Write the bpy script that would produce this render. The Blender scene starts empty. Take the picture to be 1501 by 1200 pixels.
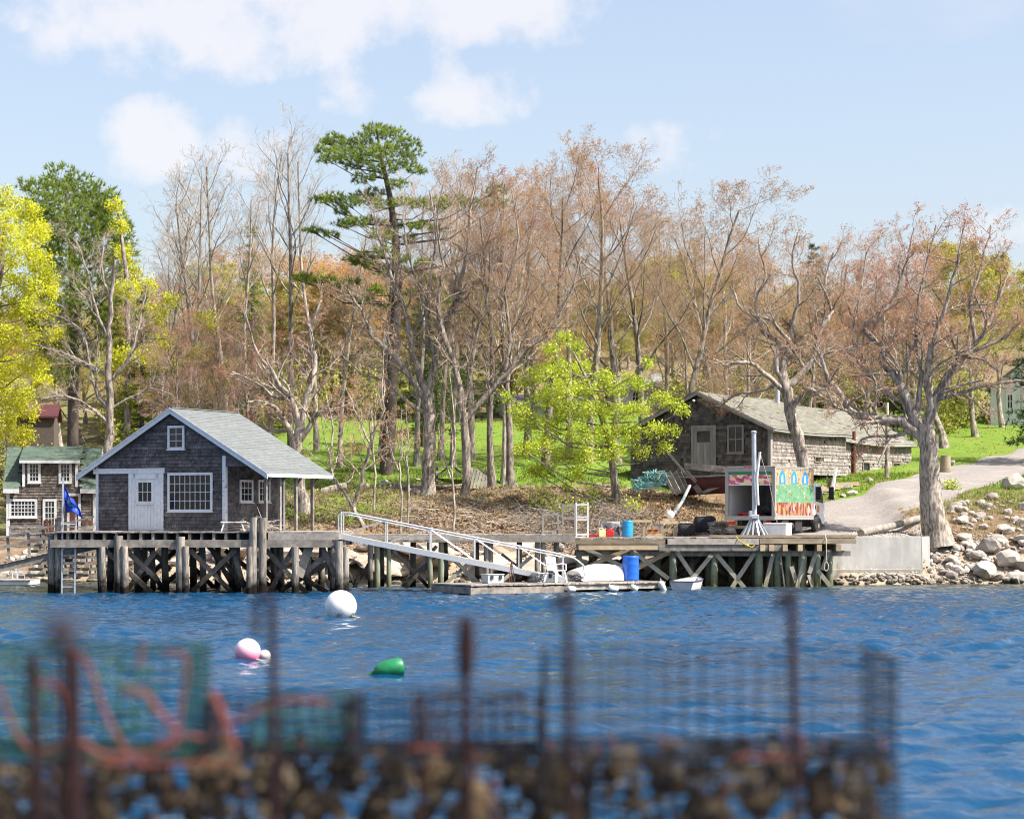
import bpy, math, random
import numpy as np
from mathutils import Matrix, Vector

# ------------------------------------------------------------------ camera, sky, sun, exposure
FPX, CAM_Z, U0, V0, W_PX, H_PX = 3360.0, 2.52, 750.5, 762.0, 1501.0, 1200.0
scene = bpy.context.scene
COL = scene.collection
cam_data = bpy.data.cameras.new('camera')
cam_data.sensor_width = 36.0
cam_data.lens = 36.0 * FPX / W_PX
cam_data.shift_y = (V0 - H_PX / 2) / W_PX
cam_data.clip_start, cam_data.clip_end = 0.1, 3000.0
cam_data.dof.use_dof = True
cam_data.dof.focus_distance = 84.0
cam_data.dof.aperture_fstop = 2.0
cam = bpy.data.objects.new('camera', cam_data)
cam.location = (0, 0, CAM_Z)
cam.rotation_euler = (math.pi / 2, 0, 0)
COL.objects.link(cam)
scene.camera = cam

SUN_EL, SUN_DIR = math.radians(50), (0.93, -0.37)     # the sun stands to the right and a little behind the camera
sun_az = math.atan2(SUN_DIR[0], SUN_DIR[1])            # clockwise from +Y
sun_data = bpy.data.lights.new('sun', 'SUN')
sun_data.energy, sun_data.angle, sun_data.color = 4.7, math.radians(0.55), (1.0, 0.945, 0.86)
sun = bpy.data.objects.new('sun', sun_data)
sv = Vector((math.sin(sun_az) * math.cos(SUN_EL), math.cos(sun_az) * math.cos(SUN_EL), math.sin(SUN_EL)))
sun.rotation_euler = sv.to_track_quat('Z', 'Y').to_euler()
sun.location = (60, -20, 80)
COL.objects.link(sun)

world = bpy.data.worlds.new('World')
scene.world = world
world.use_nodes = True
nt = world.node_tree
nt.nodes.clear()
def wn(t, **k):
    n = nt.nodes.new(t)
    for a, b in k.items(): setattr(n, a, b)
    return n
def wmath(op, a, b=None, c=None):
    n = wn('ShaderNodeMath', operation=op)
    for i, x in enumerate((a, b, c)):
        if x is None: continue
        if isinstance(x, (int, float)): n.inputs[i].default_value = x
        else: nt.links.new(x, n.inputs[i])
    return n.outputs[0]
sky = wn('ShaderNodeTexSky', sky_type='NISHITA')
sky.sun_disc = False
sky.sun_elevation, sky.sun_rotation = SUN_EL, sun_az
sky.air_density, sky.dust_density, sky.ozone_density = 1.0, 2.6, 1.6
tc = wn('ShaderNodeTexCoord')
sep = wn('ShaderNodeSeparateXYZ'); nt.links.new(tc.outputs['Generated'], sep.inputs[0])
# a cloud deck: the direction is projected on a flat layer so that clouds flatten towards the horizon
den = wmath('ADD', wmath('MAXIMUM', sep.outputs[2], 0.0), 0.16)
px = wmath('DIVIDE', sep.outputs[0], den)
py = wmath('DIVIDE', sep.outputs[1], den)
comb = wn('ShaderNodeCombineXYZ')
nt.links.new(px, comb.inputs[0]); nt.links.new(wmath('MULTIPLY', py, 1.0), comb.inputs[1])
mp = wn('ShaderNodeMapping'); nt.links.new(comb.outputs[0], mp.inputs[0])
mp.inputs['Location'].default_value = (3.1, 7.7, 1.3)
n1 = wn('ShaderNodeTexNoise'); n1.inputs['Scale'].default_value = 1.25; n1.inputs['Detail'].default_value = 4; n1.inputs['Roughness'].default_value = 0.52
nt.links.new(mp.outputs[0], n1.inputs['Vector'])
# clouds that stand in view: soft lumps about given directions (x/y, z/y), edges broken by fine noise
nd = wn('ShaderNodeTexNoise'); nd.inputs['Scale'].default_value = 34; nd.inputs['Detail'].default_value = 5; nd.inputs['Roughness'].default_value = 0.6
nt.links.new(tc.outputs['Generated'], nd.inputs['Vector'])
ax = wmath('DIVIDE', sep.outputs[0], wmath('MAXIMUM', sep.outputs[1], 0.05))
az = wmath('DIVIDE', sep.outputs[2], wmath('MAXIMUM', sep.outputs[1], 0.05))
front = wmath('GREATER_THAN', sep.outputs[1], 0.05)
wob = wmath('MULTIPLY', wmath('SUBTRACT', nd.outputs['Fac'], 0.5), 3.2)
lump = None
for (u, v, ru, rv, k) in ((235, 205, 105, 75, 1.15), (330, 215, 120, 55, .9), (380, 25, 400, 110, 1.0), (680, 10, 280, 75, .95), (690, 140, 130, 55, .8), (560, 110, 190, 80, .6),
                          (985, 215, 95, 55, .55), (1470, 330, 120, 40, .8), (30, 20, 60, 40, .6)):
    cx, cz = (u - U0) / FPX, (V0 - v) / FPX
    dx = wmath('MULTIPLY', wmath('SUBTRACT', ax, cx), FPX / ru)
    dz = wmath('MULTIPLY', wmath('SUBTRACT', az, cz), FPX / rv)
    r2 = wmath('ADD', wmath('MULTIPLY', dx, dx), wmath('MULTIPLY', dz, dz))
    g = wmath('MULTIPLY', wmath('MAXIMUM', wmath('SUBTRACT', 1.25, r2), 0.0), k)
    lump = g if lump is None else wmath('MAXIMUM', lump, g)
lump = wmath('MULTIPLY', wmath('ADD', lump, wmath('MULTIPLY', wob, wmath('MINIMUM', wmath('MULTIPLY', lump, 2.0), 1.0))), front)
cl = wn('ShaderNodeMapRange', interpolation_type='SMOOTHSTEP'); nt.links.new(n1.outputs['Fac'], cl.inputs[0])
cl.inputs[1].default_value, cl.inputs[2].default_value = 0.52, 0.78
lr = wn('ShaderNodeMapRange', interpolation_type='SMOOTHSTEP'); nt.links.new(lump, lr.inputs[0])
lr.inputs[1].default_value, lr.inputs[2].default_value = 0.05, 1.35
amount = wmath('MINIMUM', wmath('MAXIMUM', wmath('MAXIMUM', wmath('MULTIPLY', cl.outputs[0], 0.45), 0.14), wmath('MULTIPLY', lr.outputs[0], 0.80)), 0.86)
mix = wn('ShaderNodeMix', data_type='RGBA')
nt.links.new(amount, mix.inputs['Factor'])
tintn = wn('ShaderNodeMix', data_type='RGBA', blend_type='MULTIPLY'); tintn.inputs['Factor'].default_value = 1.0
nt.links.new(sky.outputs[0], tintn.inputs['A']); tintn.inputs['B'].default_value = (1.07, 1.0, 0.965, 1)
nt.links.new(tintn.outputs['Result'], mix.inputs['A'])
mix.inputs['B'].default_value = (4.25, 4.15, 4.3, 1)
bg = wn('ShaderNodeBackground'); bg.inputs['Strength'].default_value = 0.112
nt.links.new(mix.outputs['Result'], bg.inputs['Color'])
out = wn('ShaderNodeOutputWorld'); nt.links.new(bg.outputs[0], out.inputs[0])

world.cycles.sampling_method = 'MANUAL'
world.cycles.sample_map_resolution = 512
vs = scene.view_settings
vs.view_transform, vs.look, vs.gamma, vs.use_curve_mapping = 'Standard', 'None', 1.0, False
vs.exposure = 1.05
scene.cycles.use_denoising = True
scene.cycles.pixel_filter_type = 'BLACKMAN_HARRIS'
scene.cycles.filter_width = 1.05
scene.cycles.max_bounces = 5
scene.cycles.diffuse_bounces = 2
scene.cycles.glossy_bounces = 2
scene.cycles.transmission_bounces = 2
scene.cycles.transparent_max_bounces = 8
scene.cycles.caustics_reflective = scene.cycles.caustics_refractive = False

# ------------------------------------------------------------------ helpers
rng = np.random.default_rng(11)
random.seed(5)
def px_x(u, Y): return (u - U0) * Y / FPX                 # a pixel gives a direction; Y is the distance of what the thing touches
def px_z(v, Y): return CAM_Z + (V0 - v) * Y / FPX
def P(u, v, Y): return np.array((px_x(u, Y), Y, px_z(v, Y)))

MATS = {}
def mat(name, c1, c2=None, scale=6.0, stretch=(1, 1, 1), rough=.8, bump=.25, rnd=.18, metal=0.0, tint=False, detail=6, stain=None, wet=None, spec=None, leaf=False, lo=.35, hi=.65, coat=0):
    m = bpy.data.materials.new(name); m.use_nodes = True
    N, L = m.node_tree.nodes, m.node_tree.links
    N.clear()
    o = N.new('ShaderNodeOutputMaterial')
    b = N.new('ShaderNodeBsdfPrincipled'); L.new(b.outputs[0], o.inputs[0])
    b.inputs['Roughness'].default_value = rough; b.inputs['Metallic'].default_value = metal
    if spec is not None: b.inputs['Specular IOR Level'].default_value = spec
    if coat: b.inputs['Coat Weight'].default_value = coat
    t = N.new('ShaderNodeTexCoord'); mpn = N.new('ShaderNodeMapping'); mpn.inputs['Scale'].default_value = stretch
    L.new(t.outputs['Object'], mpn.inputs[0])
    oi = N.new('ShaderNodeObjectInfo')
    c2 = c2 or tuple(x * .7 for x in c1)
    nz = N.new('ShaderNodeTexNoise'); nz.inputs['Scale'].default_value = scale; nz.inputs['Detail'].default_value = detail; nz.inputs['Roughness'].default_value = .62
    L.new(mpn.outputs[0], nz.inputs['Vector'])
    mr = N.new('ShaderNodeMapRange'); L.new(nz.outputs['Fac'], mr.inputs[0]); mr.inputs[1].default_value, mr.inputs[2].default_value = lo, hi
    mx = N.new('ShaderNodeMix'); mx.data_type = 'RGBA'; L.new(mr.outputs[0], mx.inputs['Factor'])
    mx.inputs['A'].default_value = (*c1, 1); mx.inputs['B'].default_value = (*c2, 1)
    col = mx.outputs['Result']
    if stain:
        sc_, scol, amt = stain
        n2 = N.new('ShaderNodeTexNoise'); n2.inputs['Scale'].default_value = sc_; n2.inputs['Detail'].default_value = 5
        L.new(t.outputs['Object'], n2.inputs['Vector'])
        r2 = N.new('ShaderNodeMapRange'); L.new(n2.outputs['Fac'], r2.inputs[0]); r2.inputs[1].default_value, r2.inputs[2].default_value, r2.inputs[4].default_value = .5, .72, amt
        m2 = N.new('ShaderNodeMix'); m2.data_type = 'RGBA'; L.new(r2.outputs[0], m2.inputs['Factor']); L.new(col, m2.inputs['A']); m2.inputs['B'].default_value = (*scol, 1)
        col = m2.outputs['Result']
    if wet:                                   # tide mark: wood below the high-water line is dark with weed
        zlo, zhi, wc = wet
        g = N.new('ShaderNodeNewGeometry'); s = N.new('ShaderNodeSeparateXYZ'); L.new(g.outputs['Position'], s.inputs[0])
        n3 = N.new('ShaderNodeTexNoise'); n3.inputs['Scale'].default_value = 3.5; L.new(g.outputs['Position'], n3.inputs['Vector'])
        ad = N.new('ShaderNodeMath'); ad.operation = 'MULTIPLY_ADD'; L.new(n3.outputs['Fac'], ad.inputs[0]); ad.inputs[1].default_value = .9; L.new(s.outputs[2], ad.inputs[2])
        r3 = N.new('ShaderNodeMapRange'); L.new(ad.outputs[0], r3.inputs[0]); r3.inputs[1].default_value, r3.inputs[2].default_value = zlo + .45, zhi + .45
        m3 = N.new('ShaderNodeMix'); m3.data_type = 'RGBA'; L.new(r3.outputs[0], m3.inputs['Factor']); m3.inputs['A'].default_value = (*wc, 1); L.new(col, m3.inputs['B'])
        col = m3.outputs['Result']
    val = None
    if tint:
        at = N.new('ShaderNodeAttribute'); at.attribute_name = 'tint'; val = at.outputs['Fac']
    if rnd and not tint:
        rr = N.new('ShaderNodeMapRange'); L.new(oi.outputs['Random'], rr.inputs[0]); rr.inputs[3].default_value, rr.inputs[4].default_value = 1 - rnd, 1 + rnd
        val = rr.outputs[0]
    if val is not None:
        h = N.new('ShaderNodeHueSaturation'); L.new(val, h.inputs['Value']); L.new(col, h.inputs['Color']); col = h.outputs[0]
    L.new(col, b.inputs['Base Color'])
    if bump:
        bp = N.new('ShaderNodeBump'); bp.inputs['Strength'].default_value = bump; bp.inputs['Distance'].default_value = .02
        L.new(nz.outputs['Fac'], bp.inputs['Height']); L.new(bp.outputs[0], b.inputs['Normal'])
    if leaf:
        tr = N.new('ShaderNodeBsdfTranslucent'); L.new(col, tr.inputs['Color'])
        ms = N.new('ShaderNodeMixShader'); ms.inputs[0].default_value = .42
        L.new(b.outputs[0], ms.inputs[1]); L.new(tr.outputs[0], ms.inputs[2]); L.new(ms.outputs[0], o.inputs[0])
    MATS[name] = m
    return m

WORLD_OF = {}                                # object name -> 4x4 matrix of its local frame
def reg(o, M): WORLD_OF[o.name] = M; return o
def props(o, label=None, cat=None, group=None, kind=None):
    if label: o['label'] = label
    if cat: o['category'] = cat
    if group: o['group'] = group
    if kind: o['kind'] = kind
    return o
def thing(name, label, cat, loc=(0, 0, 0), rz=0.0, group=None):
    o = bpy.data.objects.new(name, None); COL.objects.link(o)
    o.empty_display_size = .3
    o.location = loc; o.rotation_euler = (0, 0, rz)
    reg(o, Matrix.Translation(Vector([float(x) for x in loc])) @ Matrix.Rotation(rz, 4, 'Z'))
    return props(o, label, cat, group)

def rotz(a): c, s = math.cos(a), math.sin(a); return np.array(((c, -s, 0), (s, c, 0), (0, 0, 1)))
def rot_axis(ax, a): return np.array(Matrix.Rotation(a, 3, Vector(ax)))
class MB:
    def __init__(s): s.v, s.f, s.t, s.m = [], [], [], []
    def add(s, verts, faces, tint=1.0, mi=0):
        k = len(s.v); s.v.extend([tuple(map(float, p)) for p in verts])
        for f in faces: s.f.append([k + i for i in f]); s.t.append(tint); s.m.append(mi)
        return s
    def box(s, c, d, R=None, tint=1.0, mi=0, top=1.0):
        x, y, z = d[0] / 2, d[1] / 2, d[2] / 2
        p = np.array([(-x, -y, -z), (x, -y, -z), (x, y, -z), (-x, y, -z), (-x * top, -y * top, z), (x * top, -y * top, z), (x * top, y * top, z), (-x * top, y * top, z)])
        if R is not None: p = p @ np.asarray(R).T
        return s.add(p + np.asarray(c, float), [(0, 3, 2, 1), (4, 5, 6, 7), (0, 1, 5, 4), (1, 2, 6, 5), (2, 3, 7, 6), (3, 0, 4, 7)], tint, mi)
    def bx(s, x0, x1, y0, y1, z0, z1, tint=1.0, mi=0):
        return s.box(((x0 + x1) / 2, (y0 + y1) / 2, (z0 + z1) / 2), (abs(x1 - x0), abs(y1 - y0), abs(z1 - z0)), None, tint, mi)
    def beam(s, p0, p1, w, h, tint=1.0, mi=0, up=(0, 0, 1)):
        p0, p1 = np.asarray(p0, float), np.asarray(p1, float); d = p1 - p0; L = np.linalg.norm(d); d = d / L
        up = np.asarray(up, float)
        if abs(d @ up) > .98: up = np.array((0, 1., 0))
        a = np.cross(d, up); a /= np.linalg.norm(a); b = np.cross(a, d)
        return s.box((p0 + p1) / 2, (L, w, h), np.stack((d, a, b), 1), tint, mi)
    def tube(s, p0, p1, r0, r1=None, n=8, tint=1.0, mi=0, cap=True):
        return s.path([p0, p1], [r0, r0 if r1 is None else r1], n, tint, mi, cap)
    def path(s, pts, rad, n=6, tint=1.0, mi=0, cap=True):
        pts = np.asarray(pts, float); N = len(pts)
        if np.isscalar(rad): rad = [rad] * N
        k = len(s.v); prev = None
        for i in range(N):
            d = pts[min(i + 1, N - 1)] - pts[max(i - 1, 0)]; d = d / (np.linalg.norm(d) + 1e-9)
            if prev is None:
                a = np.cross(d, (0, 0, 1) if abs(d[2]) < .9 else (1, 0, 0))
            else: a = prev - d * (prev @ d)
            a /= np.linalg.norm(a) + 1e-9; b = np.cross(d, a); prev = a
            for j in range(n):
                t = 2 * math.pi * j / n
                s.v.append(tuple(pts[i] + rad[i] * (math.cos(t) * a + math.sin(t) * b)))
        for i in range(N - 1):
            for j in range(n):
                s.f.append([k + i * n + j, k + i * n + (j + 1) % n, k + (i + 1) * n + (j + 1) % n, k + (i + 1) * n + j]); s.t.append(tint); s.m.append(mi)
        if cap:
            s.f.append([k + j for j in range(n)][::-1]); s.f.append([k + (N - 1) * n + j for j in range(n)]); s.t += [tint] * 2; s.m += [mi] * 2
        return s
    def lathe(s, prof, c=(0, 0, 0), n=16, axis=None, tint=1.0, mi=0):
        R = np.eye(3) if axis is None else np.asarray(axis)
        k = len(s.v)
        for r, z in prof:
            for j in range(n):
                t = 2 * math.pi * j / n
                s.v.append(tuple(R @ np.array((r * math.cos(t), r * math.sin(t), z)) + np.asarray(c, float)))
        for i in range(len(prof) - 1):
            for j in range(n):
                s.f.append([k + i * n + j, k + i * n + (j + 1) % n, k + (i + 1) * n + (j + 1) % n, k + (i + 1) * n + j]); s.t.append(tint); s.m.append(mi)
        s.f.append([k + j for j in range(n)][::-1]); s.f.append([k + (len(prof) - 1) * n + j for j in range(n)]); s.t += [tint] * 2; s.m += [mi] * 2
        return s
    def prism(s, pts, ext, tint=1.0, mi=0):
        pts = [np.asarray(p, float) for p in pts]; e = np.asarray(ext, float); n = len(pts)
        return s.add(pts + [p + e for p in pts], [list(range(n))[::-1], list(range(n, 2 * n))] + [(i, (i + 1) % n, n + (i + 1) % n, n + i) for i in range(n)], tint, mi)
    def poly(s, pts, tint=1.0, mi=0): return s.add(pts, [list(range(len(pts)))], tint, mi)
    def mesh(s, name):
        me = bpy.data.meshes.new(name); me.from_pydata(s.v, [], s.f)
        return me
    def build(s, name, m, parent=None, local=False, smooth=False, bevel=0, label=None, cat=None, group=None, kind=None, tint=False, fix=True):
        """one mesh object; vertices given in world coordinates unless local (then in the frame of the parent thing)"""
        if not s.v: return None
        me = bpy.data.meshes.new(name)
        V = np.array(s.v)
        M = WORLD_OF[parent.name] if parent else None
        if parent is None:
            c = np.array(((V[:, 0].min() + V[:, 0].max()) / 2, (V[:, 1].min() + V[:, 1].max()) / 2, V[:, 2].min()))
            V = V - c
        elif not local:
            Mi = np.array(M.inverted()); V = V @ Mi[:3, :3].T + Mi[:3, 3]
        me.from_pydata([tuple(p) for p in V], [], s.f)
        for q in (m if isinstance(m, (list, tuple)) else [m]): me.materials.append(MATS[q])
        if isinstance(m, (list, tuple)): me.polygons.foreach_set('material_index', s.m)
        if tint:
            a = me.attributes.new('tint', 'FLOAT', 'FACE'); a.data.foreach_set('value', s.t)
        if smooth: me.polygons.foreach_set('use_smooth', [True] * len(me.polygons))
        if fix:
            import bmesh
            bm = bmesh.new(); bm.from_mesh(me); bmesh.ops.recalc_face_normals(bm, faces=bm.faces); bm.to_mesh(me); bm.free()
        me.update()
        o = bpy.data.objects.new(name, me); COL.objects.link(o)
        if parent: o.parent = parent; reg(o, M)
        else: o.location = c; reg(o, Matrix.Translation(Vector(c)))
        if bevel:
            md = o.modifiers.new('bevel', 'BEVEL'); md.width = bevel; md.segments = 2; md.limit_method = 'ANGLE'
        if smooth and hasattr(me, 'set_sharp_from_angle'): me.set_sharp_from_angle(angle=math.radians(45))
        return props(o, label, cat, group, kind)

def copy_tree(o, parent=None, name=None):
    c = o.copy(); COL.objects.link(c); c.parent = parent
    for ch in list(o.children): copy_tree(ch, c)
    return c
def np_mesh(name, V, quads=None, tris=None, mats=(), mi=None, smooth=False, tint=None):
    """fast mesh from arrays (quads Nx4 and tris Mx3)"""
    me = bpy.data.meshes.new(name)
    nq = 0 if quads is None else len(quads); ntr = 0 if tris is None else len(tris)
    me.vertices.add(len(V)); me.vertices.foreach_set('co', np.asarray(V, np.float32).ravel())
    loops = np.concatenate([np.asarray(a, np.int32).ravel() for a in (quads, tris) if a is not None and len(a)])
    me.loops.add(len(loops)); me.loops.foreach_set('vertex_index', loops)
    me.polygons.add(nq + ntr)
    st = np.concatenate([np.arange(nq) * 4, nq * 4 + np.arange(ntr) * 3]).astype(np.int32)
    me.polygons.foreach_set('loop_start', st)
    for m in mats: me.materials.append(MATS[m])
    if mi is not None: me.polygons.foreach_set('material_index', np.asarray(mi, np.int32))
    if smooth: me.polygons.foreach_set('use_smooth', np.ones(nq + ntr, bool))
    if tint is not None:
        a = me.attributes.new('tint', 'FLOAT', 'FACE'); a.data.foreach_set('value', np.asarray(tint, np.float32))
    me.update(calc_edges=True); me.validate()
    return me
def obj_of(me, name, parent=None, loc=None):
    o = bpy.data.objects.new(name, me); COL.objects.link(o)
    if parent: o.parent = parent; reg(o, WORLD_OF.get(parent.name, Matrix()))
    if loc is not None: o.location = loc
    return o

# ------------------------------------------------------------------ materials
mat('shingle_dark', (.135, .122, .125), (.052, .047, .051), 2.2, (1, 1, 2.5), stain=(1.1, (.21, .195, .185), .5), tint=True, rough=.9, bump=.3)
mat('shingle_grey', (.30, .265, .235), (.17, .15, .138), 3, tint=True, rough=.92, bump=.3)
mat('shingle_small', (.20, .17, .15), (.11, .092, .085), 3, tint=True, rough=.92, bump=.3)
mat('backing', (.05, .045, .042), rough=.95)
mat('asphalt_grey', (.165, .18, .178), (.13, .143, .143), 9, tint=True, rough=.92, bump=.2)
mat('asphalt_green', (.105, .15, .115), (.08, .115, .088), 9, tint=True, rough=.92, bump=.2)
mat('asphalt_mossy', (.215, .205, .17), (.145, .14, .115), 5, tint=True, rough=.95, bump=.3, stain=(1.2, (.20, .21, .12), .6))
mat('trim_white', (.74, .76, .78), (.62, .65, .68), 9, rough=.55, bump=.1, rnd=.04, stain=(4, (.45, .45, .44), .35))
mat('trim_grey', (.33, .31, .29), (.22, .21, .2), 6, (1, 1, .2), rough=.85, rnd=.12)
mat('door_white', (.72, .75, .79), (.66, .69, .73), 5, (8, 8, .5), rough=.5, bump=.1, rnd=.02, stain=(6, (.4, .38, .34), .35))
mat('glass_dark', (.012, .014, .017), (.03, .032, .035), 2.2, rough=.04, bump=0, rnd=.3, spec=.6)
mat('curtain', (.55, .55, .52), (.42, .42, .4), 14, (1, 1, .1), rough=.9)
mat('wood_old', (.31, .275, .235), (.15, .132, .113), 4, (1, 1, 1), rough=.92, bump=.5, rnd=.28, stain=(2.2, (.10, .09, .08), .6))
mat('wood_deck', (.40, .36, .31), (.24, .215, .19), 5, rough=.92, bump=.4, rnd=.25, stain=(1.6, (.16, .14, .12), .6))
mat('wood_new', (.55, .42, .26), (.42, .32, .2), 5, rough=.85, bump=.3, rnd=.2)
mat('wood_beam', (.34, .27, .18), (.21, .17, .12), 4, (.4, 1, 1), rough=.9, bump=.4, rnd=.2, stain=(1.5, (.13, .11, .08), .5))
mat('piling', (.34, .305, .265), (.15, .132, .112), 6, (3, 3, .4), rough=.9, bump=.6, rnd=.25, wet=(.25, .8, (.014, .012, .010)), lo=.4, hi=.62, spec=.08)
mat('piling_green', (.27, .30, .21), (.19, .215, .15), 6, (3, 3, .5), rough=.85, bump=.4, rnd=.14, wet=(-.05, .75, (.085, .085, .03)))
mat('brace', (.20, .178, .152), (.10, .088, .075), 6, rough=.92, bump=.4, rnd=.3, wet=(.2, .75, (.016, .014, .011)), spec=.08)
mat('brace_pale', (.38, .36, .31), (.26, .25, .21), 6, rough=.92, bump=.3, rnd=.2, wet=(-.2, .5, (.16, .15, .07)))
mat('aluminium', (.62, .65, .68), (.52, .55, .58), 20, rough=.42, bump=.05, rnd=.05, metal=.55)
mat('galvanised', (.52, .56, .60), (.40, .44, .48), 8, rough=.45, bump=.1, rnd=.06, metal=.5)
mat('paint_white', (.70, .71, .72), (.60, .61, .62), 4, rough=.4, bump=.05, rnd=.04, stain=(3, (.5, .47, .42), .3))
mat('plastic_white', (.80, .80, .79), (.72, .72, .70), 6, rough=.38, bump=.03, rnd=.04)
mat('buoy_white', (.78, .79, .80), (.68, .69, .70), 3, rough=.4, bump=.04, rnd=0, stain=(5, (.55, .54, .48), .4), wet=(-.02, .10, (.20, .20, .11)))
mat('fender_white', (.74, .72, .68), (.6, .58, .52), 7, rough=.5, bump=.1, rnd=.06)
mat('plastic_blue', (.015, .13, .62), (.012, .105, .5), 5, rough=.38, bump=.04, rnd=0)
mat('plastic_sky', (.02, .30, .62), (.016, .25, .54), 5, rough=.4, bump=.04, rnd=0)
mat('plastic_red', (.55, .02, .025), (.45, .016, .02), 5, rough=.4, bump=.05, rnd=.1)
mat('plastic_cream', (.70, .52, .25), (.6, .44, .2), 5, rough=.45, bump=.05)
mat('plastic_orange', (.62, .20, .03), (.5, .16, .03), 5, rough=.45, bump=.05)
mat('plastic_green', (.012, .22, .08), (.01, .15, .055), 9, rough=.42, bump=.05, rnd=0)
mat('plastic_grey', (.42, .46, .50), (.33, .36, .40), 7, rough=.5, bump=.06)
mat('rubber', (.018, .018, .02), (.03, .03, .032), 9, rough=.8, bump=.2)
mat('black_cloth', (.022, .022, .026), (.045, .045, .05), 5, rough=.85, bump=.4)
mat('tarp_dark', (.06, .06, .07), (.03, .03, .036), 6, rough=.6, bump=.5)
mat('rope_pale', (.50, .45, .38), (.36, .32, .27), 20, rough=.95)
mat('rope_teal', (.30, .56, .54), (.16, .38, .38), 14, rough=.95, rnd=.2)
mat('rope_orange', (.16, .038, .026), (.10, .026, .02), 12, rough=.9, rnd=.1)
mat('rope_yellow', (.62, .46, .06), (.5, .36, .05), 12, rough=.9)
mat('rust', (.026, .012, .012), (.014, .007, .009), 24, spec=.15, rough=.9, bump=.5, rnd=.15)
mat('rust_bright', (.17, .06, .032), (.09, .035, .02), 14, rough=.9, bump=.4)
mat('concrete', (.36, .355, .34), (.27, .265, .255), 2.6, (1, 1, .25), rough=.9, bump=.3, rnd=0, stain=(1.1, (.22, .21, .19), .5), wet=(.1, .75, (.17, .16, .13)))
mat('rock', (.42, .375, .325), (.25, .225, .20), 2.3, rough=.92, bump=.7, rnd=.28, stain=(1.4, (.55, .50, .45), .5), wet=(-.05, .5, (.055, .045, .026)))
mat('ledge', (.47, .38, .29), (.33, .265, .205), 1.7, rough=.92, bump=.8, rnd=.1, stain=(.9, (.55, .48, .40), .5), wet=(-.1, .4, (.17, .135, .07)))
mat('pebble', (.36, .32, .28), (.2, .175, .15), 1.1, tint=True, rough=.92, bump=.3, wet=(-.05, .35, (.06, .05, .03)))
mat('bark', (.30, .255, .21), (.10, .084, .07), 3.2, (3, 3, .8), rough=.95, bump=1.0, lo=.43, hi=.57, rnd=.2, stain=(1.3, (.30, .28, .25), .45))
mat('bark_pale', (.43, .37, .305), (.15, .127, .105), 3.2, (3, 3, .8), rough=.95, bump=1.0, lo=.43, hi=.57, rnd=.16, stain=(1.0, (.40, .38, .34), .5))
mat('bark_pine', (.11, .085, .07), (.06, .048, .04), 6, (3, 3, .7), rough=.95, bump=.8, rnd=.1)
mat('twig', (.45, .365, .285), (.32, .26, .20), 1.5, rough=.95, bump=0, rnd=.18)
mat('twig_pale', (.52, .465, .40), (.38, .335, .29), 1.5, rough=.95, bump=0, rnd=.12)
mat('bud', (.54, .28, .12), (.48, .30, .14), .7, rough=.85, bump=0, rnd=.22, leaf=True, tint=False)
mat('bud_red', (.48, .20, .12), (.44, .25, .15), .7, rough=.85, bump=0, rnd=.2, leaf=True)
mat('bud_olive', (.50, .48, .09), (.44, .37, .11), .7, rough=.85, bump=0, rnd=.2, leaf=True)
mat('leaf_lime', (.58, .66, .045), (.42, .52, .035), .9, rough=.6, bump=0, rnd=.08, tint=True, leaf=True)
mat('leaf_yellow', (.74, .73, .03), (.56, .59, .03), .5, rough=.6, bump=0, tint=True, leaf=True)
mat('leaf_bush', (.44, .44, .07), (.30, .33, .055), .8, rough=.7, bump=0, tint=True, leaf=True)
mat('needle', (.26, .33, .045), (.15, .22, .032), .8, rough=.7, bump=0, tint=True, leaf=True)
mat('needle_dark', (.075, .125, .03), (.045, .08, .022), .8, rough=.75, bump=0, tint=True, leaf=True)
mat('grass_blade', (.135, .23, .026), (.20, .26, .035), .35, rough=.8, bump=0, tint=True, leaf=True)
mat('dry_blade', (.42, .34, .18), (.3, .23, .12), .5, rough=.9, bump=0, tint=True, leaf=True)
mat('litter', (.30, .20, .125), (.17, .11, .072), .6, rough=.95, bump=0, tint=True)
mat('weed', (.05, .036, .017), (.025, .018, .011), 7, rough=.8, bump=.4, tint=True)
mat('wire_green', (.012, .055, .05), (.01, .04, .036), 8, spec=.1, rough=.7, bump=0, rnd=0)
mat('wire_dark', (.016, .018, .026), (.01, .012, .018), 8, spec=.1, rough=.7, bump=0, rnd=0)
mat('net_dark', (.025, .02, .03), (.02, .018, .03), 8, rough=.9, bump=0, rnd=0)
mat('net_teal', (.025, .10, .085), (.016, .07, .06), 6, rough=.9, bump=0, rnd=0)
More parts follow.
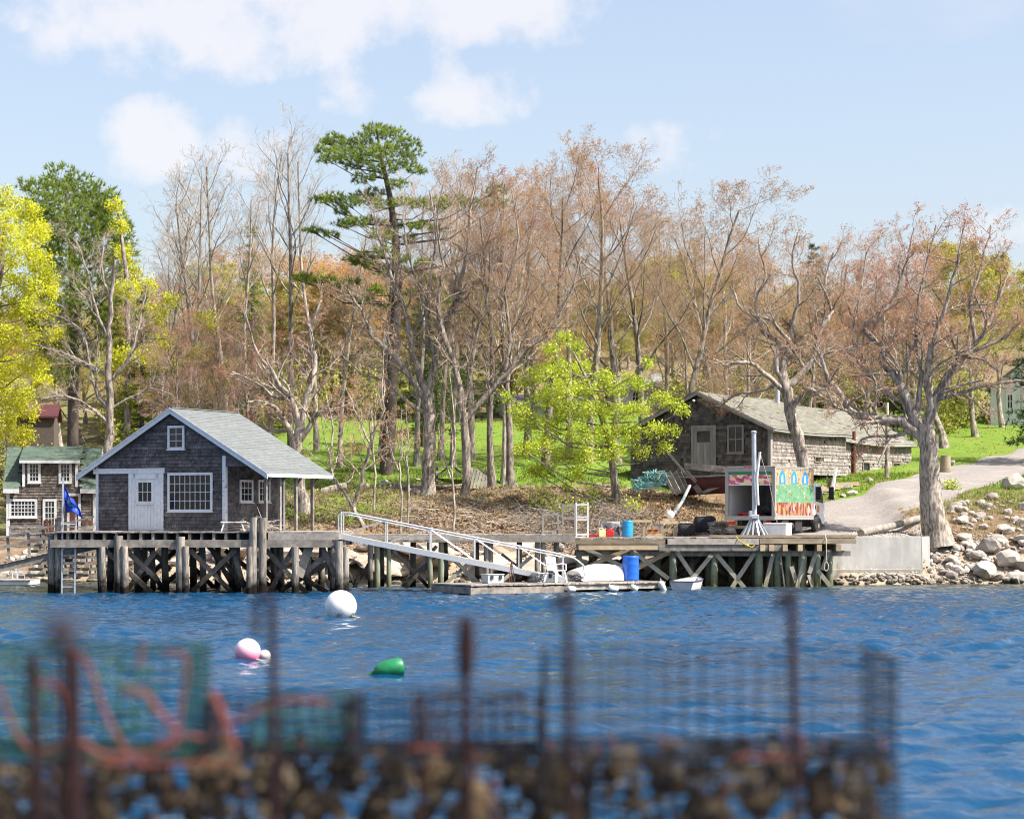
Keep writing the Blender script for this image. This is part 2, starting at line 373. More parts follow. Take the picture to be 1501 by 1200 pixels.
# ------------------------------------------------------------------ terrain, road, water
PROF = {
    'centre': [(60, -2.5), (86, -1.3), (89, -.55), (91, .0), (92.2, .7), (94, 1.45), (96, 2.4), (98.5, 3.15), (104, 3.9), (110, 4.85), (125, 6.25), (150, 8.9), (175, 12), (200, 17.5), (222, 21.5), (260, 27), (430, 34), (900, 36)],
    'road':   [(60, -2.5), (86, -1.4), (89.5, -.5), (91.0, .5), (91.55, 1.7), (91.9, 1.86), (96, 2.0), (99, 2.5), (103, 3.45), (106, 4.02), (110, 4.5), (114, 4.8), (125, 6.2), (150, 9.2), (175, 12), (200, 17), (222, 20.5), (260, 26), (430, 34), (900, 36)],
    'wall':   [(60, -2.5), (86, -1.4), (88.7, -.25), (89.4, .30), (90.15, .62), (90.3, 1.75), (90.6, 1.85), (94, 2.0), (98, 2.4), (103, 3.45), (106, 4.05), (110, 4.55), (114, 4.85), (125, 6.2), (150, 9.4), (175, 12), (200, 17), (222, 20.5), (260, 26), (430, 34), (900, 36)],
    'rocks':  [(60, -2.5), (86, -1.4), (89, -.5), (91, .05), (92.2, .6), (94, 1.75), (97, 2.6), (102, 3.6), (106, 4.2), (110, 4.65), (114, 4.95), (125, 6.2), (150, 9.5), (175, 12), (200, 16.5), (222, 19.5), (260, 25), (430, 34), (900, 36)],
    'left':   [(60, -2.5), (90, -1.3), (95, -.1), (97, .45), (104, 1.0), (112, 1.3), (124, 1.7), (135, 3.6), (150, 6.5), (175, 11), (200, 16), (222, 19.5), (260, 26), (430, 34), (900, 36)],
}
def prof(k, y): a = np.array(PROF[k]); return np.interp(y, a[:, 0], a[:, 1])
def sstep(a, b, x): t = np.clip((x - a) / (b - a), 0, 1); return t * t * (3 - 2 * t)
def ground(x, y):
    x, y = np.asarray(x, float), np.asarray(y, float)
    z = prof('left', y)
    z = z + (prof('centre', y) - z) * sstep(-18.5, -13.5, x)
    z = z + (prof('road', y) - z) * sstep(4.2, 8.2, x + .0 * y)
    z = z + (prof('wall', y - 1.0 * np.clip((x - 12.6) / 3.6, 0, 1) * (1 - sstep(93, 97, y))) - z) * sstep(12.3, 12.8, x)
    z = z + (prof('rocks', y) - z) * sstep(15.9, 16.9, x)
    amp = .05 + .14 * sstep(92, 96, y) * (1 - sstep(8, 10, x) * (1 - sstep(16, 18, x)) * (1 - sstep(104, 108, y)))
    amp = amp * (1 - .8 * sstep(7, 9, x) * (1 - sstep(104, 140, y) * .3))
    z = z + amp * (np.sin(.9 * x + 1.3) * np.sin(.75 * y + .4) + .5 * np.sin(2.3 * x + .7 * y) * np.sin(1.9 * y - .6 * x))
    return z
def gz(x, y): return float(ground(x, y))

def lines(*seg):
    r = []
    for a, b, d in seg: r.append(np.arange(a, b, d))
    return np.concatenate(r)
gx = lines((-900, -200, 100), (-200, -60, 10), (-60, -32, 2), (-32, 40, .4), (40, 70, 2), (70, 200, 10), (200, 901, 100))
gy = lines((60, 86, 4), (86, 89, .5), (89, 106, .22), (106, 130, .6), (130, 200, 2.5), (200, 430, 10), (430, 901, 60))
GX, GY = np.meshgrid(gx, gy)
GZ = ground(GX, GY)
nx_, ny_ = len(gx), len(gy)
idx = np.arange(nx_ * ny_).reshape(ny_, nx_)
quads = np.stack((idx[:-1, :-1], idx[:-1, 1:], idx[1:, 1:], idx[1:, :-1]), -1).reshape(-1, 4)

def terrain_material():
    m = bpy.data.materials.new('terrain'); m.use_nodes = True
    N, L = m.node_tree.nodes, m.node_tree.links
    b = N['Principled BSDF']; b.inputs['Roughness'].default_value = .95; b.inputs['Specular IOR Level'].default_value = .15
    t = N.new('ShaderNodeTexCoord')
    a = N.new('ShaderNodeAttribute'); a.attribute_name = 'w'
    s = N.new('ShaderNodeSeparateColor'); L.new(a.outputs['Color'], s.inputs[0])
    def noise(sc, d=6, r=.6):
        n = N.new('ShaderNodeTexNoise'); n.inputs['Scale'].default_value = sc; n.inputs['Detail'].default_value = d; n.inputs['Roughness'].default_value = r
        L.new(t.outputs['Object'], n.inputs['Vector']); return n.outputs['Fac']
    def mixc(f, c1, c2):
        x = N.new('ShaderNodeMix'); x.data_type = 'RGBA'
        if isinstance(f, float): x.inputs['Factor'].default_value = f
        else: L.new(f, x.inputs['Factor'])
        for k, c in (('A', c1), ('B', c2)):
            if isinstance(c, tuple): x.inputs[k].default_value = (*c, 1)
            else: L.new(c, x.inputs[k])
        return x.outputs['Result']
    def rng_(f, lo, hi):
        r = N.new('ShaderNodeMapRange'); L.new(f, r.inputs[0]); r.inputs[1].default_value, r.inputs[2].default_value = lo, hi; return r.outputs[0]
    def edge(w, n, amt):
        q = N.new('ShaderNodeMath'); q.operation = 'MULTIPLY_ADD'; L.new(n, q.inputs[0]); q.inputs[1].default_value = amt; L.new(w, q.inputs[2])
        return rng_(q.outputs[0], .35 + amt * .5, .65 + amt * .5)
    nb, nm, nf = noise(.35), noise(2.2), noise(16, 8, .7)
    litter = mixc(rng_(nf, .3, .7), (.27, .185, .12), (.13, .09, .06))
    litter = mixc(rng_(nm, .5, .7), litter, (.33, .25, .15))
    grass = mixc(rng_(nm, .35, .65), (.12, .205, .026), (.16, .235, .032))
    grass = mixc(rng_(nb, .5, .75), grass, (.19, .215, .045))
    gravel = mixc(rng_(nf, .3, .7), (.40, .365, .33), (.25, .225, .205))
    sand = mixc(rng_(nm, .35, .65), (.42, .335, .24), (.28, .22, .16))
    col = mixc(edge(s.outputs[0], nm, .9), litter, grass)
    col = mixc(edge(s.outputs[1], nm, .5), col, gravel)
    col = mixc(edge(s.outputs[2], nm, .5), col, sand)
    L.new(col, b.inputs['Base Color'])
    bp = N.new('ShaderNodeBump'); bp.inputs['Strength'].default_value = .7; bp.inputs['Distance'].default_value = .06
    L.new(nf, bp.inputs['Height']); L.new(bp.outputs[0], b.inputs['Normal'])
    MATS['terrain'] = m
terrain_material()
def weights(x, y, z):
    g = sstep(103, 107, y) * .98
    g = np.maximum(g, sstep(94.5, 97, y) * sstep(-15, -11, x) * (1 - sstep(-6.5, -1.5, x)) * .62)
    g = np.maximum(g, sstep(96, 99, y) * sstep(-6, -3, x) * (1 - sstep(2, 6, x)) * .42)
    g = np.maximum(g, sstep(93, 95, y) * sstep(15, 17, x) * (1 - sstep(24, 28, x)) * (.18 + .34 * sstep(97, 100, y)))
    g = np.maximum(g, sstep(100, 103, y) * sstep(9, 12, x) * .8)
    g = np.where(y > 152 + 2 * np.sin(x * .35), np.minimum(g, .40), g)
    g = np.where(x < -15.5, np.where(y > 124, .45, .25), g)
    r = sstep(7.2, 8.2, x) * (1 - sstep(17, 18.5, x)) * sstep(90.2, 90.6, y) * (1 - sstep(96.0, 98.5, y))
    s = 1 - sstep(.75, 1.5, z)
    s = np.where(x < -14, 1 - sstep(.1, .5, z), s)
    return np.stack((g, r, s), -1)
me = np_mesh('ground', np.stack((GX, GY, GZ), -1).reshape(-1, 3), quads, mats=('terrain',), smooth=True)
ca = me.color_attributes.new('w', 'FLOAT_COLOR', 'POINT')
wv = weights(GX, GY, GZ).reshape(-1, 3)
ca.data.foreach_set('color', np.concatenate((wv, np.ones((len(wv), 1))), 1).astype(np.float32).ravel())
props(obj_of(me, 'ground'), 'wooded bank and green lawn rising from the rocky shore', kind='structure')

# gravel road climbing from the wharf
mat('gravel', (.29, .262, .24), (.19, .17, .155), 9, rough=.97, bump=.8, rnd=0, stain=(.6, (.36, .33, .30), .6), detail=9)
CL = np.array([(10.4, 91.95), (11.3, 94.5), (13.2, 97.5), (16.0, 100.6), (19.2, 105), (22.3, 111), (26.5, 119.5), (33, 130), (48, 142), (90, 160)], float)
tt = np.concatenate(([0], np.cumsum(np.linalg.norm(np.diff(CL, axis=0), axis=1))))
ss = np.arange(0, tt[-1], .5)
def cl_at(s_): return np.stack((np.interp(s_, tt, CL[:, 0]), np.interp(s_, tt, CL[:, 1])), -1)
k_ = 7
c0 = sum(cl_at(ss + d) for d in np.linspace(-2.5, 2.5, k_)) / k_
dv = np.gradient(c0, axis=0); dv /= np.linalg.norm(dv, axis=1)[:, None]
nv = np.stack((dv[:, 1], -dv[:, 0]), -1)
hw = np.interp(ss, [0, 4, 14, 60], [2.9, 2.7, 2.2, 2.1])
cross = np.linspace(-1, 1, 13)
RP = c0[:, None, :] + nv[:, None, :] * (hw[:, None] * cross[None] + .22 * np.sin(ss * 1.1)[:, None] * np.abs(cross)[None])[..., None]
RZ = ground(RP[..., 0], RP[..., 1]) + .035 * (1 - cross ** 4)[None] + .012 + .02 * np.sin(cross * 6)[None]
ri = np.arange(len(ss) * 13).reshape(len(ss), 13)
rq = np.stack((ri[:-1, :-1], ri[:-1, 1:], ri[1:, 1:], ri[1:, :-1]), -1).reshape(-1, 4)
me = np_mesh('gravel_road', np.concatenate((RP, RZ[..., None]), -1).reshape(-1, 3), rq, mats=('gravel',), smooth=True)
props(obj_of(me, 'gravel_road'), 'grey gravel road climbing from the wharf', kind='structure')
def on_road(x, y, pad=.2):
    d = np.min(np.hypot(np.asarray(x)[..., None] - c0[:, 0], np.asarray(y)[..., None] - c0[:, 1]) - hw - pad, -1)
    return d < 0

# water: wind chop as real waves, fine ripples as relief
def water_material():
    m = bpy.data.materials.new('sea'); m.use_nodes = True
    N, L = m.node_tree.nodes, m.node_tree.links
    b = N['Principled BSDF']
    b.inputs['Roughness'].default_value = .06; b.inputs['IOR'].default_value = 1.333
    t = N.new('ShaderNodeTexCoord')
    g = N.new('ShaderNodeNewGeometry'); sp = N.new('ShaderNodeSeparateXYZ'); L.new(g.outputs['Position'], sp.inputs[0])
    sh = N.new('ShaderNodeMapRange'); L.new(sp.outputs[1], sh.inputs[0]); sh.inputs[1].default_value, sh.inputs[2].default_value = 77, 91   # the bottom shows through in the shallows
    mx = N.new('ShaderNodeMix'); mx.data_type = 'RGBA'; L.new(sh.outputs[0], mx.inputs['Factor'])
    mx.inputs['A'].default_value = (.003, .044, .108, 1); mx.inputs['B'].default_value = (.045, .055, .035, 1)
    L.new(mx.outputs['Result'], b.inputs['Base Color'])
    mp_ = N.new('ShaderNodeMapping'); mp_.inputs['Scale'].default_value = (1, 1.7, 1); L.new(t.outputs['Object'], mp_.inputs[0])
    hs = None
    for sc_, am in ((2.6, 1.0), (7.5, .42), (17, .16)):
        n = N.new('ShaderNodeTexNoise'); n.inputs['Scale'].default_value = sc_; n.inputs['Detail'].default_value = 3; L.new(mp_.outputs[0], n.inputs['Vector'])
        q = N.new('ShaderNodeMath'); q.operation = 'MULTIPLY'; L.new(n.outputs['Fac'], q.inputs[0]); q.inputs[1].default_value = am
        if hs is None: hs = q.outputs[0]
        else:
            z = N.new('ShaderNodeMath'); z.operation = 'ADD'; L.new(hs, z.inputs[0]); L.new(q.outputs[0], z.inputs[1]); hs = z.outputs[0]
    bp = N.new('ShaderNodeBump'); bp.inputs['Strength'].default_value = 1.0; bp.inputs['Distance'].default_value = .03
    L.new(hs, bp.inputs['Height']); L.new(bp.outputs[0], b.inputs['Normal'])
    MATS['sea'] = m
water_material()
wx = lines((-900, -100, 100), (-100, -25, 5), (-24, 24.1, .14), (25, 101, 5), (200, 901, 100))
wy = lines((-300, -20, 40), (-20, 12, 4), (12, 40, .09), (40, 97, .14), (98, 111, 4))
WX, WY = np.meshgrid(wx, wy)
WZ = np.zeros_like(WX)
r2 = np.random.default_rng(3)
for lam in np.geomspace(.25, 1.45, 58):
    th = math.radians(-62) + r2.normal(0, .5)
    kk = 2 * math.pi / lam
    A = .0098 * lam
    ph = kk * (WX * math.cos(th) + WY * math.sin(th)) + r2.uniform(0, 6.28)
    w_ = np.sin(ph)
    WZ += A * (w_ - .35 * np.cos(2 * ph))
calm = 1 - .6 * sstep(74, 92, WY)
gust = .75 + .35 * np.sin(WX * .13 + WY * .21) * np.sin(WY * .11 - WX * .05 + 1)
fade = sstep(-24, -21, WX) * (1 - sstep(21, 24, WX)) * sstep(10, 14, WY)
WZ *= calm * gust * fade
wi = np.arange(WX.size).reshape(WX.shape)
wq = np.stack((wi[:-1, :-1], wi[:-1, 1:], wi[1:, 1:], wi[1:, :-1]), -1).reshape(-1, 4)
me = np_mesh('water', np.stack((WX, WY, WZ), -1).reshape(-1, 3), wq, mats=('sea',), smooth=True)
props(obj_of(me, 'water'), 'choppy deep blue harbour water', kind='structure')

# ------------------------------------------------------------------ rocks
import bmesh
def rock_mesh(seed, sub=2, flat=.7):
    bm = bmesh.new(); bmesh.ops.create_icosphere(bm, subdivisions=sub, radius=1.0)
    r = np.random.default_rng(seed)
    cut = [(r.normal(size=3), r.uniform(.55, .85)) for _ in range(9)]
    for v in bm.verts:
        p = np.array(v.co)
        for n, d in cut:
            n = n / np.linalg.norm(n); e = p @ n - d
            if e > 0: p = p - n * e * .92
        p = p * (1 + .05 * r.normal()) * np.array((1, .85, flat))
        v.co = p
    me = bpy.data.meshes.new('boulder'); bm.to_mesh(me); bm.free()
    me.materials.append(MATS['rock'])
    return me
ROCKS = [rock_mesh(s, 2, .55 + .05 * (s % 5)) for s in range(12)]
LEDGES = []
for s in range(5):
    m_ = rock_mesh(50 + s, 3, .34); m_.materials.clear(); m_.materials.append(MATS['ledge']); LEDGES.append(m_)
def rock(mesh, x, y, size, name='boulder', sink=.25, zz=None, **kw):
    o = bpy.data.objects.new(name, mesh); COL.objects.link(o)
    r = size / 2
    o.scale = (r * random.uniform(.85, 1.25), r * random.uniform(.8, 1.1), r * random.uniform(.8, 1.15))
    o.rotation_euler = (random.uniform(-.3, .3), random.uniform(-.3, .3), random.uniform(0, 6.28))
    o.location = (x, y, (gz(x, y) if zz is None else zz) + r * (.6 - sink))
    return props(o, kw.get('label'), kw.get('cat', 'boulder'), kw.get('group'))
# big pale boulders right of the concrete wall, placed on the slope under their pixels
def slope_hit(u, v):
    Y = np.arange(86, 140, .05); X = (u - U0) * Y / FPX
    d = ground(X, Y) - (CAM_Z + (V0 - v) * Y / FPX)
    k = np.argmax(d > 0); return float(X[k]), float(Y[k])
big = [(1412, 787, 26), (1450, 800, 44), (1425, 800, 26), (1478, 820, 48), (1445, 835, 52), (1395, 820, 26), (1500, 828, 40), (1472, 775, 28), (1498, 765, 22), (1466, 797, 26), (1499, 790, 30), (1420, 770, 22),
       (1408, 745, 24), (1437, 737, 20), (1488, 707, 46), (1455, 727, 26), (1490, 845, 34), (1408, 838, 24), (1385, 838, 20), (1430, 815, 24), (1402, 803, 18), (1372, 820, 20), (1462, 845, 26), (1380, 795, 20), (1441, 771, 20), (1425, 752, 16), (1500, 742, 24), (1478, 750, 18)]
for i, (u, v, s) in enumerate(big):
    x, y = slope_hit(u, v + s * .2)
    rock(ROCKS[i % 12], x, y, s * y / FPX * 1.0, label='large pale boulder on the rocky slope beside the concrete wall', group='large boulders on the slope')
for i in range(255):
    u, v = random.uniform(1340, 1515), random.uniform(728, 857)
    if v < 735 + max(0, (1400 - u)) * 1.2: continue
    x, y = slope_hit(u, v)
    if x < 16.6 and y < 91.6: continue
    rock(ROCKS[i % 12], x, y, random.uniform(.2, .36) * random.choice((1, 1, 1.9)), 'stone', label='smaller grey stone among the boulders beside the concrete wall', group='small stones on the slope', cat='stone')
for i in range(150):
    u, v = random.uniform(1222, 1380), random.uniform(839, 858)
    x, y = slope_hit(u, v)
    if y > 89.5 + np.clip((x - 12.6) / 3.6, 0, 1.2): continue
    rock(ROCKS[i % 12], x, y, random.uniform(.14, .36), 'shore_stone', label='stone at the water edge below the concrete wall', group='stones below the wall', cat='stone')
# shore ledges and stones under the piers
for i, (x, y, s) in enumerate([(-5.2, 91.6, 2.6), (-3.2, 92.0, 3.0), (-1.0, 91.7, 2.4), (.9, 91.5, 2.6), (2.4, 91.9, 2.2), (-7.0, 92.2, 2.4), (-9.2, 92.4, 2.4), (-11.5, 92.8, 2.4), (-13.5, 93.6, 2.2), (4.4, 91.6, 2.2), (-4.3, 93.2, 2.2), (-.2, 93, 2.4)]):
    rock(LEDGES[i % 5], x, y, s, 'shore_ledge', .35, label='tan ledge of bare rock on the shore behind the pier pilings', group='ledges behind the pier', cat='rock')
for i in range(95):
    x, y = random.uniform(-16, 6), random.uniform(90.2, 94)
    rock(ROCKS[i % 12], x, y, random.uniform(.25, .8), 'beach_stone', label='stone lying on the shore behind the pier pilings', group='stones behind the pier', cat='stone')
for i in range(90):
    x, y = random.uniform(-22, -14.5), random.uniform(93.5, 101)
    rock(ROCKS[i % 12], x, y, random.uniform(.25, .9), 'cove_stone', label='dark stone on the cove shore under the footbridge', group='stones under the footbridge', cat='stone')
# pebbles
def pebble_field(name, pts, sizes, label):
    base = np.array([(1, 0, 0), (-1, 0, 0), (0, 1, 0), (0, -1, 0), (0, 0, .7), (0, 0, -.7)])
    F = np.array([(0, 2, 4), (2, 1, 4), (1, 3, 4), (3, 0, 4), (2, 0, 5), (1, 2, 5), (3, 1, 5), (0, 3, 5)])
    n = len(pts); a = rng.uniform(0, 6.28, n)
    B = base[None] * (sizes[:, None, None] * rng.uniform(.6, 1.2, (n, 6, 1)))
    V = np.empty_like(B); c, s = np.cos(a)[:, None], np.sin(a)[:, None]
    V[..., 0] = c * B[..., 0] - s * B[..., 1]; V[..., 1] = s * B[..., 0] + c * B[..., 1]; V[..., 2] = B[..., 2]
    V += pts[:, None]
    T = (F[None] + 6 * np.arange(n)[:, None, None]).reshape(-1, 3)
    me = np_mesh(name, V.reshape(-1, 3), None, T, ('pebble',), tint=np.repeat(rng.uniform(.55, 1.6, n), 8))
    return props(obj_of(me, name), label, kind='stuff')
n = 7000
x = rng.uniform(-17, 27, n); y = rng.uniform(89.8, 94.5, n); keep = ~((x > 2.5) & (x < 16.2) & (y > 90.2)); x, y = x[keep], y[keep]
keep = ground(x, y) < 2.2; x, y = x[keep], y[keep]
pebble_field('shore_pebbles', np.stack((x, y, ground(x, y) + .01), -1), rng.uniform(.025, .10, len(x)), 'loose pebbles along the waterline')
n = 2600
x = rng.uniform(12.9, 18.2, n); y = rng.uniform(90.3, 95, n); keep = ~on_road(x, y, -.3); x, y = x[keep], y[keep]
pebble_field('crushed_stone', np.stack((x, y, ground(x, y) + .01), -1), rng.uniform(.03, .09, len(x)), 'crushed grey stone behind the concrete wall')
# ------------------------------------------------------------------ vegetation
def tubes_np(polys, sides, lump=0.0):
    """list of (pts Nx3, rad N) -> verts, quads (grouped by N, built in one go)"""
    by = {}
    for p, r in polys: by.setdefault(len(p), []).append((p, r))
    VV, QQ, off = [], [], 0
    for N, lst in by.items():
        Pn = np.array([p for p, _ in lst]); R = np.array([r for _, r in lst]); B = len(lst)
        T = np.empty_like(Pn); T[:, 1:-1] = Pn[:, 2:] - Pn[:, :-2]; T[:, 0] = Pn[:, 1] - Pn[:, 0]; T[:, -1] = Pn[:, -1] - Pn[:, -2]
        T /= np.linalg.norm(T, axis=-1, keepdims=True) + 1e-9
        ref = np.where(np.abs(T[:, :1, 2:3]) < .8, np.array((0, 0, 1.)), np.array((1., 0, 0)))
        A = np.cross(T, ref); A /= np.linalg.norm(A, axis=-1, keepdims=True) + 1e-9
        Bn = np.cross(T, A)
        an = 2 * np.pi * np.arange(sides) / sides
        LR = 1 + lump * np.random.default_rng(N + B).normal(0, 1, (B, N, sides)) if lump else np.ones((B, N, sides))
        V = Pn[:, :, None] + (R[:, :, None] * LR)[..., None] * (np.cos(an)[:, None] * A[:, :, None] + np.sin(an)[:, None] * Bn[:, :, None])
        ix = np.arange(B * N * sides).reshape(B, N, sides) + off
        a, b = ix[:, :-1], ix[:, 1:]
        QQ.append(np.stack((a, np.roll(a, -1, 2), np.roll(b, -1, 2), b), -1).reshape(-1, 4)); VV.append(V.reshape(-1, 3)); off += V.size // 3
    return np.concatenate(VV), np.concatenate(QQ)
def unit(v): return v / (np.linalg.norm(v) + 1e-9)
UP = np.array((0, 0, 1.))
class Tree:
    def __init__(s, seed): s.r = np.random.default_rng(seed); s.lev = {i: [] for i in range(6)}; s.tips = []
    def grow(s, p, d, L, rad, lev, q):
        n = q['seg'][lev]; st = L / n; w = q['wander'][lev]; tr = q['trop'][lev]
        pts, ds = [p], [d]
        for i in range(n):
            d = unit(d + s.r.normal(0, w, 3) + UP * tr)
            p = p + d * st; pts.append(p); ds.append(d)
        tip = q['tip'][lev]
        R = rad * (1 - (1 - tip) * np.linspace(0, 1, n + 1) ** .9)
        if lev == 0:
            R[0] *= 1.35
        s.limb(np.array(pts), R, ds, lev, q, L)
    def limb(s, pts, R, ds, lev, q, L, start=None, count=None):
        s.lev[lev].append((pts, R))
        n = len(pts) - 1
        if lev >= q['max']:
            s.tips.append(pts); return
        nc = q['n'][lev] if count is None else count
        t0 = q['start'][lev] if start is None else start
        az = s.r.uniform(0, 6.28)
        for k in range(nc):
            t = t0 + (1 - t0) * (k + s.r.uniform(0, 1)) / nc
            x = min(t * n, n - 1e-3); i = int(x); f = x - i
            pp = pts[i] * (1 - f) + pts[i + 1] * f; rr = R[i] * (1 - f) + R[i + 1] * f
            dd = unit(np.asarray(ds[min(i + 1, len(ds) - 1)]))
            az += 2.4 + s.r.normal(0, .35)
            a = np.cross(dd, UP if abs(dd[2]) < .9 else np.array((1., 0, 0))); a = unit(a); b = np.cross(dd, a)
            an = math.radians(q['ang'][lev]) * s.r.uniform(.7, 1.25)
            cd = unit(dd * math.cos(an) + (a * math.cos(az) + b * math.sin(az)) * math.sin(an))
            cl_ = L * q['ratio'][lev] * (1 - q['short'][lev] * (t - t0) / (1 - t0 + 1e-6)) * s.r.uniform(.7, 1.2)
            s.grow(pp, cd, cl_, max(rr * q['rr'][lev], q['rmin']), lev + 1, q)
    def meshes(s, name, bark, twig, bud=None, nbud=2, bsize=.035, solid=2, jit=.03):
        lo = [(l, x) for l in range(solid + 1) for x in s.lev[l]]
        VV, QQ, off = [], [], 0
        for l in range(solid + 1):
            if s.lev[l]:
                v, qd = tubes_np(s.lev[l], (12, 7, 5, 4)[min(l, 3)], (.07, .05, 0, 0)[min(l, 3)]); VV.append(v); QQ.append(qd + off); off += len(v)
        mt = np_mesh(name + '_trunk', np.concatenate(VV), np.concatenate(QQ), mats=(bark,), smooth=True)
        VV, QQ, off = [], [], 0
        for l in range(solid + 1, 6):
            if s.lev[l]:
                v, qd = tubes_np(s.lev[l], 3); VV.append(v); QQ.append(qd + off); off += len(v)
        V, Q = np.concatenate(VV), np.concatenate(QQ); mi = np.zeros(len(Q), int)
        if bud and nbud:
            tp = np.array([t[-1] for t in s.tips] + [t[len(t) // 2] for t in s.tips]); 
            c = np.repeat(tp, nbud, 0) + s.r.normal(0, jit, (len(tp) * nbud, 3))
            v, qd = leaf_quads(c, s.r.uniform(.6, 1.4, len(c)) * bsize, s.r)
            Q = np.concatenate((Q, qd + len(V))); V = np.concatenate((V, v)); mi = np.concatenate((mi, np.ones(len(qd), int)))
        mc = np_mesh(name + '_crown', V, Q, mats=(twig,) + ((bud,) if bud else ()), mi=mi)
        return mt, mc
def leaf_quads(c, size, r, droop=0.0, aspect=.7):
    n = len(c)
    a = r.normal(size=(n, 3)); a[:, 2] *= (1 - droop); a /= np.linalg.norm(a, axis=1, keepdims=True)
    b = np.cross(a, r.normal(size=(n, 3))); b /= np.linalg.norm(b, axis=1, keepdims=True) + 1e-9
    a, b = a * size[:, None], b * (size * aspect)[:, None]
    V = np.stack((c - a, c + b * .9 - a * .1, c + a, c - b * .9 - a * .1), 1).reshape(-1, 3)
    return V, np.arange(4 * n).reshape(n, 4)

WOODS = dict(max=4, seg=(9, 6, 5, 4, 2), wander=(.045, .13, .16, .2, .2), trop=(.03, .09, .07, .05, .03), tip=(.22, .25, .3, .4, .5), n=(13, 7, 7, 6), start=(.36, .25, .2, .15),
             ang=(42, 42, 42, 42), ratio=(.38, .5, .5, .5), short=(.45, .4, .35, .3), rr=(.5, .55, .55, .6), rmin=.0055)
SLIM = dict(WOODS, n=(12, 6, 6, 5), start=(.5, .2, .2, .15), ratio=(.26, .5, .5, .5), ang=(34, 38, 40, 40))
SPREAD = dict(WOODS, n=(10, 8, 7, 6), start=(.24, .2, .2, .15), ratio=(.55, .5, .48, .5), ang=(55, 46, 45, 45), wander=(.09, .2, .22, .25, .25), short=(.35, .35, .3, .3))
VARS = {}
def variant(key, seed, q, h, r0, bark, twig, bud, nbud=2, bsize=.035, jit=.03):
    t = Tree(seed); t.grow(np.zeros(3) - UP * .3, UP.copy(), h, r0, 0, q)
    VARS[key] = t.meshes(key, bark, twig, bud, nbud, bsize, 2, jit); VARS[key] += (max(v.co.z for v in VARS[key][1].vertices),)
variant('w1', 101, WOODS, 14, .20, 'bark', 'twig', 'bud', 2, .023)
variant('w2', 102, WOODS, 14, .19, 'bark_pale', 'twig', 'bud', 2, .024)
variant('w3', 103, WOODS, 14, .21, 'bark', 'twig', 'bud_red', 2, .025)
variant('w4', 104, SLIM, 15, .17, 'bark_pale', 'twig_pale', 'bud', 1, .02)
variant('w5', 105, SLIM, 15, .15, 'bark_pale', 'twig_pale', None)
variant('w6', 106, SPREAD, 12, .24, 'bark_pale', 'twig', 'bud', 2, .032)
variant('w7', 107, SPREAD, 12, .22, 'bark', 'twig', 'bud_red', 2, .032)
variant('w8', 108, WOODS, 14, .18, 'bark_pale', 'twig', 'bud_olive', 5, .055, .1)
variant('h1', 110, SPREAD, 12, .2, 'bark', 'twig', 'bud', 3, .06, .1)
variant('h2', 111, WOODS, 12, .2, 'bark_pale', 'twig', 'bud_red', 3, .055, .1)
variant('w9', 109, SLIM, 16, .20, 'bark', 'twig_pale', None)
ADJ = {'w1': 'dark-barked, rusty-budded', 'w2': 'pale-barked, rusty-budded', 'w3': 'dark-barked, red-budded', 'w4': 'slim pale-barked, sparsely budded', 'w5': 'slim pale-barked leafless', 'w6': 'spreading pale-barked, rusty-budded', 'w7': 'spreading dark-barked, red-budded', 'w8': 'olive-leafing', 'w9': 'slim dark-barked leafless', 'h1': 'spreading orange-budded', 'h2': 'upright red-budded'}
def place(key, x, y, h, label, group=None, rz=None, name='bare_tree', lean=0.0, wide=1.0):
    mt, mc, h0 = VARS[key]
    z = gz(x, y)
    e = thing(name, label, 'tree', (x, y, z), random.uniform(0, 6.28) if rz is None else rz, group)
    s = h / h0; e.scale = (s * wide * 1.15, s * wide * 1.15, s); e.rotation_euler[0] = lean
    obj_of(mt, 'trunk', e); obj_of(mc, 'crown', e)
    return e
def place_px(key, u, vb, vt, Y, label, group=None, **k):
    x = px_x(u, Y); z = gz(x, Y)
    return place(key, x, Y, px_z(vt, Y) - z, label, group, **k)

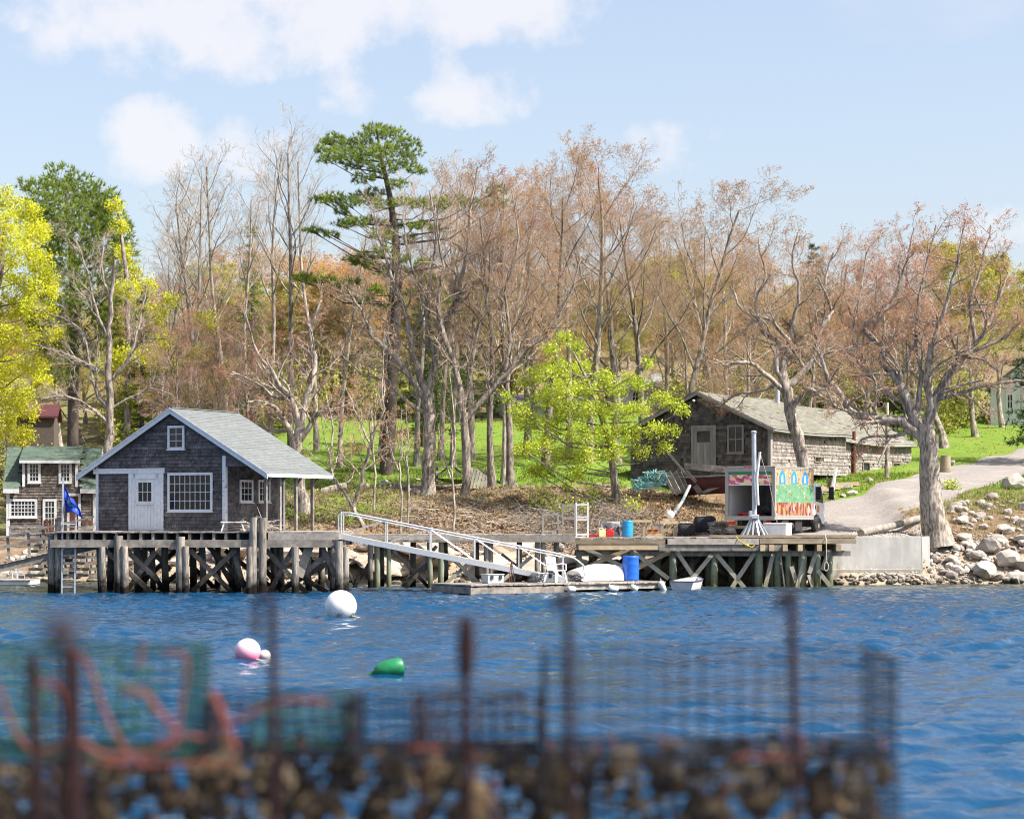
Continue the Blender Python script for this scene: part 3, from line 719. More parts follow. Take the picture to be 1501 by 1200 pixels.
# -- trees with limbs read off the photograph; distance = where the trunk meets the bank
HERO = dict(WOODS, n=(0, 9, 7, 7), wander=(.05, .12, .2, .24, .25), trop=(.02, .06, .07, .06, .03), ratio=(.4, .42, .52, .5), start=(.3, .12, .15, .1), ang=(45, 50, 48, 46), rmin=.006)
def hero(name, label, Y, trunk, limbs, seed, bark='bark_pale', twig='twig', bud='bud', nbud=2, bsize=.027, q=HERO, spread=1.2, jit=.035):
    t = Tree(seed); base = P(trunk[0][0], trunk[0][1], Y)
    base[2] = min(base[2], gz(base[0], Y)) - .1
    def poly(lst, dy):
        n = len(lst); ps = []
        for i, (u, v, r_) in enumerate(lst):
            f = i / max(1, n - 1); ps.append(P(u, v, Y + dy * f ** 1.2))
        ps = np.array(ps); rs = np.array([x[2] for x in lst])
        k = np.linspace(0, n - 1, (n - 1) * 3 + 1); i0 = np.minimum(k.astype(int), n - 2); f = (k - i0)[:, None]
        pm = np.vstack((2 * ps[0] - ps[1], ps, 2 * ps[-1] - ps[-2]))
        a, b, c, d = pm[i0], pm[i0 + 1], pm[i0 + 2], pm[i0 + 3]
        pts = .5 * (2 * b + (c - a) * f + (2 * a - 5 * b + 4 * c - d) * f ** 2 + (3 * b - a - 3 * c + d) * f ** 3)
        rr = rs[i0] * (1 - f[:, 0]) + rs[i0 + 1] * f[:, 0]
        if n > 2: pts[1:-1] += t.r.normal(0, .03, (len(pts) - 2, 3))
        return pts, rr
    tp, tr = poly(trunk, 0); tp[0, 2] = base[2]; tr[0] *= 1.15
    ds = list(np.gradient(tp, axis=0)); t.limb(tp, tr, ds, 0, dict(q, n=(0, 0, 0, 0)), 1, count=0)
    for k, l in enumerate(limbs):
        dy = l[1] if len(l) > 1 and isinstance(l[1], (int, float)) else t.r.uniform(-spread, spread)
        pts, rr = poly(l[0], dy)
        L = float(np.sum(np.linalg.norm(np.diff(pts, axis=0), axis=1)))
        ds = list(np.gradient(pts, axis=0))
        t.limb(pts, rr, ds, 1, q, min(L * 1.0, 5.0), start=.18, count=max(5, int(L * 1.9)))
    root = np.array((base[0], base[1], gz(base[0], base[1])))
    for l in t.lev: t.lev[l] = [(p - root, r_) for p, r_ in t.lev[l]]
    t.tips = [p - root for p in t.tips]
    mt, mc = t.meshes(name, bark, twig, bud, nbud, bsize, 2, jit)
    e = thing(name, label, 'tree', tuple(root)); obj_of(mt, 'trunk', e); obj_of(mc, 'crown', e)
    return e, t, root
hero('gnarled_tree', 'big gnarled tree with thick swollen trunk beside the concrete wall and boulders', 93.6,
     [(1376, 792, .62), (1368, 760, .50), (1364, 715, .41), (1362, 670, .39), (1358, 640, .40), (1352, 622, .34)],
     [([(1356, 632, .25), (1370, 590, .22), (1388, 557, .2), (1412, 520, .17), (1438, 492, .12), (1458, 452, .08), (1478, 400, .05)],),
      ([(1352, 634, .25), (1334, 603, .23), (1325, 572, .2), (1309, 548, .17), (1293, 528, .15), (1294, 506, .13), (1275, 494, .11), (1268, 476, .1), (1292, 462, .08), (1312, 430, .07), (1330, 380, .05), (1340, 335, .03)],),
      ([(1350, 640, .22), (1322, 618, .2), (1282, 612, .18), (1250, 606, .15), (1234, 580, .12), (1216, 556, .1), (1204, 525, .07), (1188, 505, .04)],),
      ([(1366, 600, .14), (1358, 552, .12), (1368, 500, .10), (1384, 450, .08), (1402, 390, .05), (1412, 335, .03)],),
      ([(1376, 585, .11), (1418, 572, .09), (1462, 560, .07), (1510, 560, .04)],),
      ([(1345, 612, .13), (1350, 545, .1), (1342, 480, .08), (1352, 410, .05), (1372, 330, .03)],),
      ([(1430, 500, .1), (1422, 445, .08), (1440, 385, .05), (1452, 330, .03)],),
      ([(1412, 520, .1), (1462, 500, .07), (1500, 470, .05), (1520, 430, .03)],),
      ([(1334, 600, .1), (1300, 575, .08), (1268, 545, .06), (1250, 500, .05), (1258, 440, .04), (1270, 370, .03)],),
      ([(1352, 625, .1), (1310, 640, .07), (1275, 640, .05), (1250, 655, .03)],)], 21, bud='bud_red', nbud=2, bsize=.03)
e_, t_, r_ = None, None, None
hero('crooked_tree', 'crooked pale tree leaning in front of the long shingled shed', 99.5,
     [(1184, 712, .30), (1176, 670, .27), (1164, 625, .25), (1157, 590, .24), (1150, 565, .24)],
     [([(1150, 566, .2), (1148, 535, .18), (1158, 500, .16), (1162, 470, .15)],),
      ([(1148, 560, .14), (1136, 535, .12), (1142, 505, .1), (1118, 485, .09), (1108, 445, .07), (1122, 405, .05), (1112, 350, .03)],),
      ([(1152, 570, .18), (1178, 545, .16), (1196, 520, .14), (1200, 490, .12), (1218, 455, .1), (1208, 420, .07), (1222, 370, .04)],),
      ([(1150, 575, .12), (1118, 545, .1), (1092, 530, .08), (1062, 535, .05), (1035, 520, .03)],),
      ([(1160, 600, .13), (1176, 575, .11), (1188, 570, .09), (1210, 585, .06), (1240, 590, .04)],),
      ([(1158, 500, .1), (1130, 470, .08), (1090, 455, .06), (1070, 420, .04)],),
      ([(1162, 475, .09), (1172, 430, .07), (1160, 385, .05), (1170, 340, .03)],),
      ([(1150, 560, .1), (1110, 572, .07), (1075, 580, .05), (1050, 600, .03)],)], 22, bud='bud', nbud=2)
hero('shore_tree', 'crooked tree with low twisting limbs behind the shingled wharf house porch', 97.5,
     [(446, 742, .30), (438, 700, .25), (434, 660, .24), (440, 628, .22)],
     [([(438, 660, .15), (424, 630, .14), (408, 602, .1), (388, 588, .07), (360, 590, .04)],),
      ([(440, 645, .14), (456, 622, .12), (468, 604, .1), (500, 598, .06), (530, 585, .03)],),
      ([(440, 628, .18), (430, 590, .14), (412, 566, .11), (396, 540, .08), (372, 505, .05), (360, 460, .03)],),
      ([(440, 628, .18), (450, 580, .14), (462, 540, .11), (455, 490, .08), (470, 440, .05)],),
      ([(425, 630, .09), (400, 632, .07), (372, 620, .05), (350, 625, .03)],),
      ([(432, 590, .1), (400, 580, .07), (372, 560, .05), (340, 545, .03)],)], 23, bud='bud_red', nbud=2)
hero('tall_tree', 'tall forked tree with grey trunk beside the picnic table', 103,
     [(626, 724, .36), (628, 690, .28), (630, 640, .26), (630, 600, .25), (624, 570, .24)],
     [([(628, 590, .17), (604, 556, .15), (578, 520, .12), (548, 495, .09), (530, 455, .07), (505, 420, .04)],),
      ([(626, 575, .22), (640, 530, .19), (650, 480, .16), (672, 430, .13), (686, 370, .1), (690, 310, .06), (700, 245, .03)],),
      ([(624, 572, .17), (606, 520, .14), (596, 460, .11), (575, 410, .08), (560, 360, .05), (548, 310, .03)],),
      ([(640, 530, .12), (626, 480, .1), (630, 420, .08), (640, 350, .05), (630, 280, .03)],),
      ([(630, 610, .1), (600, 590, .09), (565, 560, .07), (530, 545, .05), (500, 520, .03)],),
      ([(650, 480, .09), (625, 440, .07), (600, 380, .05), (590, 320, .03)],),
      ([(672, 430, .09), (710, 400, .07), (735, 340, .05), (740, 270, .03)],)], 24, bud='bud', nbud=1)
hero('slender_tree', 'slender dark forked tree growing at the edge of the leaf littered bank', 101.5,
     [(683, 740, .27), (683, 710, .20), (682, 650, .18), (680, 605, .17)],
     [([(680, 608, .15), (672, 560, .14), (655, 505, .12), (640, 450, .09), (650, 390, .06), (640, 330, .04), (650, 270, .02)],),
      ([(682, 615, .14), (705, 588, .13), (736, 556, .12), (762, 520, .1), (795, 490, .07), (830, 440, .05), (850, 380, .03)],),
      ([(736, 556, .09), (748, 500, .08), (740, 430, .06), (760, 350, .04), (750, 280, .02)],),
      ([(680, 605, .1), (690, 550, .09), (700, 480, .07), (716, 420, .05), (720, 350, .03)],)], 25, bark='bark', bud='bud', nbud=1)
hero('budding_tree', 'bare spreading tree with pale fine twigs behind the two cottages', 108,
     [(160, 668, .22), (161, 620, .18), (160, 560, .16), (160, 500, .13), (162, 440, .1), (168, 380, .06)],
     [([(160, 600, .12), (140, 570, .1), (130, 530, .08), (122, 490, .06), (100, 470, .04), (70, 460, .03)],),
      ([(158, 550, .1), (120, 530, .07), (85, 515, .05), (45, 505, .03)],),
      ([(160, 500, .09), (140, 450, .07), (128, 400, .05), (110, 350, .03)],),
      ([(162, 560, .1), (190, 520, .07), (205, 470, .05), (215, 420, .03)],),
      ([(160, 620, .1), (130, 595, .07), (95, 580, .05), (60, 585, .03)],),
      ([(161, 600, .09), (195, 580, .07), (225, 570, .05), (255, 580, .03)],),
      ([(162, 440, .08), (150, 400, .06), (152, 350, .03)],)], 26, twig='twig_pale', bud='bud', nbud=1, bsize=.022)
SAP = dict(HERO, n=(0, 5, 5, 4), max=4, rmin=.005)
hero('crooked_sapling', 'crooked forked sapling arching over the top of the aluminium gangway', 95.5,
     [(545, 790, .12), (528, 762, .10), (517, 740, .09)],
     [([(517, 742, .085), (505, 720, .075), (488, 698, .065), (484, 670, .05), (488, 630, .04), (478, 580, .03)],),
      ([(517, 742, .085), (528, 715, .08), (532, 690, .075), (541, 665, .07), (545, 640, .06), (562, 600, .045), (560, 540, .03), (570, 480, .02)],),
      ([(543, 650, .05), (530, 625, .04), (520, 600, .03), (505, 560, .02)],),
      ([(488, 680, .04), (510, 670, .03), (525, 655, .02)],)], 27, bud='bud', nbud=2, q=SAP)
for i, (u, v0_, v1_, Y, sd) in enumerate([(548, 748, 560, 98, 31), (586, 775, 600, 95, 32), (597, 770, 590, 95.5, 33), (664, 790, 540, 95, 34)]):
    t0 = [(u, v0_, .05), (u + 2, v0_ - 50, .045), (u - 2, v0_ - 100, .04)]
    hero('thin_sapling', 'thin bare sapling standing on the bank behind the gangway', Y, t0,
         [([(u - 2, v0_ - 98, .04), (u + 3, (v0_ + v1_) / 2 - 30, .03), (u + 6 - 4 * i, v1_, .015)],), ([(u, v0_ - 80, .03), (u - 14, v0_ - 120, .02), (u - 20, v0_ - 160, .012)],)], sd, bud='bud', nbud=2, q=dict(SAP, n=(0, 4, 4, 3)))[0]['group'] = 'saplings behind the gangway'

# -- tall bare trees along the wood edge
G1 = 'grey-brown budding trees along the edge of the lawn'
LB1 = 'tall grey-trunked tree with rusty buds at the edge of the lawn'
for u, vb, vt, Y, k, wd in [(497, 0, 300, 112, 'w4', .9), (560, 0, 250, 118, 'w9', .9), (611, 0, 240, 113, 'w4', .9), (645, 0, 215, 116, 'w5', .9), (664, 0, 260, 113, 'w4', .9), (722, 0, 245, 103.5, 'w1', .85), (738, 0, 250, 107, 'w2', .8),
                            (748, 0, 225, 104.5, 'w3', .9), (800, 0, 218, 112, 'w1', 1), (862, 0, 205, 114, 'w2', 1.05), (905, 0, 215, 117, 'w3', 1), (950, 0, 245, 114, 'w1', 1.0), (1005, 0, 240, 116, 'w2', 1.05), (975, 0, 300, 119, 'w4', 1),
                            (835, 0, 235, 120, 'w4', 1), (690, 0, 225, 118, 'w2', 1), (772, 0, 240, 119, 'w3', 1)]:
    place_px(k, u, vb, vt, Y, 'tall ' + ADJ[k] + ' tree at the edge of the lawn', G1, wide=wd)
G2 = 'bare grey trees behind the wharf house'
for u, vt, Y, k, wd in [(428, 148, 113, 'w9', .85), (395, 190, 120, 'w5', .9), (262, 225, 120, 'w5', .95), (300, 215, 124, 'w9', .95), (335, 205, 122, 'w5', .9), (362, 250, 118, 'w4', .9), (465, 200, 124, 'w5', .9), (240, 260, 128, 'w4', 1), (318, 400, 112, 'w7', 1), (285, 430, 110, 'w7', 1), (375, 420, 109, 'w7', .9), (250, 455, 108, 'w3', 1), (345, 450, 107, 'w7', .8), (225, 330, 132, 'w4', 1)]:
    place_px(k, u, 0, vt, Y, ADJ[k] + ' tree rising behind the wharf house roof', G2, wide=wd)
G3 = 'rusty budding trees behind the old shed'
for u, vt, Y, k, wd in [(1075, 330, 122, 'w6', 1.1), (1110, 320, 128, 'w3', 1), (1150, 335, 130, 'w6', 1.1), (1210, 340, 132, 'w1', 1.1), (1250, 335, 128, 'w7', 1.1), (1045, 300, 124, 'w2', 1.1), (1290, 330, 130, 'w7', 1.1), (1340, 315, 132, 'w3', 1.1), (1385, 320, 128, 'w7', 1.2), (1430, 345, 134, 'w8', 1.2), (1470, 365, 140, 'w8', 1.2), (1180, 400, 120, 'w6', 1), (1320, 400, 122, 'w7', 1), (1090, 420, 117, 'w6', .9), (1010, 420, 118, 'w6', .9)]:
    place_px(k, u, 0, vt, Y, ADJ[k] + ' tree behind the long shed', G3, wide=wd)
# -- the wood on the hill behind: two ranks of trees one can still tell apart
G4, LB4 = 'trees of the wood on the hill', 'brown budding tree in the wood beyond the lawn'
keys = ['h1', 'w8', 'w8', 'h1', 'w7', 'w8', 'w8', 'h2', 'w6', 'w8']
i = 0
for Y, n, hmin, hmax, vmin in [(156, 30, 9.5, 12.5, 0), (166, 28, 10, 13, 0), (178, 26, 10, 13.5, 0), (193, 24, 10, 14, 0), (212, 22, 11, 14, 0)]:
    for k in range(n):
        u = -60 + 1640 * (k + random.uniform(.1, .9)) / n
        yy = Y + random.uniform(-4, 4); x = px_x(u, yy)
        top = 395 + 25 * math.sin(u * .01) + random.uniform(-20, 45)
        if u < 220: top = 430 + random.uniform(0, 60)
        if u > 1060: top = 435 + random.uniform(-10, 40)
        h = px_z(top, yy) - gz(x, yy)
        if abs(u - 1480) < 70 and yy < 175: continue
        place(keys[(i * 7 + k) % len(keys)], x, yy, min(max(h, 6), 17), ADJ[keys[(i * 7 + k) % len(keys)]] + ' tree in the wood beyond the lawn', G4, wide=random.uniform(1.15, 1.5)); i += 1

# -- leafy shrubs and conifers
def leaf_object(name, parts, label, cat, root, group=None):
    e = thing(name, label, cat, tuple(root), 0, group)
    for nm, me in parts: obj_of(me, nm, e)
    return e
def shrub(name, x, y, w, h, mname, n, size, label, group=None, seed=0, stems=7, z=None, fill=.55):
    r = np.random.default_rng(seed); z0 = gz(x, y) if z is None else z
    polys, cs = [], []
    for k in range(stems * 4):
        a = r.uniform(0, 6.28); rr = math.sqrt(r.uniform(0.02, 1)); tip = np.array((math.cos(a) * rr * w / 2, math.sin(a) * rr * w / 2, h * (1 - .55 * rr ** 2) * r.uniform(.7, 1.0)))
        b = np.array((r.normal(0, w * .04), r.normal(0, w * .04), -.1)); md = (b + tip) / 2 + np.array((tip[0], tip[1], -tip[2] * .1)) * .15 + r.normal(0, .05, 3)
        polys.append((np.array([b, md, tip]), np.array((.03, .02, .006)) * (h / 2.5) ** .5))
        m_ = n // (stems * 4); f = r.uniform(fill * .3, 1, m_)[:, None]
        cs.append(np.where(f < .5, b + (md - b) * f * 2, md + (tip - md) * (f * 2 - 1)) + r.normal(0, .10 * w ** .5, (m_, 3)) * (0.5 + f))
    v, qd = tubes_np(polys, 4); mt = np_mesh(name + '_stems', v, qd, mats=('bark',))
    c = np.concatenate(cs); c = c[c[:, 2] > .02]
    v, qd = leaf_quads(c, r.uniform(.6, 1.35, len(c)) * size, r)
    mc = np_mesh(name + '_leaves', v, qd, mats=(mname,), tint=r.uniform(.65, 1.3, len(qd)))
    return leaf_object(name, [('stem', mt), ('foliage', mc)], label, 'shrub', (x, y, z0), group)
def needles(c, d, size, r, k=9, spread=.75):
    """tufts of needle blades: k thin triangles about direction d at each centre c"""
    n = len(c); C_ = np.repeat(c, k, 0); D = np.repeat(d, k, 0) + r.normal(0, spread, (n * k, 3)); D /= np.linalg.norm(D, axis=1, keepdims=True)
    S = np.repeat(size, k)[:, None] * r.uniform(.6, 1.2, (n * k, 1))
    w = np.cross(D, r.normal(size=D.shape)); w /= np.linalg.norm(w, axis=1, keepdims=True) + 1e-9
    V = np.stack((C_ - w * S * .075, C_ + w * S * .075, C_ + D * S), 1).reshape(-1, 3)
    return V, np.arange(3 * n * k).reshape(-1, 3)
def spruce(name, x, y, h, w, label, seed, mname='needle_dark', group=None, bare=.08, dens=1.0):
    r = np.random.default_rng(seed); z0 = gz(x, y)
    polys = [(np.array([(0, 0, -.3), (0, 0, h * .5), (0, 0, h)]), np.array((h * .013 + .04, h * .008 + .02, .01)))]
    C_, D = [], []
    nl = int(h * 3.2 * dens)
    for i in range(nl):
        t = bare + (1 - bare) * (i + r.uniform(0, 1)) / nl; zz = h * t; L = w / 2 * (1 - t) ** .8 * r.uniform(.7, 1.15) + .12
        for a in r.uniform(0, 6.28, 5):
            d = np.array((math.cos(a), math.sin(a), r.uniform(-.28, .12))); p0 = np.array((0, 0, zz)); p1 = p0 + d * L; pm = p0 + d * L * .5 + np.array((0, 0, .08 * L))
            polys.append((np.array([p0, pm, p1]), np.array((.025, .018, .006))))
            m = max(3, int(L * 7)); f = np.sqrt(r.uniform(.05, 1, m))[:, None]
            C_.append(p0 + (p1 - p0) * f + r.normal(0, .07 + .05 * L, (m, 3)) * np.array((1, 1, .5))); D.append(np.tile(d * .9 + np.array((0, 0, .15)), (m, 1)))
    C_, D = np.concatenate(C_), np.concatenate(D)
    v, qd = tubes_np(polys, 4); mt = np_mesh(name + '_trunk', v, qd, mats=('bark_pine',))
    v, td = needles(C_, D, r.uniform(.2, .36, len(C_)), r, 8)
    mc = np_mesh(name + '_crown', v, None, td, mats=(mname,), tint=np.repeat(r.uniform(.6, 1.35, len(C_)), 8))
    return leaf_object(name, [('trunk', mt), ('crown', mc)], label, 'tree', (x, y, z0), group)
def clump_tree(name, label, Y, trunk, clumps, seed, mname, bark, tuft=.38, per=52, k=9, dy=1.6, ntuft=True, lsize=.1, base_from=.25, flat=.4):
    """trunk polyline and foliage clumps (u, v, radius px) given in the picture, distance from the trunk's foot"""
    r = np.random.default_rng(seed); root = P(trunk[0][0], trunk[0][1], Y); root[2] = gz(root[0], Y)
    tp = np.array([P(u, v, Y) for u, v, _ in trunk]); tr = np.array([q[2] for q in trunk]); tp[0, 2] = root[2] - .2
    ki = np.linspace(0, len(tp) - 1, len(tp) * 6); tr = np.interp(ki, np.arange(len(tp)), tr); tp = np.stack([np.interp(ki, np.arange(len(tp)), tp[:, c_]) for c_ in range(3)], -1)
    polys = {0: [(tp - root, tr)], 1: []}; C_, D, Lf = [], [], []
    for (u, v, rp) in clumps:
        yy = Y + r.uniform(-dy, dy); c = P(u, v, yy); R = rp * Y / FPX * (1.15 if ntuft else 1)
        d2 = np.abs(tp[:, 2] - (c[2] - .35 * np.linalg.norm(c[:2] - tp[0, :2]))); j = int(np.argmin(d2)); s = tp[j]
        m = (s + c) / 2 + np.array((0, 0, -.12 * np.linalg.norm(c - s))) + r.normal(0, .08, 3)
        r0 = min(max(.011 * np.linalg.norm(c - s) + .012, .02), tr[j] * .6)
        polys[1].append((np.array([s, m, c]) - root, np.array((r0, r0 * .6, .012))))
        n = int(per * (rp / 28) ** 2) + 8
        o = r.normal(size=(n, 3)); o /= np.linalg.norm(o, axis=1, keepdims=True); o *= (r.uniform(.15, 1, (n, 1)) ** .5) * R * np.array((1, 1, flat))
        C_.append(c + o - root); dd = o / (R + 1e-6) + np.array((0, 0, .55)); D.append(dd)
        for _ in range(5):
            e = c + o[r.integers(n)]; polys[1].append((np.array([m * .3 + c * .7, (c + e) / 2 + r.normal(0, .04, 3), e]) - root, np.array((r0 * .4, .012, .005))))
    C_, D = np.concatenate(C_), np.concatenate(D)
    v1, q1 = tubes_np(polys[0], 9); v2, q2 = tubes_np(polys[1], 5)
    mt = np_mesh(name + '_trunk', np.concatenate((v1, v2)), np.concatenate((q1, q2 + len(v1))), mats=(bark,), smooth=True)
    if ntuft:
        v, td = needles(C_, D, r.uniform(.7, 1.2, len(C_)) * tuft, r, k, .6)
        mc = np_mesh(name + '_crown', v, None, td, mats=(mname,), tint=np.repeat(r.uniform(.6, 1.35, len(C_)), k))
    else:
        C2 = np.repeat(C_, k, 0) + r.normal(0, lsize * 2.2, (len(C_) * k, 3))
        v, qd = leaf_quads(C2, r.uniform(.6, 1.3, len(C2)) * lsize, r)
        mc = np_mesh(name + '_crown', v, qd, mats=(mname,), tint=np.repeat(r.uniform(.7, 1.2, len(C_)), k) * r.uniform(.75, 1.2, len(qd)))
    return leaf_object(name, [('trunk', mt), ('crown', mc)], label, 'tree', tuple(root))
clump_tree('white_pine', 'tall pine with flat tiers of green needles rising over the bare trees', 109,
           [(566, 694, .36), (572, 600, .31), (578, 500, .27), (582, 420, .23), (580, 350, .19), (572, 290, .14), (560, 235, .09), (552, 190, .04)],
           [(552, 190, 20), (572, 196, 22), (592, 212, 22), (532, 205, 20), (604, 226, 16), (565, 222, 24), (540, 228, 26), (514, 214, 20), (492, 206, 18), (478, 208, 12), (500, 228, 24), (478, 234, 14), (522, 240, 22), (585, 240, 20), (560, 250, 20),
            (470, 293, 12), (488, 292, 18), (508, 298, 20), (528, 292, 18), (545, 284, 18), (500, 310, 12), (560, 300, 18), (590, 296, 16), (615, 298, 18), (520, 326, 18), (500, 330, 14), (545, 326, 14), (455, 338, 10), (470, 340, 8), (486, 345, 10),
            (640, 300, 20), (668, 296, 20), (700, 300, 18), (728, 280, 16), (735, 298, 14), (742, 340, 10), (610, 330, 16), (640, 335, 14), (545, 375, 16), (560, 366, 14), (530, 385, 16), (515, 380, 10), (548, 392, 14), (440, 408, 12), (458, 410, 14), (478, 412, 14), (500, 416, 14), (520, 414, 10), (450, 404, 8), (590, 380, 14), (620, 384, 12), (650, 440, 14), (600, 430, 14), (540, 440, 10), (575, 330, 18), (560, 345, 18), (595, 350, 16), (600, 400, 18), (570, 400, 18), (555, 425, 16), (585, 270, 16), (530, 262, 16), (630, 410, 14), (570, 450, 14), (475, 220, 14), (612, 250, 14)], 41, 'needle', 'bark_pine', tuft=.24, per=120, k=15)
clump_tree('dense_pine', 'dense dark green pine with rounded crown behind the green roofed cottage', 128,
           [(105, 640, .35), (108, 520, .3), (108, 400, .24), (100, 320, .14), (95, 265, .05)],
           [(88, 262, 24), (115, 275, 26), (65, 275, 20), (36, 272, 10), (140, 290, 26), (60, 300, 28), (95, 305, 32), (128, 318, 34), (160, 320, 26), (45, 320, 24), (75, 340, 32), (110, 355, 34), (150, 355, 34), (178, 345, 20), (90, 385, 32), (130, 395, 34), (168, 390, 26), (100, 425, 30), (140, 435, 30), (85, 460, 28), (170, 430, 22), (120, 470, 28), (65, 380, 22), (60, 430, 22), (155, 470, 24), (110, 510, 26), (90, 545, 22), (145, 520, 24), (178, 375, 22), (185, 410, 20), (160, 300, 20), (70, 500, 22), (60, 470, 20), (172, 460, 22), (180, 500, 22)], 42, 'needle', 'bark_pine', tuft=.34, per=125, flat=.9, dy=2.6, k=14)
clump_tree('yellow_maple', 'bright yellow-green maple in fresh leaf beside the green roofed cottage', 112,
           [(-45, 690, .34), (-40, 600, .3), (-25, 500, .25), (0, 400, .18), (10, 320, .08)],
           [(10, 290, 24), (-20, 300, 28), (35, 310, 26), (5, 330, 30), (50, 345, 26), (62, 335, 16), (-30, 350, 30), (25, 370, 32), (60, 385, 24), (72, 410, 16), (0, 400, 32), (40, 420, 30), (-30, 420, 32), (15, 450, 32), (55, 455, 26), (-15, 490, 32), (30, 495, 30), (10, 535, 32), (48, 535, 24), (-20, 560, 30), (20, 580, 30), (75, 425, 14), (0, 620, 28), (40, 600, 22), (-35, 610, 28), (75, 490, 16), (65, 560, 16), (30, 640, 20)], 43, 'leaf_yellow', 'bark', ntuft=False, per=62, k=20, lsize=.058, flat=.8, dy=2.0)
clump_tree('lime_tree', 'yellow-green young tree between the dark pine and the bare trees', 114,
           [(185, 640, .2), (188, 500, .16), (185, 400, .12), (170, 290, .05)],
           [(175, 330, 14), (180, 370, 16), (185, 425, 20), (300, 470, 20), (290, 520, 22), (320, 560, 22), (170, 300, 12), (195, 400, 16), (205, 440, 20), (190, 470, 20), (215, 420, 16), (230, 460, 18), (180, 520, 20), (240, 500, 20), (215, 520, 20), (255, 540, 20), (150, 540, 20), (250, 440, 12), (270, 580, 22), (200, 580, 22), (340, 540, 18)], 44, 'leaf_yellow', 'bark', ntuft=False, per=75, k=16, lsize=.06, flat=.85)
clump_tree('leafing_tree', 'small tree in bright lime green leaf beside the old shed gable', 98.2,
           [(906, 742, .23), (902, 715, .18), (898, 680, .16), (890, 640, .13), (878, 600, .1), (862, 560, .07), (840, 515, .03)],
           [(828, 495, 16), (845, 510, 16), (808, 512, 14), (818, 535, 22), (850, 540, 22), (790, 548, 20), (770, 560, 12), (825, 565, 26), (860, 568, 22), (885, 555, 18), (905, 570, 18), (920, 555, 12), (948, 530, 10), (940, 565, 18), (795, 585, 24), (835, 600, 26), (870, 600, 24), (905, 605, 24), (935, 600, 20), (965, 585, 16), (985, 592, 14), (1000, 602, 10), (760, 600, 18), (745, 582, 10), (775, 620, 24), (810, 630, 26), (850, 635, 26), (890, 635, 24), (925, 635, 22), (960, 630, 18), (985, 630, 12), (790, 655, 24), (825, 665, 24), (860, 668, 22), (900, 662, 20), (940, 660, 16), (975, 655, 12), (765, 660, 16), (800, 690, 18), (845, 695, 16), (780, 690, 14), (830, 715, 10)], 45, 'leaf_lime', 'bark', ntuft=False, per=62, k=15, lsize=.05, flat=.65, dy=1.5)
for i, (u, v, Y, h, w) in enumerate([(208, 425, 114.5, 0, 4.0), (1192, 355, 150, 0, 4.5), (640, 480, 140, 0, 4.4), (690, 480, 150, 0, 4.4), (370, 330, 135, 0, 3.4), (620, 430, 128, 0, 4.0), (1310, 545, 135, 0, 3.0), (1548, 250, 118, 0, 6.0), (300, 540, 145, 0, 4), (720, 520, 160, 0, 4)]):
    x = px_x(u, Y)
    spruce('spruce_tree', x, Y, px_z(v, Y) - gz(x, Y), w, ['dark spruce behind the wharf house gable', 'spruce tip standing above the trees behind the long shed', 'dark spruce in the wood behind the forked tree', 'dark spruce deep in the wood beyond the lawn', 'small evergreen among tall bare trees behind the wharf house', 'dark spruce close beside the tall pine trunk', 'small dark spruce behind the shed roof', 'spruce at the edge of the lawn by the white house', 'low spruce in the wood behind the wharf house ridge', 'spruce behind the bare trees beyond the lawn'][i], 60 + i, 'needle' if i in (0, 4) else 'needle_dark')
# undergrowth along the far edge of the lawn
for i in range(84):
    u = random.uniform(170, 1400); Y = random.uniform(152, 172)
    if abs(u - 778) < 30 or abs(u - 955) < 40: continue
    shrub('hedge_shrub', px_x(u, Y), Y, random.uniform(3.5, 6), random.uniform(2.2, 6.0), 'leaf_bush', 700, .14, 'olive green shrub along the far edge of the lawn', 'shrubs beyond the lawn', 200 + i)
for i, (u, Y, w, h, m) in enumerate([(1400, 140, 4.0, 2.2, 'leaf_bush'), (1425, 146, 5, 3.6, 'leaf_bush'), (1395, 147, 4.5, 4.4, 'leaf_bush'), (1372, 136, 3, 1.6, 'leaf_bush')]):
    shrub('lawn_shrub', px_x(u, Y), Y, w, h, m, 1500, .1, 'rounded green shrub on the lawn by the white house', 'shrubs by the white house', 300 + i)
for i, (u, Y, w, h) in enumerate([(40, 128, 4, 4.2), (75, 130, 4, 3.4), (110, 131, 3.5, 3.2), (150, 128, 3.2, 3.0), (20, 134, 5, 5), (190, 122, 3, 2.4), (230, 118, 2.5, 1.6)]):
    shrub('thicket_shrub', px_x(u, Y), Y, w, h, 'leaf_bush' if i % 3 else 'needle_dark', 1600, .1, 'dark green shrub crowding behind the green roofed cottage', 'shrubs behind the cottage', 320 + i)
for i, (u, Y, w, h) in enumerate([(815, 97.2, 1.6, 1.1), (850, 96.8, 1.4, .9), (790, 98.5, 1.6, 1.2), (925, 97.5, 1.2, .7), (868, 98, 1.3, 1.0), (1395, 104, 1.0, .5)]):
    shrub('bank_shrub', px_x(u, Y), Y, w, h, 'leaf_lime', 320, .055, 'low lime green shrub sprouting on the bank below the leafing tree', 'shrubs on the bank', 340 + i)

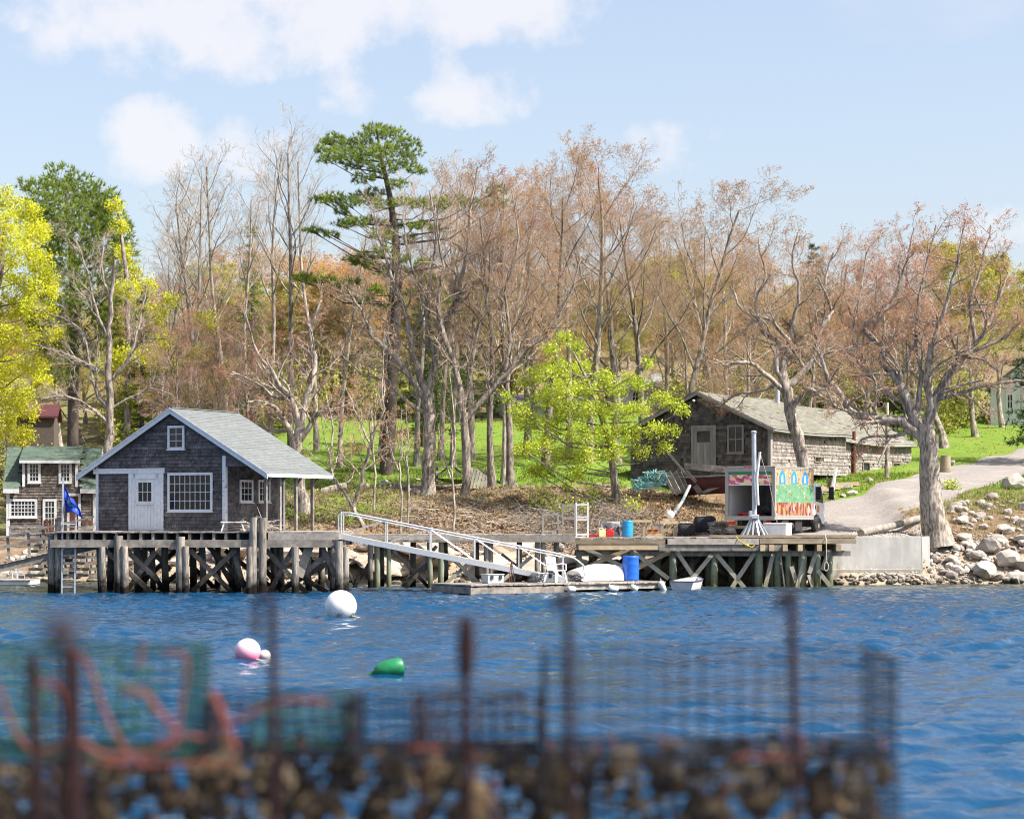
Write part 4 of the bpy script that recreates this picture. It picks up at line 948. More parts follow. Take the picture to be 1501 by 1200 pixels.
# -- grass, dry stalks, leaf litter, brush on the bank
def blades(name, x, y, hgt, mname, label, r, k=5, lean=.5, wid=.012, tint=(.6, 1.3)):
    n = len(x); c = np.stack((x, y, ground(x, y) - .01), -1)
    C_ = np.repeat(c, k, 0) + r.normal(0, .04, (n * k, 3)) * (1, 1, 0); H = np.repeat(hgt, k) * r.uniform(.5, 1.2, n * k)
    a = r.uniform(0, 6.28, n * k); d = np.stack((np.cos(a), np.sin(a), np.zeros(n * k)), -1)
    w = np.stack((-np.sin(a), np.cos(a), np.zeros(n * k)), -1) * wid * (1 + H[:, None] * 2)
    T = C_ + np.array((0, 0, 1)) * H[:, None] + d * (H * lean * r.uniform(0, 1.4, n * k))[:, None]
    V = np.stack((C_ - w, C_ + w, T), 1).reshape(-1, 3)
    me = np_mesh(name, V, None, np.arange(3 * n * k).reshape(-1, 3), (mname,), tint=r.uniform(*tint, n * k))
    return props(obj_of(me, name), label, kind='stuff')
r = np.random.default_rng(77)
def bank_pts(n, x0, x1, y0, y1, wmin, ch=0):
    x, y = r.uniform(x0, x1, n), r.uniform(y0, y1, n)
    w = weights(x, y, ground(x, y)); nz = .5 + .5 * np.sin(x * 1.7 + 2 * np.sin(y * .9)) * np.sin(y * 1.5 + x * .4)
    k = (w[:, 0] + .45 * (nz - .5) > wmin) & ~on_road(x, y, .05) & (ground(x, y) > 1.5) & ~((x > 7.4) & (x < 16.3) & (y < 97.5))
    return x[k], y[k]
x, y = bank_pts(26000, -16, 30, 94, 112, .45)
blades('grass', x, y, r.uniform(.06, .2, len(x)), 'grass_blade', 'short bright spring grass on the bank', r, 4, .5, .014)
x, y = bank_pts(16000, -24, 42, 107, 152, .55)
blades('lawn_grass', x, y, r.uniform(.03, .07, len(x)), 'grass_blade', 'smooth green lawn beyond the trees', r, 3, .5, .03)
x, y = r.uniform(-14, 28, 9000), r.uniform(93.5, 103, 9000); k = ~on_road(x, y, .1) & (ground(x, y) > 1.6) & ~((x > 7.0) & (x < 16.3) & (y < 97.5)); x, y = x[k], y[k]
blades('dry_grass', x, y, r.uniform(.12, .38, len(x)), 'dry_blade', 'dry tan grass stalks on the bank', r, 4, .9, .009)
x, y = r.uniform(-12, 8.5, 26000), r.uniform(93.2, 104, 26000); k = (ground(x, y) > 1.4) & ((x > -4) | (r.uniform(0, 1, len(x)) < .25)); x, y = x[k], y[k]
c = np.stack((x, y, ground(x, y) + .03), -1); v, qd = leaf_quads(c, r.uniform(.04, .11, len(c)), r, .6)
me = np_mesh('leaf_litter', v, qd, mats=('litter',), tint=r.uniform(.5, 1.9, len(qd)))
props(obj_of(me, 'leaf_litter'), 'brown fallen leaves covering the bank', kind='stuff')
def sticks(name, n, x0, x1, y0, y1, label, L=(.3, 1.3), up=.35, m='twig', rad=(.006, .018), seed=9):
    q = np.random.default_rng(seed); pl = []
    for _ in range(n):
        x_, y_ = q.uniform(x0, x1), q.uniform(y0, y1); l = q.uniform(*L); a = q.uniform(0, 6.28); d = np.array((math.cos(a), math.sin(a), q.uniform(-.05, up)))
        p0 = np.array((x_, y_, gz(x_, y_) + .04)); p2 = p0 + d * l; p1 = (p0 + p2) / 2 + q.normal(0, .08 * l, 3); p2[2] = max(p2[2], gz(p2[0], p2[1]) + .02)
        r0 = q.uniform(*rad); pl.append((np.array([p0, p1, p2]), np.array((r0, r0 * .8, r0 * .3))))
    v, qd = tubes_np(pl, 4); me = np_mesh(name, v, qd, mats=(m,))
    return props(obj_of(me, name), label, kind='stuff')
sticks('brushwood', 1100, -4.5, 5.5, 93.4, 98.5, 'tangle of dead sticks and brush along the bank behind the pier', m='twig_pale')
sticks('dark_brush', 420, .5, 6.5, 93.6, 97, 'dark dead brambles below the leafing tree', L=(.5, 1.6), up=.9, m='bark', rad=(.008, .02), seed=10)
sticks('wood_brush', 500, -13, 8, 96, 105, 'fallen twigs under the trees', m='twig', seed=12)
# ------------------------------------------------------------------ building helpers
def shingle_wall(mb, O, ex, ey, nrm, inside, x0, x1, y0, y1, expo, wid, thick, r, tint=(.6, 1.45), drop=0.0, lift=.006):
    """courses of single shingles on a plane: O origin, ex along, ey up the slope, nrm outward"""
    O, ex, ey, nrm = map(lambda a: np.asarray(a, float), (O, ex, ey, nrm))
    nrow = int(math.ceil((y1 - y0) / expo))
    for i in range(nrow):
        yb = y0 + i * expo; x = x0 - r.uniform(0, wid)
        rowt = r.uniform(.78, 1.22) if thick > .015 else r.uniform(.93, 1.07)
        while x < x1:
            w = wid * r.uniform(.6, 1.4); xa, xb = max(x + .004, x0), min(x + w - .004, x1); x += w
            if xb - xa < .02: continue
            yy = yb + r.normal(0, expo * .04)
            if drop and r.uniform() < drop: continue
            if not (inside((xa + xb) / 2, yb + expo * .5)): continue
            t = thick * r.uniform(.75, 1.3); yt = min(yb + expo * 1.15, y1)
            a, b = O + ex * xa, O + ex * xb
            top = nrm * lift; bot = nrm * (lift + t)
            v = [a + ey * yy + bot, b + ey * yy + bot, b + ey * yt + top, a + ey * yt + top, a + ey * yy, b + ey * yy]
            mb.add(v, [(0, 1, 2, 3), (4, 5, 1, 0), (4, 0, 3), (5, 2, 1)], r.uniform(*tint) * rowt)
def frame2(mb, O, ex, ey, n, x0, x1, y0, y1, w, d0, d1, tint=1.0):
    """rectangular casing of four boards on a plane, butted"""
    def bd(a0, a1, b0, b1):
        p = [O + ex * a0 + ey * b0 + n * d0, O + ex * a1 + ey * b0 + n * d0, O + ex * a1 + ey * b1 + n * d0, O + ex * a0 + ey * b1 + n * d0]
        mb.prism(p, n * (d1 - d0), tint)
    bd(x0, x1, y0, y0 + w); bd(x0, x1, y1 - w, y1); bd(x0, x0 + w, y0 + w, y1 - w); bd(x1 - w, x1, y0 + w, y1 - w)
def window(parent, O, ex, ey, n, x0, x1, y0, y1, cols, rows, casing=.09, m='trim_white', glass='glass_dark', mun=.018, sill=True):
    O, ex, ey, n = map(lambda a: np.asarray(a, float), (O, ex, ey, n))
    mb = MB(); frame2(mb, O, ex, ey, n, x0, x1, y0, y1, casing, .0, .05)
    w = mb.build('window', m, parent, local=True)
    mb = MB(); xa, xb, ya, yb = x0 + casing, x1 - casing, y0 + casing, y1 - casing
    mb.prism([O + ex * xa + ey * ya + n * .004, O + ex * xb + ey * ya + n * .004, O + ex * xb + ey * yb + n * .004, O + ex * xa + ey * yb + n * .004], n * .012)
    mb.build('pane', glass, w, local=True)
    mb = MB()
    for i in range(1, cols):
        c = xa + (xb - xa) * i / cols; mb.prism([O + ex * (c - mun / 2) + ey * ya + n * .017, O + ex * (c + mun / 2) + ey * ya + n * .017, O + ex * (c + mun / 2) + ey * yb + n * .017, O + ex * (c - mun / 2) + ey * yb + n * .017], n * .014)
    for i in range(1, rows):
        c = ya + (yb - ya) * i / rows; mb.prism([O + ex * xa + ey * (c - mun / 2) + n * .018, O + ex * xb + ey * (c - mun / 2) + n * .018, O + ex * xb + ey * (c + mun / 2) + n * .018, O + ex * xa + ey * (c + mun / 2) + n * .018], n * .017)
    mb.build('muntin', m, w, local=True)
    if sill:
        mb = MB(); mb.prism([O + ex * (x0 - .03) + ey * (y0 - .03) + n * .002, O + ex * (x1 + .03) + ey * (y0 - .03) + n * .002, O + ex * (x1 + .03) + ey * (y0 - .002) + n * .002, O + ex * (x0 - .03) + ey * (y0 - .002) + n * .002], n * .08)
        mb.build('sill', m, w, local=True)
    return w
X_, Y_, Z_ = np.eye(3)
EVER = lambda a, b: True
def rect_holes(holes): return lambda x, y: not any(a < x < b and c < y < d for a, b, c, d in holes)

# ------------------------------------------------------------------ wharf house
BH = math.radians(-27); CH, SH = math.cos(BH), -math.sin(BH)     # .891, .454
HX, HY, HZ = px_x(330, 80.0), 80.0, 2.14
house = thing('wharf_house', 'dark shingled wharf house with grey gable roof and pale blue-white trim', 'house', (HX, HY, HZ), BH)
def hx(u): return ((u - U0) * HY - HX * FPX) / (CH * FPX + SH * (u - U0))              # along the gable wall
def hz(v, x): return CAM_Z + (V0 - v) * (HY - SH * x) / FPX - HZ
def hs(u): return ((u - U0) * HY - HX * FPX) / (SH * FPX - CH * (u - U0))              # along the porch side wall
def hz2(v, y): return CAM_Z + (V0 - v) * (HY + CH * y) / FPX - HZ
AP, RT, LT, AZ, EZ = -2.2, 1.89, -6.29, 4.33, 2.0
SL = (AZ - EZ) / (RT - AP)
roofz = lambda x: AZ - abs(x - AP) * SL
r = np.random.default_rng(1)
DX0, DX1 = hx(190), hx(240.5); WX0, WX1 = hx(247), hx(312.5); GX0, GX1 = hx(247), hx(271.5)
DZ1 = hz(694, DX0); WZ0, WZ1 = hz(750, WX0), hz(693, WX0); GZ0, GZ1 = hz(659, GX0), hz(624, GX0)
mb = MB(); mb.prism([(-5.5, 0, 0), (0, 0, 0), (0, 0, 2.3), (1.32, 0, 2.3), (1.32, 0, roofz(1.32) - .06), (AP, 0, AZ - .06), (-5.5, 0, roofz(-5.5) - .06)], (0, .12, 0))
mb.bx(-5.5, -5.38, .12, 3.75, 0, roofz(-5.5) - .1); mb.bx(-.12, 0, .12, 3.75, 0, 2.9); mb.bx(-5.38, -.12, 3.63, 3.75, 0, 2.4)
wall = mb.build('wall', 'backing', house, local=True)
mb = MB()
shingle_wall(mb, (0, 0, 0), X_, Z_, -Y_, lambda x, z: z < roofz(x) - .1 and (x < .0 or z > 2.3) and rect_holes([(DX0 - .02, DX1 + .02, 0, DZ1 + .12), (WX0, WX1, WZ0, WZ1), (GX0, GX1, GZ0, GZ1)])(x, z), -5.5, 1.3, 0, 4.3, .125, .11, .034, r, (.72, 1.3))
shingle_wall(mb, (0, 0, 0), Y_, Z_, X_, rect_holes([]), 0, 3.75, 0, 2.9, .125, .11, .03, r, (.72, 1.3))
mb.build('shingle_siding', 'shingle_dark', wall, local=True, tint=True, kind='stuff', fix=False)
# roof deck, courses, rakes, eave board
mb = MB()
for sx, xe in ((1, RT), (-1, LT)):
    mb.prism([(AP, -.18, AZ), (xe, -.18, EZ), (xe, -.18, EZ - .06), (AP, -.18, AZ - .065)], (0, 4.25, 0))
roof = mb.build('roof', 'backing', house, local=True)
mb = MB()
Ls = math.hypot(RT - AP, AZ - EZ)
for sx, xe in ((1, RT), (-1, LT)):
    ex = Y_ * sx; up = np.array((AP - xe, 0, AZ - EZ)) / Ls; nn = np.cross(ex, up)
    O = np.array((xe, -.2 if sx > 0 else 4.09, EZ))
    shingle_wall(mb, O, ex, up, nn, EVER, 0, 4.29, -.02, Ls, .125, .33, .007, r, (.9, 1.1))
mb.build('roof_shingles', 'asphalt_grey', roof, local=True, tint=True, kind='stuff', fix=False)
mb = MB(); mb.beam((AP, -.2, AZ + .015), (AP, 4.09, AZ + .015), .16, .03); mb.build('ridge_cap', 'asphalt_grey', roof, local=True, tint=True)
for xe in (RT, LT):
    mb = MB(); mb.prism([(AP, -.225, AZ - .015), (xe, -.225, EZ - .015), (xe, -.225, EZ - .20), (AP, -.225, AZ - .20)], (0, .042, 0)); mb.build('rake_board', 'trim_white', roof, local=True)
    mb = MB(); mb.prism([(AP, -.25, AZ + .01), (xe, -.25, EZ + .01), (xe, -.25, EZ - .05), (AP, -.25, AZ - .05)], (0, .022, 0)); mb.build('rake_molding', 'trim_white', roof, local=True)
mb = MB(); mb.bx(RT - .002, RT + .03, -.18, 4.07, EZ - .13, EZ - .01); mb.build('eave_board', 'trim_white', roof, local=True)
mb = MB(); mb.bx(LT - .03, LT + .002, -.18, 4.07, EZ - .13, EZ - .01); mb.build('eave_board', 'trim_white', roof, local=True)
mb = MB()
for y in np.linspace(.1, 3.9, 7): mb.prism([(.05, y, roofz(.05) - .075), (RT - .02, y, EZ - .055), (RT - .02, y, EZ - .15), (.05, y, roofz(.05) - .18)], (0, .05, 0))
mb.build('rafters', 'wood_old', roof, local=True)
for x0, x1, y0, y1, z1 in ((-5.55, -5.44, -.045, -.001, 2.3), (-.09, .045, -.045, -.002, 2.62), (.0, .045, -.001, .08, 2.62), (.0, .045, 3.68, 3.79, 2.5)):
    mb = MB(); mb.bx(x0, x1, y0, y1, .0, z1); mb.build('corner_board', 'trim_white', house, local=True)
hb0, hb1 = hx(138.5), hx(242)
mb = MB(); mb.bx(hb0, hb1, -.085, -.02, DZ1 - .0, DZ1 + .15); mb.bx(hb0 - .02, hb1 + .02, -.11, -.02, DZ1 + .15, DZ1 + .185); mb.build('door_header', 'trim_white', house, local=True)
mb = MB(); dw = DX1 - DX0
mb.bx(DX0, DX1, -.05, -.012, .02, DZ1)
door = mb.build('sliding_door', 'door_white', house, local=True)
mb = MB()
for k in range(9): mb.bx(DX0 + .12 + k * (dw - .24) / 9 + .006, DX0 + .12 + (k + 1) * (dw - .24) / 9 - .006, -.062, -.0505, .08, DZ1 * .52)
mb.build('door_boards', 'door_white', door, local=True)
mb = MB(); mb.bx(DX0, DX0 + .11, -.07, -.051, .02, DZ1 - .002); mb.bx(DX1 - .11, DX1, -.07, -.051, .02, DZ1 - .002); mb.bx(DX0 + .11, DX1 - .11, -.068, -.051, DZ1 - .2, DZ1 - .004); mb.build('door_stile', 'trim_white', door, local=True)
for x in (DX0 + .25, DX1 - .25):
    mb = MB(); mb.bx(x - .03, x + .03, -.10, -.071, DZ1 - .16, DZ1 - .02); mb.build('hanger', 'galvanised', door, local=True)
window(door, (0, -.052, 0), X_, Z_, -Y_, hx(202), hx(227), hz(738, DX0), hz(704, DX0), 3, 2, .08, sill=True)
window(house, (0, -.022, 0), X_, Z_, -Y_, WX0, WX1, WZ0, WZ1, 8, 4, .085)
window(house, (0, -.022, 0), X_, Z_, -Y_, GX0, GX1, GZ0, GZ1, 2, 3, .085)
for a, b in ((350, 369), (377, 394)):
    s0, s1 = hs(a), hs(b); window(house, (.022, 0, 0), Y_, Z_, X_, s0, s1, hz2(736, s0), hz2(703, s0), 3, 3, .07)
for y in (.06, .95, 2.0, 3.1):
    mb = MB(); mb.bx(1.56, 1.66, y, y + .1, 0, EZ + .0); po = mb.build('porch_post', 'wood_old', house, local=True)
    mb = MB(); mb.beam((1.61, y + .05, 1.55), (1.61, y + .45, 1.93), .06, .07); mb.build('knee_brace', 'wood_old', po, local=True)
mb = MB(); mb.bx(1.555, 1.665, -.1, 4.0, EZ + .001, EZ + .11); mb.build('porch_beam', 'wood_old', house, local=True)

# ------------------------------------------------------------------ wharves
def piling(parent, x, y, z0, z1, r0=.13, m='piling', lean=(0, 0), n=10):
    mb = MB(); k = 5; pts = []; rr = []
    for i in range(k):
        f = i / (k - 1); pts.append((x + lean[0] * f + random.uniform(-.012, .012), y + lean[1] * f, z0 + (z1 - z0) * f)); rr.append(r0 * (1.07 - .12 * f) * random.uniform(.96, 1.04))
    mb.path(pts, rr, n); return mb.build('piling', m, parent, smooth=True)
def brace(parent, p0, p1, m='brace', w=.05, h=.17, name='cross_brace'):
    mb = MB(); mb.beam(p0, p1, w, h); return mb.build(name, m, parent)
def planks(parent, x0, x1, y0, y1, z, wid, m='wood_deck', along='y', th=.05, gap=.012):
    x = x0 if along == 'y' else y0; end = x1 if along == 'y' else y1
    while x < end - .02:
        w = min(wid * random.uniform(.92, 1.08), end - x); mb = MB(); dz = random.uniform(-.006, .006); e0, e1 = random.uniform(-.05, .03), random.uniform(-.03, .04)
        if along == 'y': mb.bx(x, x + w - gap, y0 + e0, y1 + e1, z - th + dz, z + dz)
        else: mb.bx(x0 + e0, x1 + e1, x, x + w - gap, z - th + dz, z + dz)
        mb.build('deck_plank', m, parent); x += w
BED = -1.6
hw_ = thing('house_wharf', 'old timber wharf on crossed pilings carrying the shingled wharf house', 'wharf', (-11, 82.5, 0))
HX0, HX1, HY0, HY1, DZ = -15.9, -6.02, 79.0, 86.6, 2.13
planks(hw_, HX0, HX1, HY0, HY1, DZ, .19)
for y in (79.08, 81.0, 83.0, 85.0, 86.4):
    mb = MB(); mb.bx(HX0 + .1, HX1 - .02, y - .1, y + .1, 1.60, 1.83); mb.build('cap_beam', 'wood_old', hw_)
for x in np.arange(HX0 + .15, HX1, .42):
    mb = MB(); mb.bx(x - .045, x + .045, HY0 + .06, HY1 - .1, 1.832, DZ - .057); mb.build('joist', 'wood_old', hw_)
mb = MB(); mb.bx(-8.4, HX1 + .02, HY0 - .06, HY0 - .052 + .05, 1.84, 2.075); mb.build('fascia_board', 'wood_deck', hw_)
mb = MB(); mb.bx(HX1 + .0, HX1 + .05, HY0 - .02, HY1, 1.85, 2.07); mb.build('fascia_board', 'wood_deck', hw_)
for u, top, rr in ((175, 1.98, .17), (184, 1.62, .13), (264, 1.95, .16), (273, 1.62, .12), (372, 2.62, .15), (385, 2.6, .145), (366, 1.6, .12), (432, 1.6, .13), (150, 1.6, .12), (497, 1.8, .15), (505, 1.6, .13)):
    piling(hw_, px_x(u, 78.85), 78.85 + random.uniform(-.05, .12), BED, top, rr, lean=(random.uniform(-.05, .05), 0))
for y, us in ((81.0, (150, 205, 246, 300, 350, 415, 455, 490)), (83.0, (160, 225, 285, 340, 402, 470)), (85.0, (180, 270, 345, 430)), (86.4, (210, 318, 410, 485))):
    for u in us: piling(hw_, px_x(u, y), y, BED, 1.6, random.uniform(.10, .14), lean=(random.uniform(-.12, .12), random.uniform(-.1, .1)))
def xb(u0, v0, u1, v1, Y, m='brace', h=.17): brace(hw_, P(u0, v0, Y), P(u1, v1, Y + random.uniform(-.2, .2)), m, .05, h)
for a in [(148, 800, 222, 868, 79.2), (185, 866, 228, 808, 79.3), (183, 805, 232, 850, 79.35), (215, 800, 250, 835, 80.9), (205, 806, 240, 866, 81.1), (278, 805, 340, 868, 79.2), (282, 866, 345, 806, 79.3), (340, 800, 360, 868, 79.4), (305, 800, 362, 858, 81.1), (345, 864, 312, 808, 81.2),
          (390, 806, 450, 870, 79.2), (395, 868, 432, 800, 79.3), (412, 866, 490, 805, 79.35), (430, 838, 480, 868, 79.6), (420, 860, 490, 820, 81.2), (440, 800, 490, 866, 83.1), (230, 866, 300, 806, 83.1), (160, 808, 215, 866, 83.1), (330, 806, 400, 862, 85.1), (260, 808, 315, 862, 85.1), (200, 862, 258, 806, 85.1), (472, 800, 492, 845, 79.1), (365, 806, 415, 866, 83.2), (410, 806, 360, 862, 85.2)]:
    xb(*a)
xb(438, 845, 457, 790, 79.15, 'brace_pale', .3)
mb = MB(); mb.bx(-15.9, -6.2, 78.93, 78.98, 1.58, 1.84); mb.build('wale_beam', 'wood_old', hw_)

# free-standing mooring posts and ladder at the wharf's outer corner
for u, top, lab in ((75, 785, 'grey mooring post standing beside the tall wharf ladder'), (86, 762, 'taller grey mooring post behind the wharf ladder')):
    o = thing('mooring_post', lab, 'post', (px_x(u, 79.6), 79.6, 0))
    piling(o, px_x(u, 79.6), 79.6, BED, px_z(top, 79.6), .13)
    mb = MB(); mb.lathe([(.135, 0), (.14, .05), (.10, .09)], (px_x(u, 79.6), 79.6, px_z(top, 79.6) - .03), 10); mb.build('post_cap', 'wood_old', o, smooth=True)
o = thing('dock_ladder', 'tall grey ladder from the water up past the wharf deck', 'ladder', (px_x(99, 79.2), 79.2, -.4))
for u in (91.5, 110.5):
    mb = MB(); mb.beam(P(u - 1, 880, 79.2), P(u + 1, 700 if u < 100 else 745, 79.35), .05, .09); mb.build('stile', 'galvanised', o)
for v in np.arange(768, 876, 11.5):
    mb = MB(); mb.tube(P(91, v, 79.22), P(110, v, 79.22), .022, n=7); mb.build('rung', 'galvanised', o)
# flag
def flag_material():
    m = bpy.data.materials.new('flag_blue'); m.use_nodes = True; N, L = m.node_tree.nodes, m.node_tree.links
    b = N['Principled BSDF']; b.inputs['Roughness'].default_value = .7
    a = N.new('ShaderNodeAttribute'); a.attribute_name = 'fuv'
    s = N.new('ShaderNodeSeparateXYZ'); L.new(a.outputs['Vector'], s.inputs[0])
    d = N.new('ShaderNodeVectorMath'); d.operation = 'DISTANCE'; L.new(a.outputs['Vector'], d.inputs[0]); d.inputs[1].default_value = (.42, .5, 0)
    n = N.new('ShaderNodeTexNoise'); n.inputs['Scale'].default_value = 9; n.inputs['Detail'].default_value = 1; L.new(a.outputs['Vector'], n.inputs['Vector'])
    r1 = N.new('ShaderNodeMath'); r1.operation = 'LESS_THAN'; L.new(d.outputs['Value'], r1.inputs[0]); r1.inputs[1].default_value = .24
    g1 = N.new('ShaderNodeMath'); g1.operation = 'GREATER_THAN'; L.new(n.outputs['Fac'], g1.inputs[0]); g1.inputs[1].default_value = .5
    mm = N.new('ShaderNodeMath'); mm.operation = 'MULTIPLY'; L.new(r1.outputs[0], mm.inputs[0]); L.new(g1.outputs[0], mm.inputs[1])
    n2 = N.new('ShaderNodeTexNoise'); n2.inputs['Scale'].default_value = 15; L.new(a.outputs['Vector'], n2.inputs['Vector'])
    ec = N.new('ShaderNodeMix'); ec.data_type = 'RGBA'; L.new(n2.outputs['Fac'], ec.inputs['Factor']); ec.inputs['A'].default_value = (.08, .35, .55, 1); ec.inputs['B'].default_value = (.6, .6, .4, 1)
    mx = N.new('ShaderNodeMix'); mx.data_type = 'RGBA'; L.new(mm.outputs[0], mx.inputs['Factor']); mx.inputs['A'].default_value = (.012, .07, .52, 1); L.new(ec.outputs['Result'], mx.inputs['B'])
    L.new(mx.outputs['Result'], b.inputs['Base Color']); tr = N.new('ShaderNodeBsdfTranslucent'); L.new(mx.outputs['Result'], tr.inputs['Color'])
    ms = N.new('ShaderNodeMixShader'); ms.inputs[0].default_value = .35; L.new(b.outputs[0], ms.inputs[1]); L.new(tr.outputs[0], ms.inputs[2]); L.new(ms.outputs[0], N['Material Output'].inputs[0])
    MATS['flag_blue'] = m
flag_material()
fl = thing('flag', 'drooping blue flag with a pale emblem flying from a thin pole at the ladder', 'flag', tuple(P(93, 800, 79.5)))
mb = MB(); mb.tube(P(93, 800, 79.5), P(93, 706, 79.5), .018, .014, 8); mb.build('pole', 'galvanised', fl)
mb = MB(); mb.lathe([(.005, -.03), (.03, -.01), (.03, .01), (.005, .03)], P(93, 705, 79.5), 10); mb.build('finial', 'galvanised', fl, smooth=True)
NU, NV = 22, 16; fv, fuv = [], []
hoist = [P(93.5, 709, 79.5), P(96, 748, 79.5)]; fly = [P(107, 731, 79.25), P(122, 757, 79.1)]
for i in range(NU):
    a = i / (NU - 1)
    for j in range(NV):
        b = j / (NV - 1)
        p = (hoist[0] * (1 - b) + hoist[1] * b) * (1 - a) + (fly[0] * (1 - b) + fly[1] * b) * a
        p = p + np.array((0, .16 * math.sin(a * 7 + b * 2.5) * a ** .6 + .07 * math.sin(b * 9 + a * 3), -.10 * math.sin(a * 3.1) * (1 - b) - .05 * math.sin(a * 8 + 1) * b))
        fv.append(p); fuv.append((a, b, 0))
fi = np.arange(NU * NV).reshape(NU, NV); fq = np.stack((fi[:-1, :-1], fi[1:, :-1], fi[1:, 1:], fi[:-1, 1:]), -1).reshape(-1, 4)
base = np.array(fl.location); me = np_mesh('cloth', np.array(fv) - base, fq, mats=('flag_blue',), smooth=True)
at = me.attributes.new('fuv', 'FLOAT_VECTOR', 'POINT'); at.data.foreach_set('vector', np.array(fuv, np.float32).ravel())
clo = obj_of(me, 'cloth', fl); md = clo.modifiers.new('thickness', 'SOLIDIFY'); md.thickness = .004

# walkway pier between the two wharves
wp = thing('walkway_pier', 'narrow plank walkway pier on thin pilings behind the gangway', 'pier', (-2, 86, 0))
WX0_, WX1_, WY0_, WY1_, WZ_ = -6.0, 2.35, 84.9, 86.9, 2.0
planks(wp, WX0_, WX1_, WY0_, WY1_, WZ_, .2)
for y in (84.97, 86.75):
    mb = MB(); mb.bx(WX0_ + .08, WX1_ - .01, y - .05, y + .05, 1.70, 1.94); mb.build('stringer', 'wood_deck', wp)
mb = MB(); mb.bx(-5.9, -1.2, 84.78, 84.84, 1.78, 1.96); mb.build('fascia_board', 'wood_deck', wp)
mb = MB(); mb.bx(-1.19, 2.3, 84.78, 84.84, 1.74, 1.95); mb.build('fascia_board', 'wood_deck', wp)
for u in (545, 553, 570, 632, 645, 713, 720, 788, 798): piling(wp, px_x(u, 85.1), 85.1, BED, 1.7, random.uniform(.09, .12), random.choice(('piling', 'piling_green')), lean=(random.uniform(-.06, .06), 0))
for u in (560, 605, 655, 700, 760, 815): piling(wp, px_x(u, 86.6), 86.6, BED, 1.7, random.uniform(.09, .12), lean=(random.uniform(-.08, .08), 0))
for a in [(508, 825, 522, 862), (518, 862, 550, 812), (576, 806, 630, 862), (593, 862, 640, 812), (648, 860, 695, 818), (655, 812, 712, 862), (665, 818, 700, 858), (725, 860, 780, 815), (640, 800, 590, 860), (735, 812, 790, 856)]:
    brace(wp, P(a[0], a[1], 85.1), P(a[2], a[3], 85.3), random.choice(('brace', 'brace', 'brace_pale')), .05, .13)

# main working wharf
ww = thing('working_wharf', 'working timber wharf with green pilings and pale cross braces beside the concrete wall', 'wharf', (7.5, 89, 0))
KX0, KX1, KY0, KY1, KZ = 2.36, 12.95, 86.4, 91.9, 1.86
planks(ww, KX0, KX1, KY0, KY1, KZ, .21, 'wood_deck')
mb = MB(); mb.bx(px_x(836, 86.4), px_x(975, 86.4), 86.24, 86.33, 1.62, 1.80); mb.build('fascia_board', 'wood_beam', ww)
mb = MB(); mb.bx(px_x(848, 86.4), px_x(978, 86.4), 86.26, 86.34, 1.40, 1.615); mb.build('fascia_board', 'wood_new', ww)
mb = MB(); mb.bx(px_x(978, 86.4), px_x(1112, 86.4), 86.2, 86.33, 1.60, 1.82); mb.build('fascia_board', 'wood_deck', ww)
mb = MB(); mb.bx(px_x(966, 86.4), px_x(1150, 86.4), 86.24, 86.335, 1.36, 1.595); mb.build('fascia_board', 'wood_old', ww)
mb = MB(); mb.bx(px_x(1113, 86.4), px_x(1254, 86.4), 86.22, 86.33, 1.63, 1.83); mb.build('fascia_board', 'wood_beam', ww)
mb = MB(); mb.bx(px_x(1040, 86.4), px_x(1255, 86.4), 86.34, 86.5, 1.87, 1.96); mb.build('curb_rail', 'wood_beam', ww)
mb = MB(); mb.bx(px_x(925, 86.4), px_x(1038, 86.4), 86.40, 86.6, 1.87, 1.90); mb.build('loose_board', 'wood_deck', ww)
for u in (1117, 1130, 1150, 1172, 1200, 1228):
    mb = MB(); x = px_x(u, 86.4); mb.bx(x - .09, x + .09, 86.15, 91.0, 1.36, 1.60); mb.build('joist', 'wood_new', ww)
for x in np.arange(2.6, 11, .7):
    mb = MB(); mb.bx(x - .06, x + .06, 86.5, 91.3, 1.40, 1.78); mb.build('joist', 'wood_old', ww)
for y in (86.75, 88.3, 89.8):
    mb = MB(); mb.bx(KX0 + .1, KX1 - .15, y - .1, y + .1, 1.16, 1.355); mb.build('cap_beam', 'wood_old', ww)
for u, rr in ((986, .15), (1047, .14), (1112, .17), (1140, .15), (1156, .12), (1175, .16), (1197, .13), (1218, .13), (925, .13), (850, .12)):
    piling(ww, px_x(u, 86.7), 86.7 + random.uniform(-.08, .08), BED, 1.42, rr, 'piling_green', lean=(random.uniform(-.06, .06), 0))
for y in (88.3, 89.8):
    for u in (870, 920, 965, 1010, 1040, 1075, 1105, 1130, 1160, 1190, 1215): piling(ww, px_x(u, y) + random.uniform(-.1, .1), y, BED, 1.2, random.uniform(.11, .14), 'piling_green')
for a in [(855, 802, 925, 836, 'brace_pale'), (862, 830, 922, 804, 'wood_beam'), (928, 808, 980, 848, 'brace_pale'), (935, 832, 982, 808, 'wood_beam'), (992, 808, 1028, 862, 'brace_pale'), (1005, 860, 1044, 812, 'brace_pale'), (1050, 812, 1092, 862, 'brace_pale'), (1072, 862, 1106, 810, 'brace_pale'),
          (1121, 862, 1133, 812, 'brace_pale'), (1144, 815, 1150, 860, 'brace_pale'), (1160, 830, 1170, 862, 'brace_pale'), (1186, 840, 1198, 805, 'brace_pale'), (1185, 842, 1192, 862, 'brace_pale'), (1205, 835, 1216, 806, 'brace_pale'), (1198, 835, 1218, 860, 'brace_pale'), (1168, 860, 1180, 815, 'brace_pale')]:
    brace(ww, P(a[0], a[1], 86.5), P(a[2], a[3], 86.5 + random.uniform(.0, .12)), a[4], .05, .16)
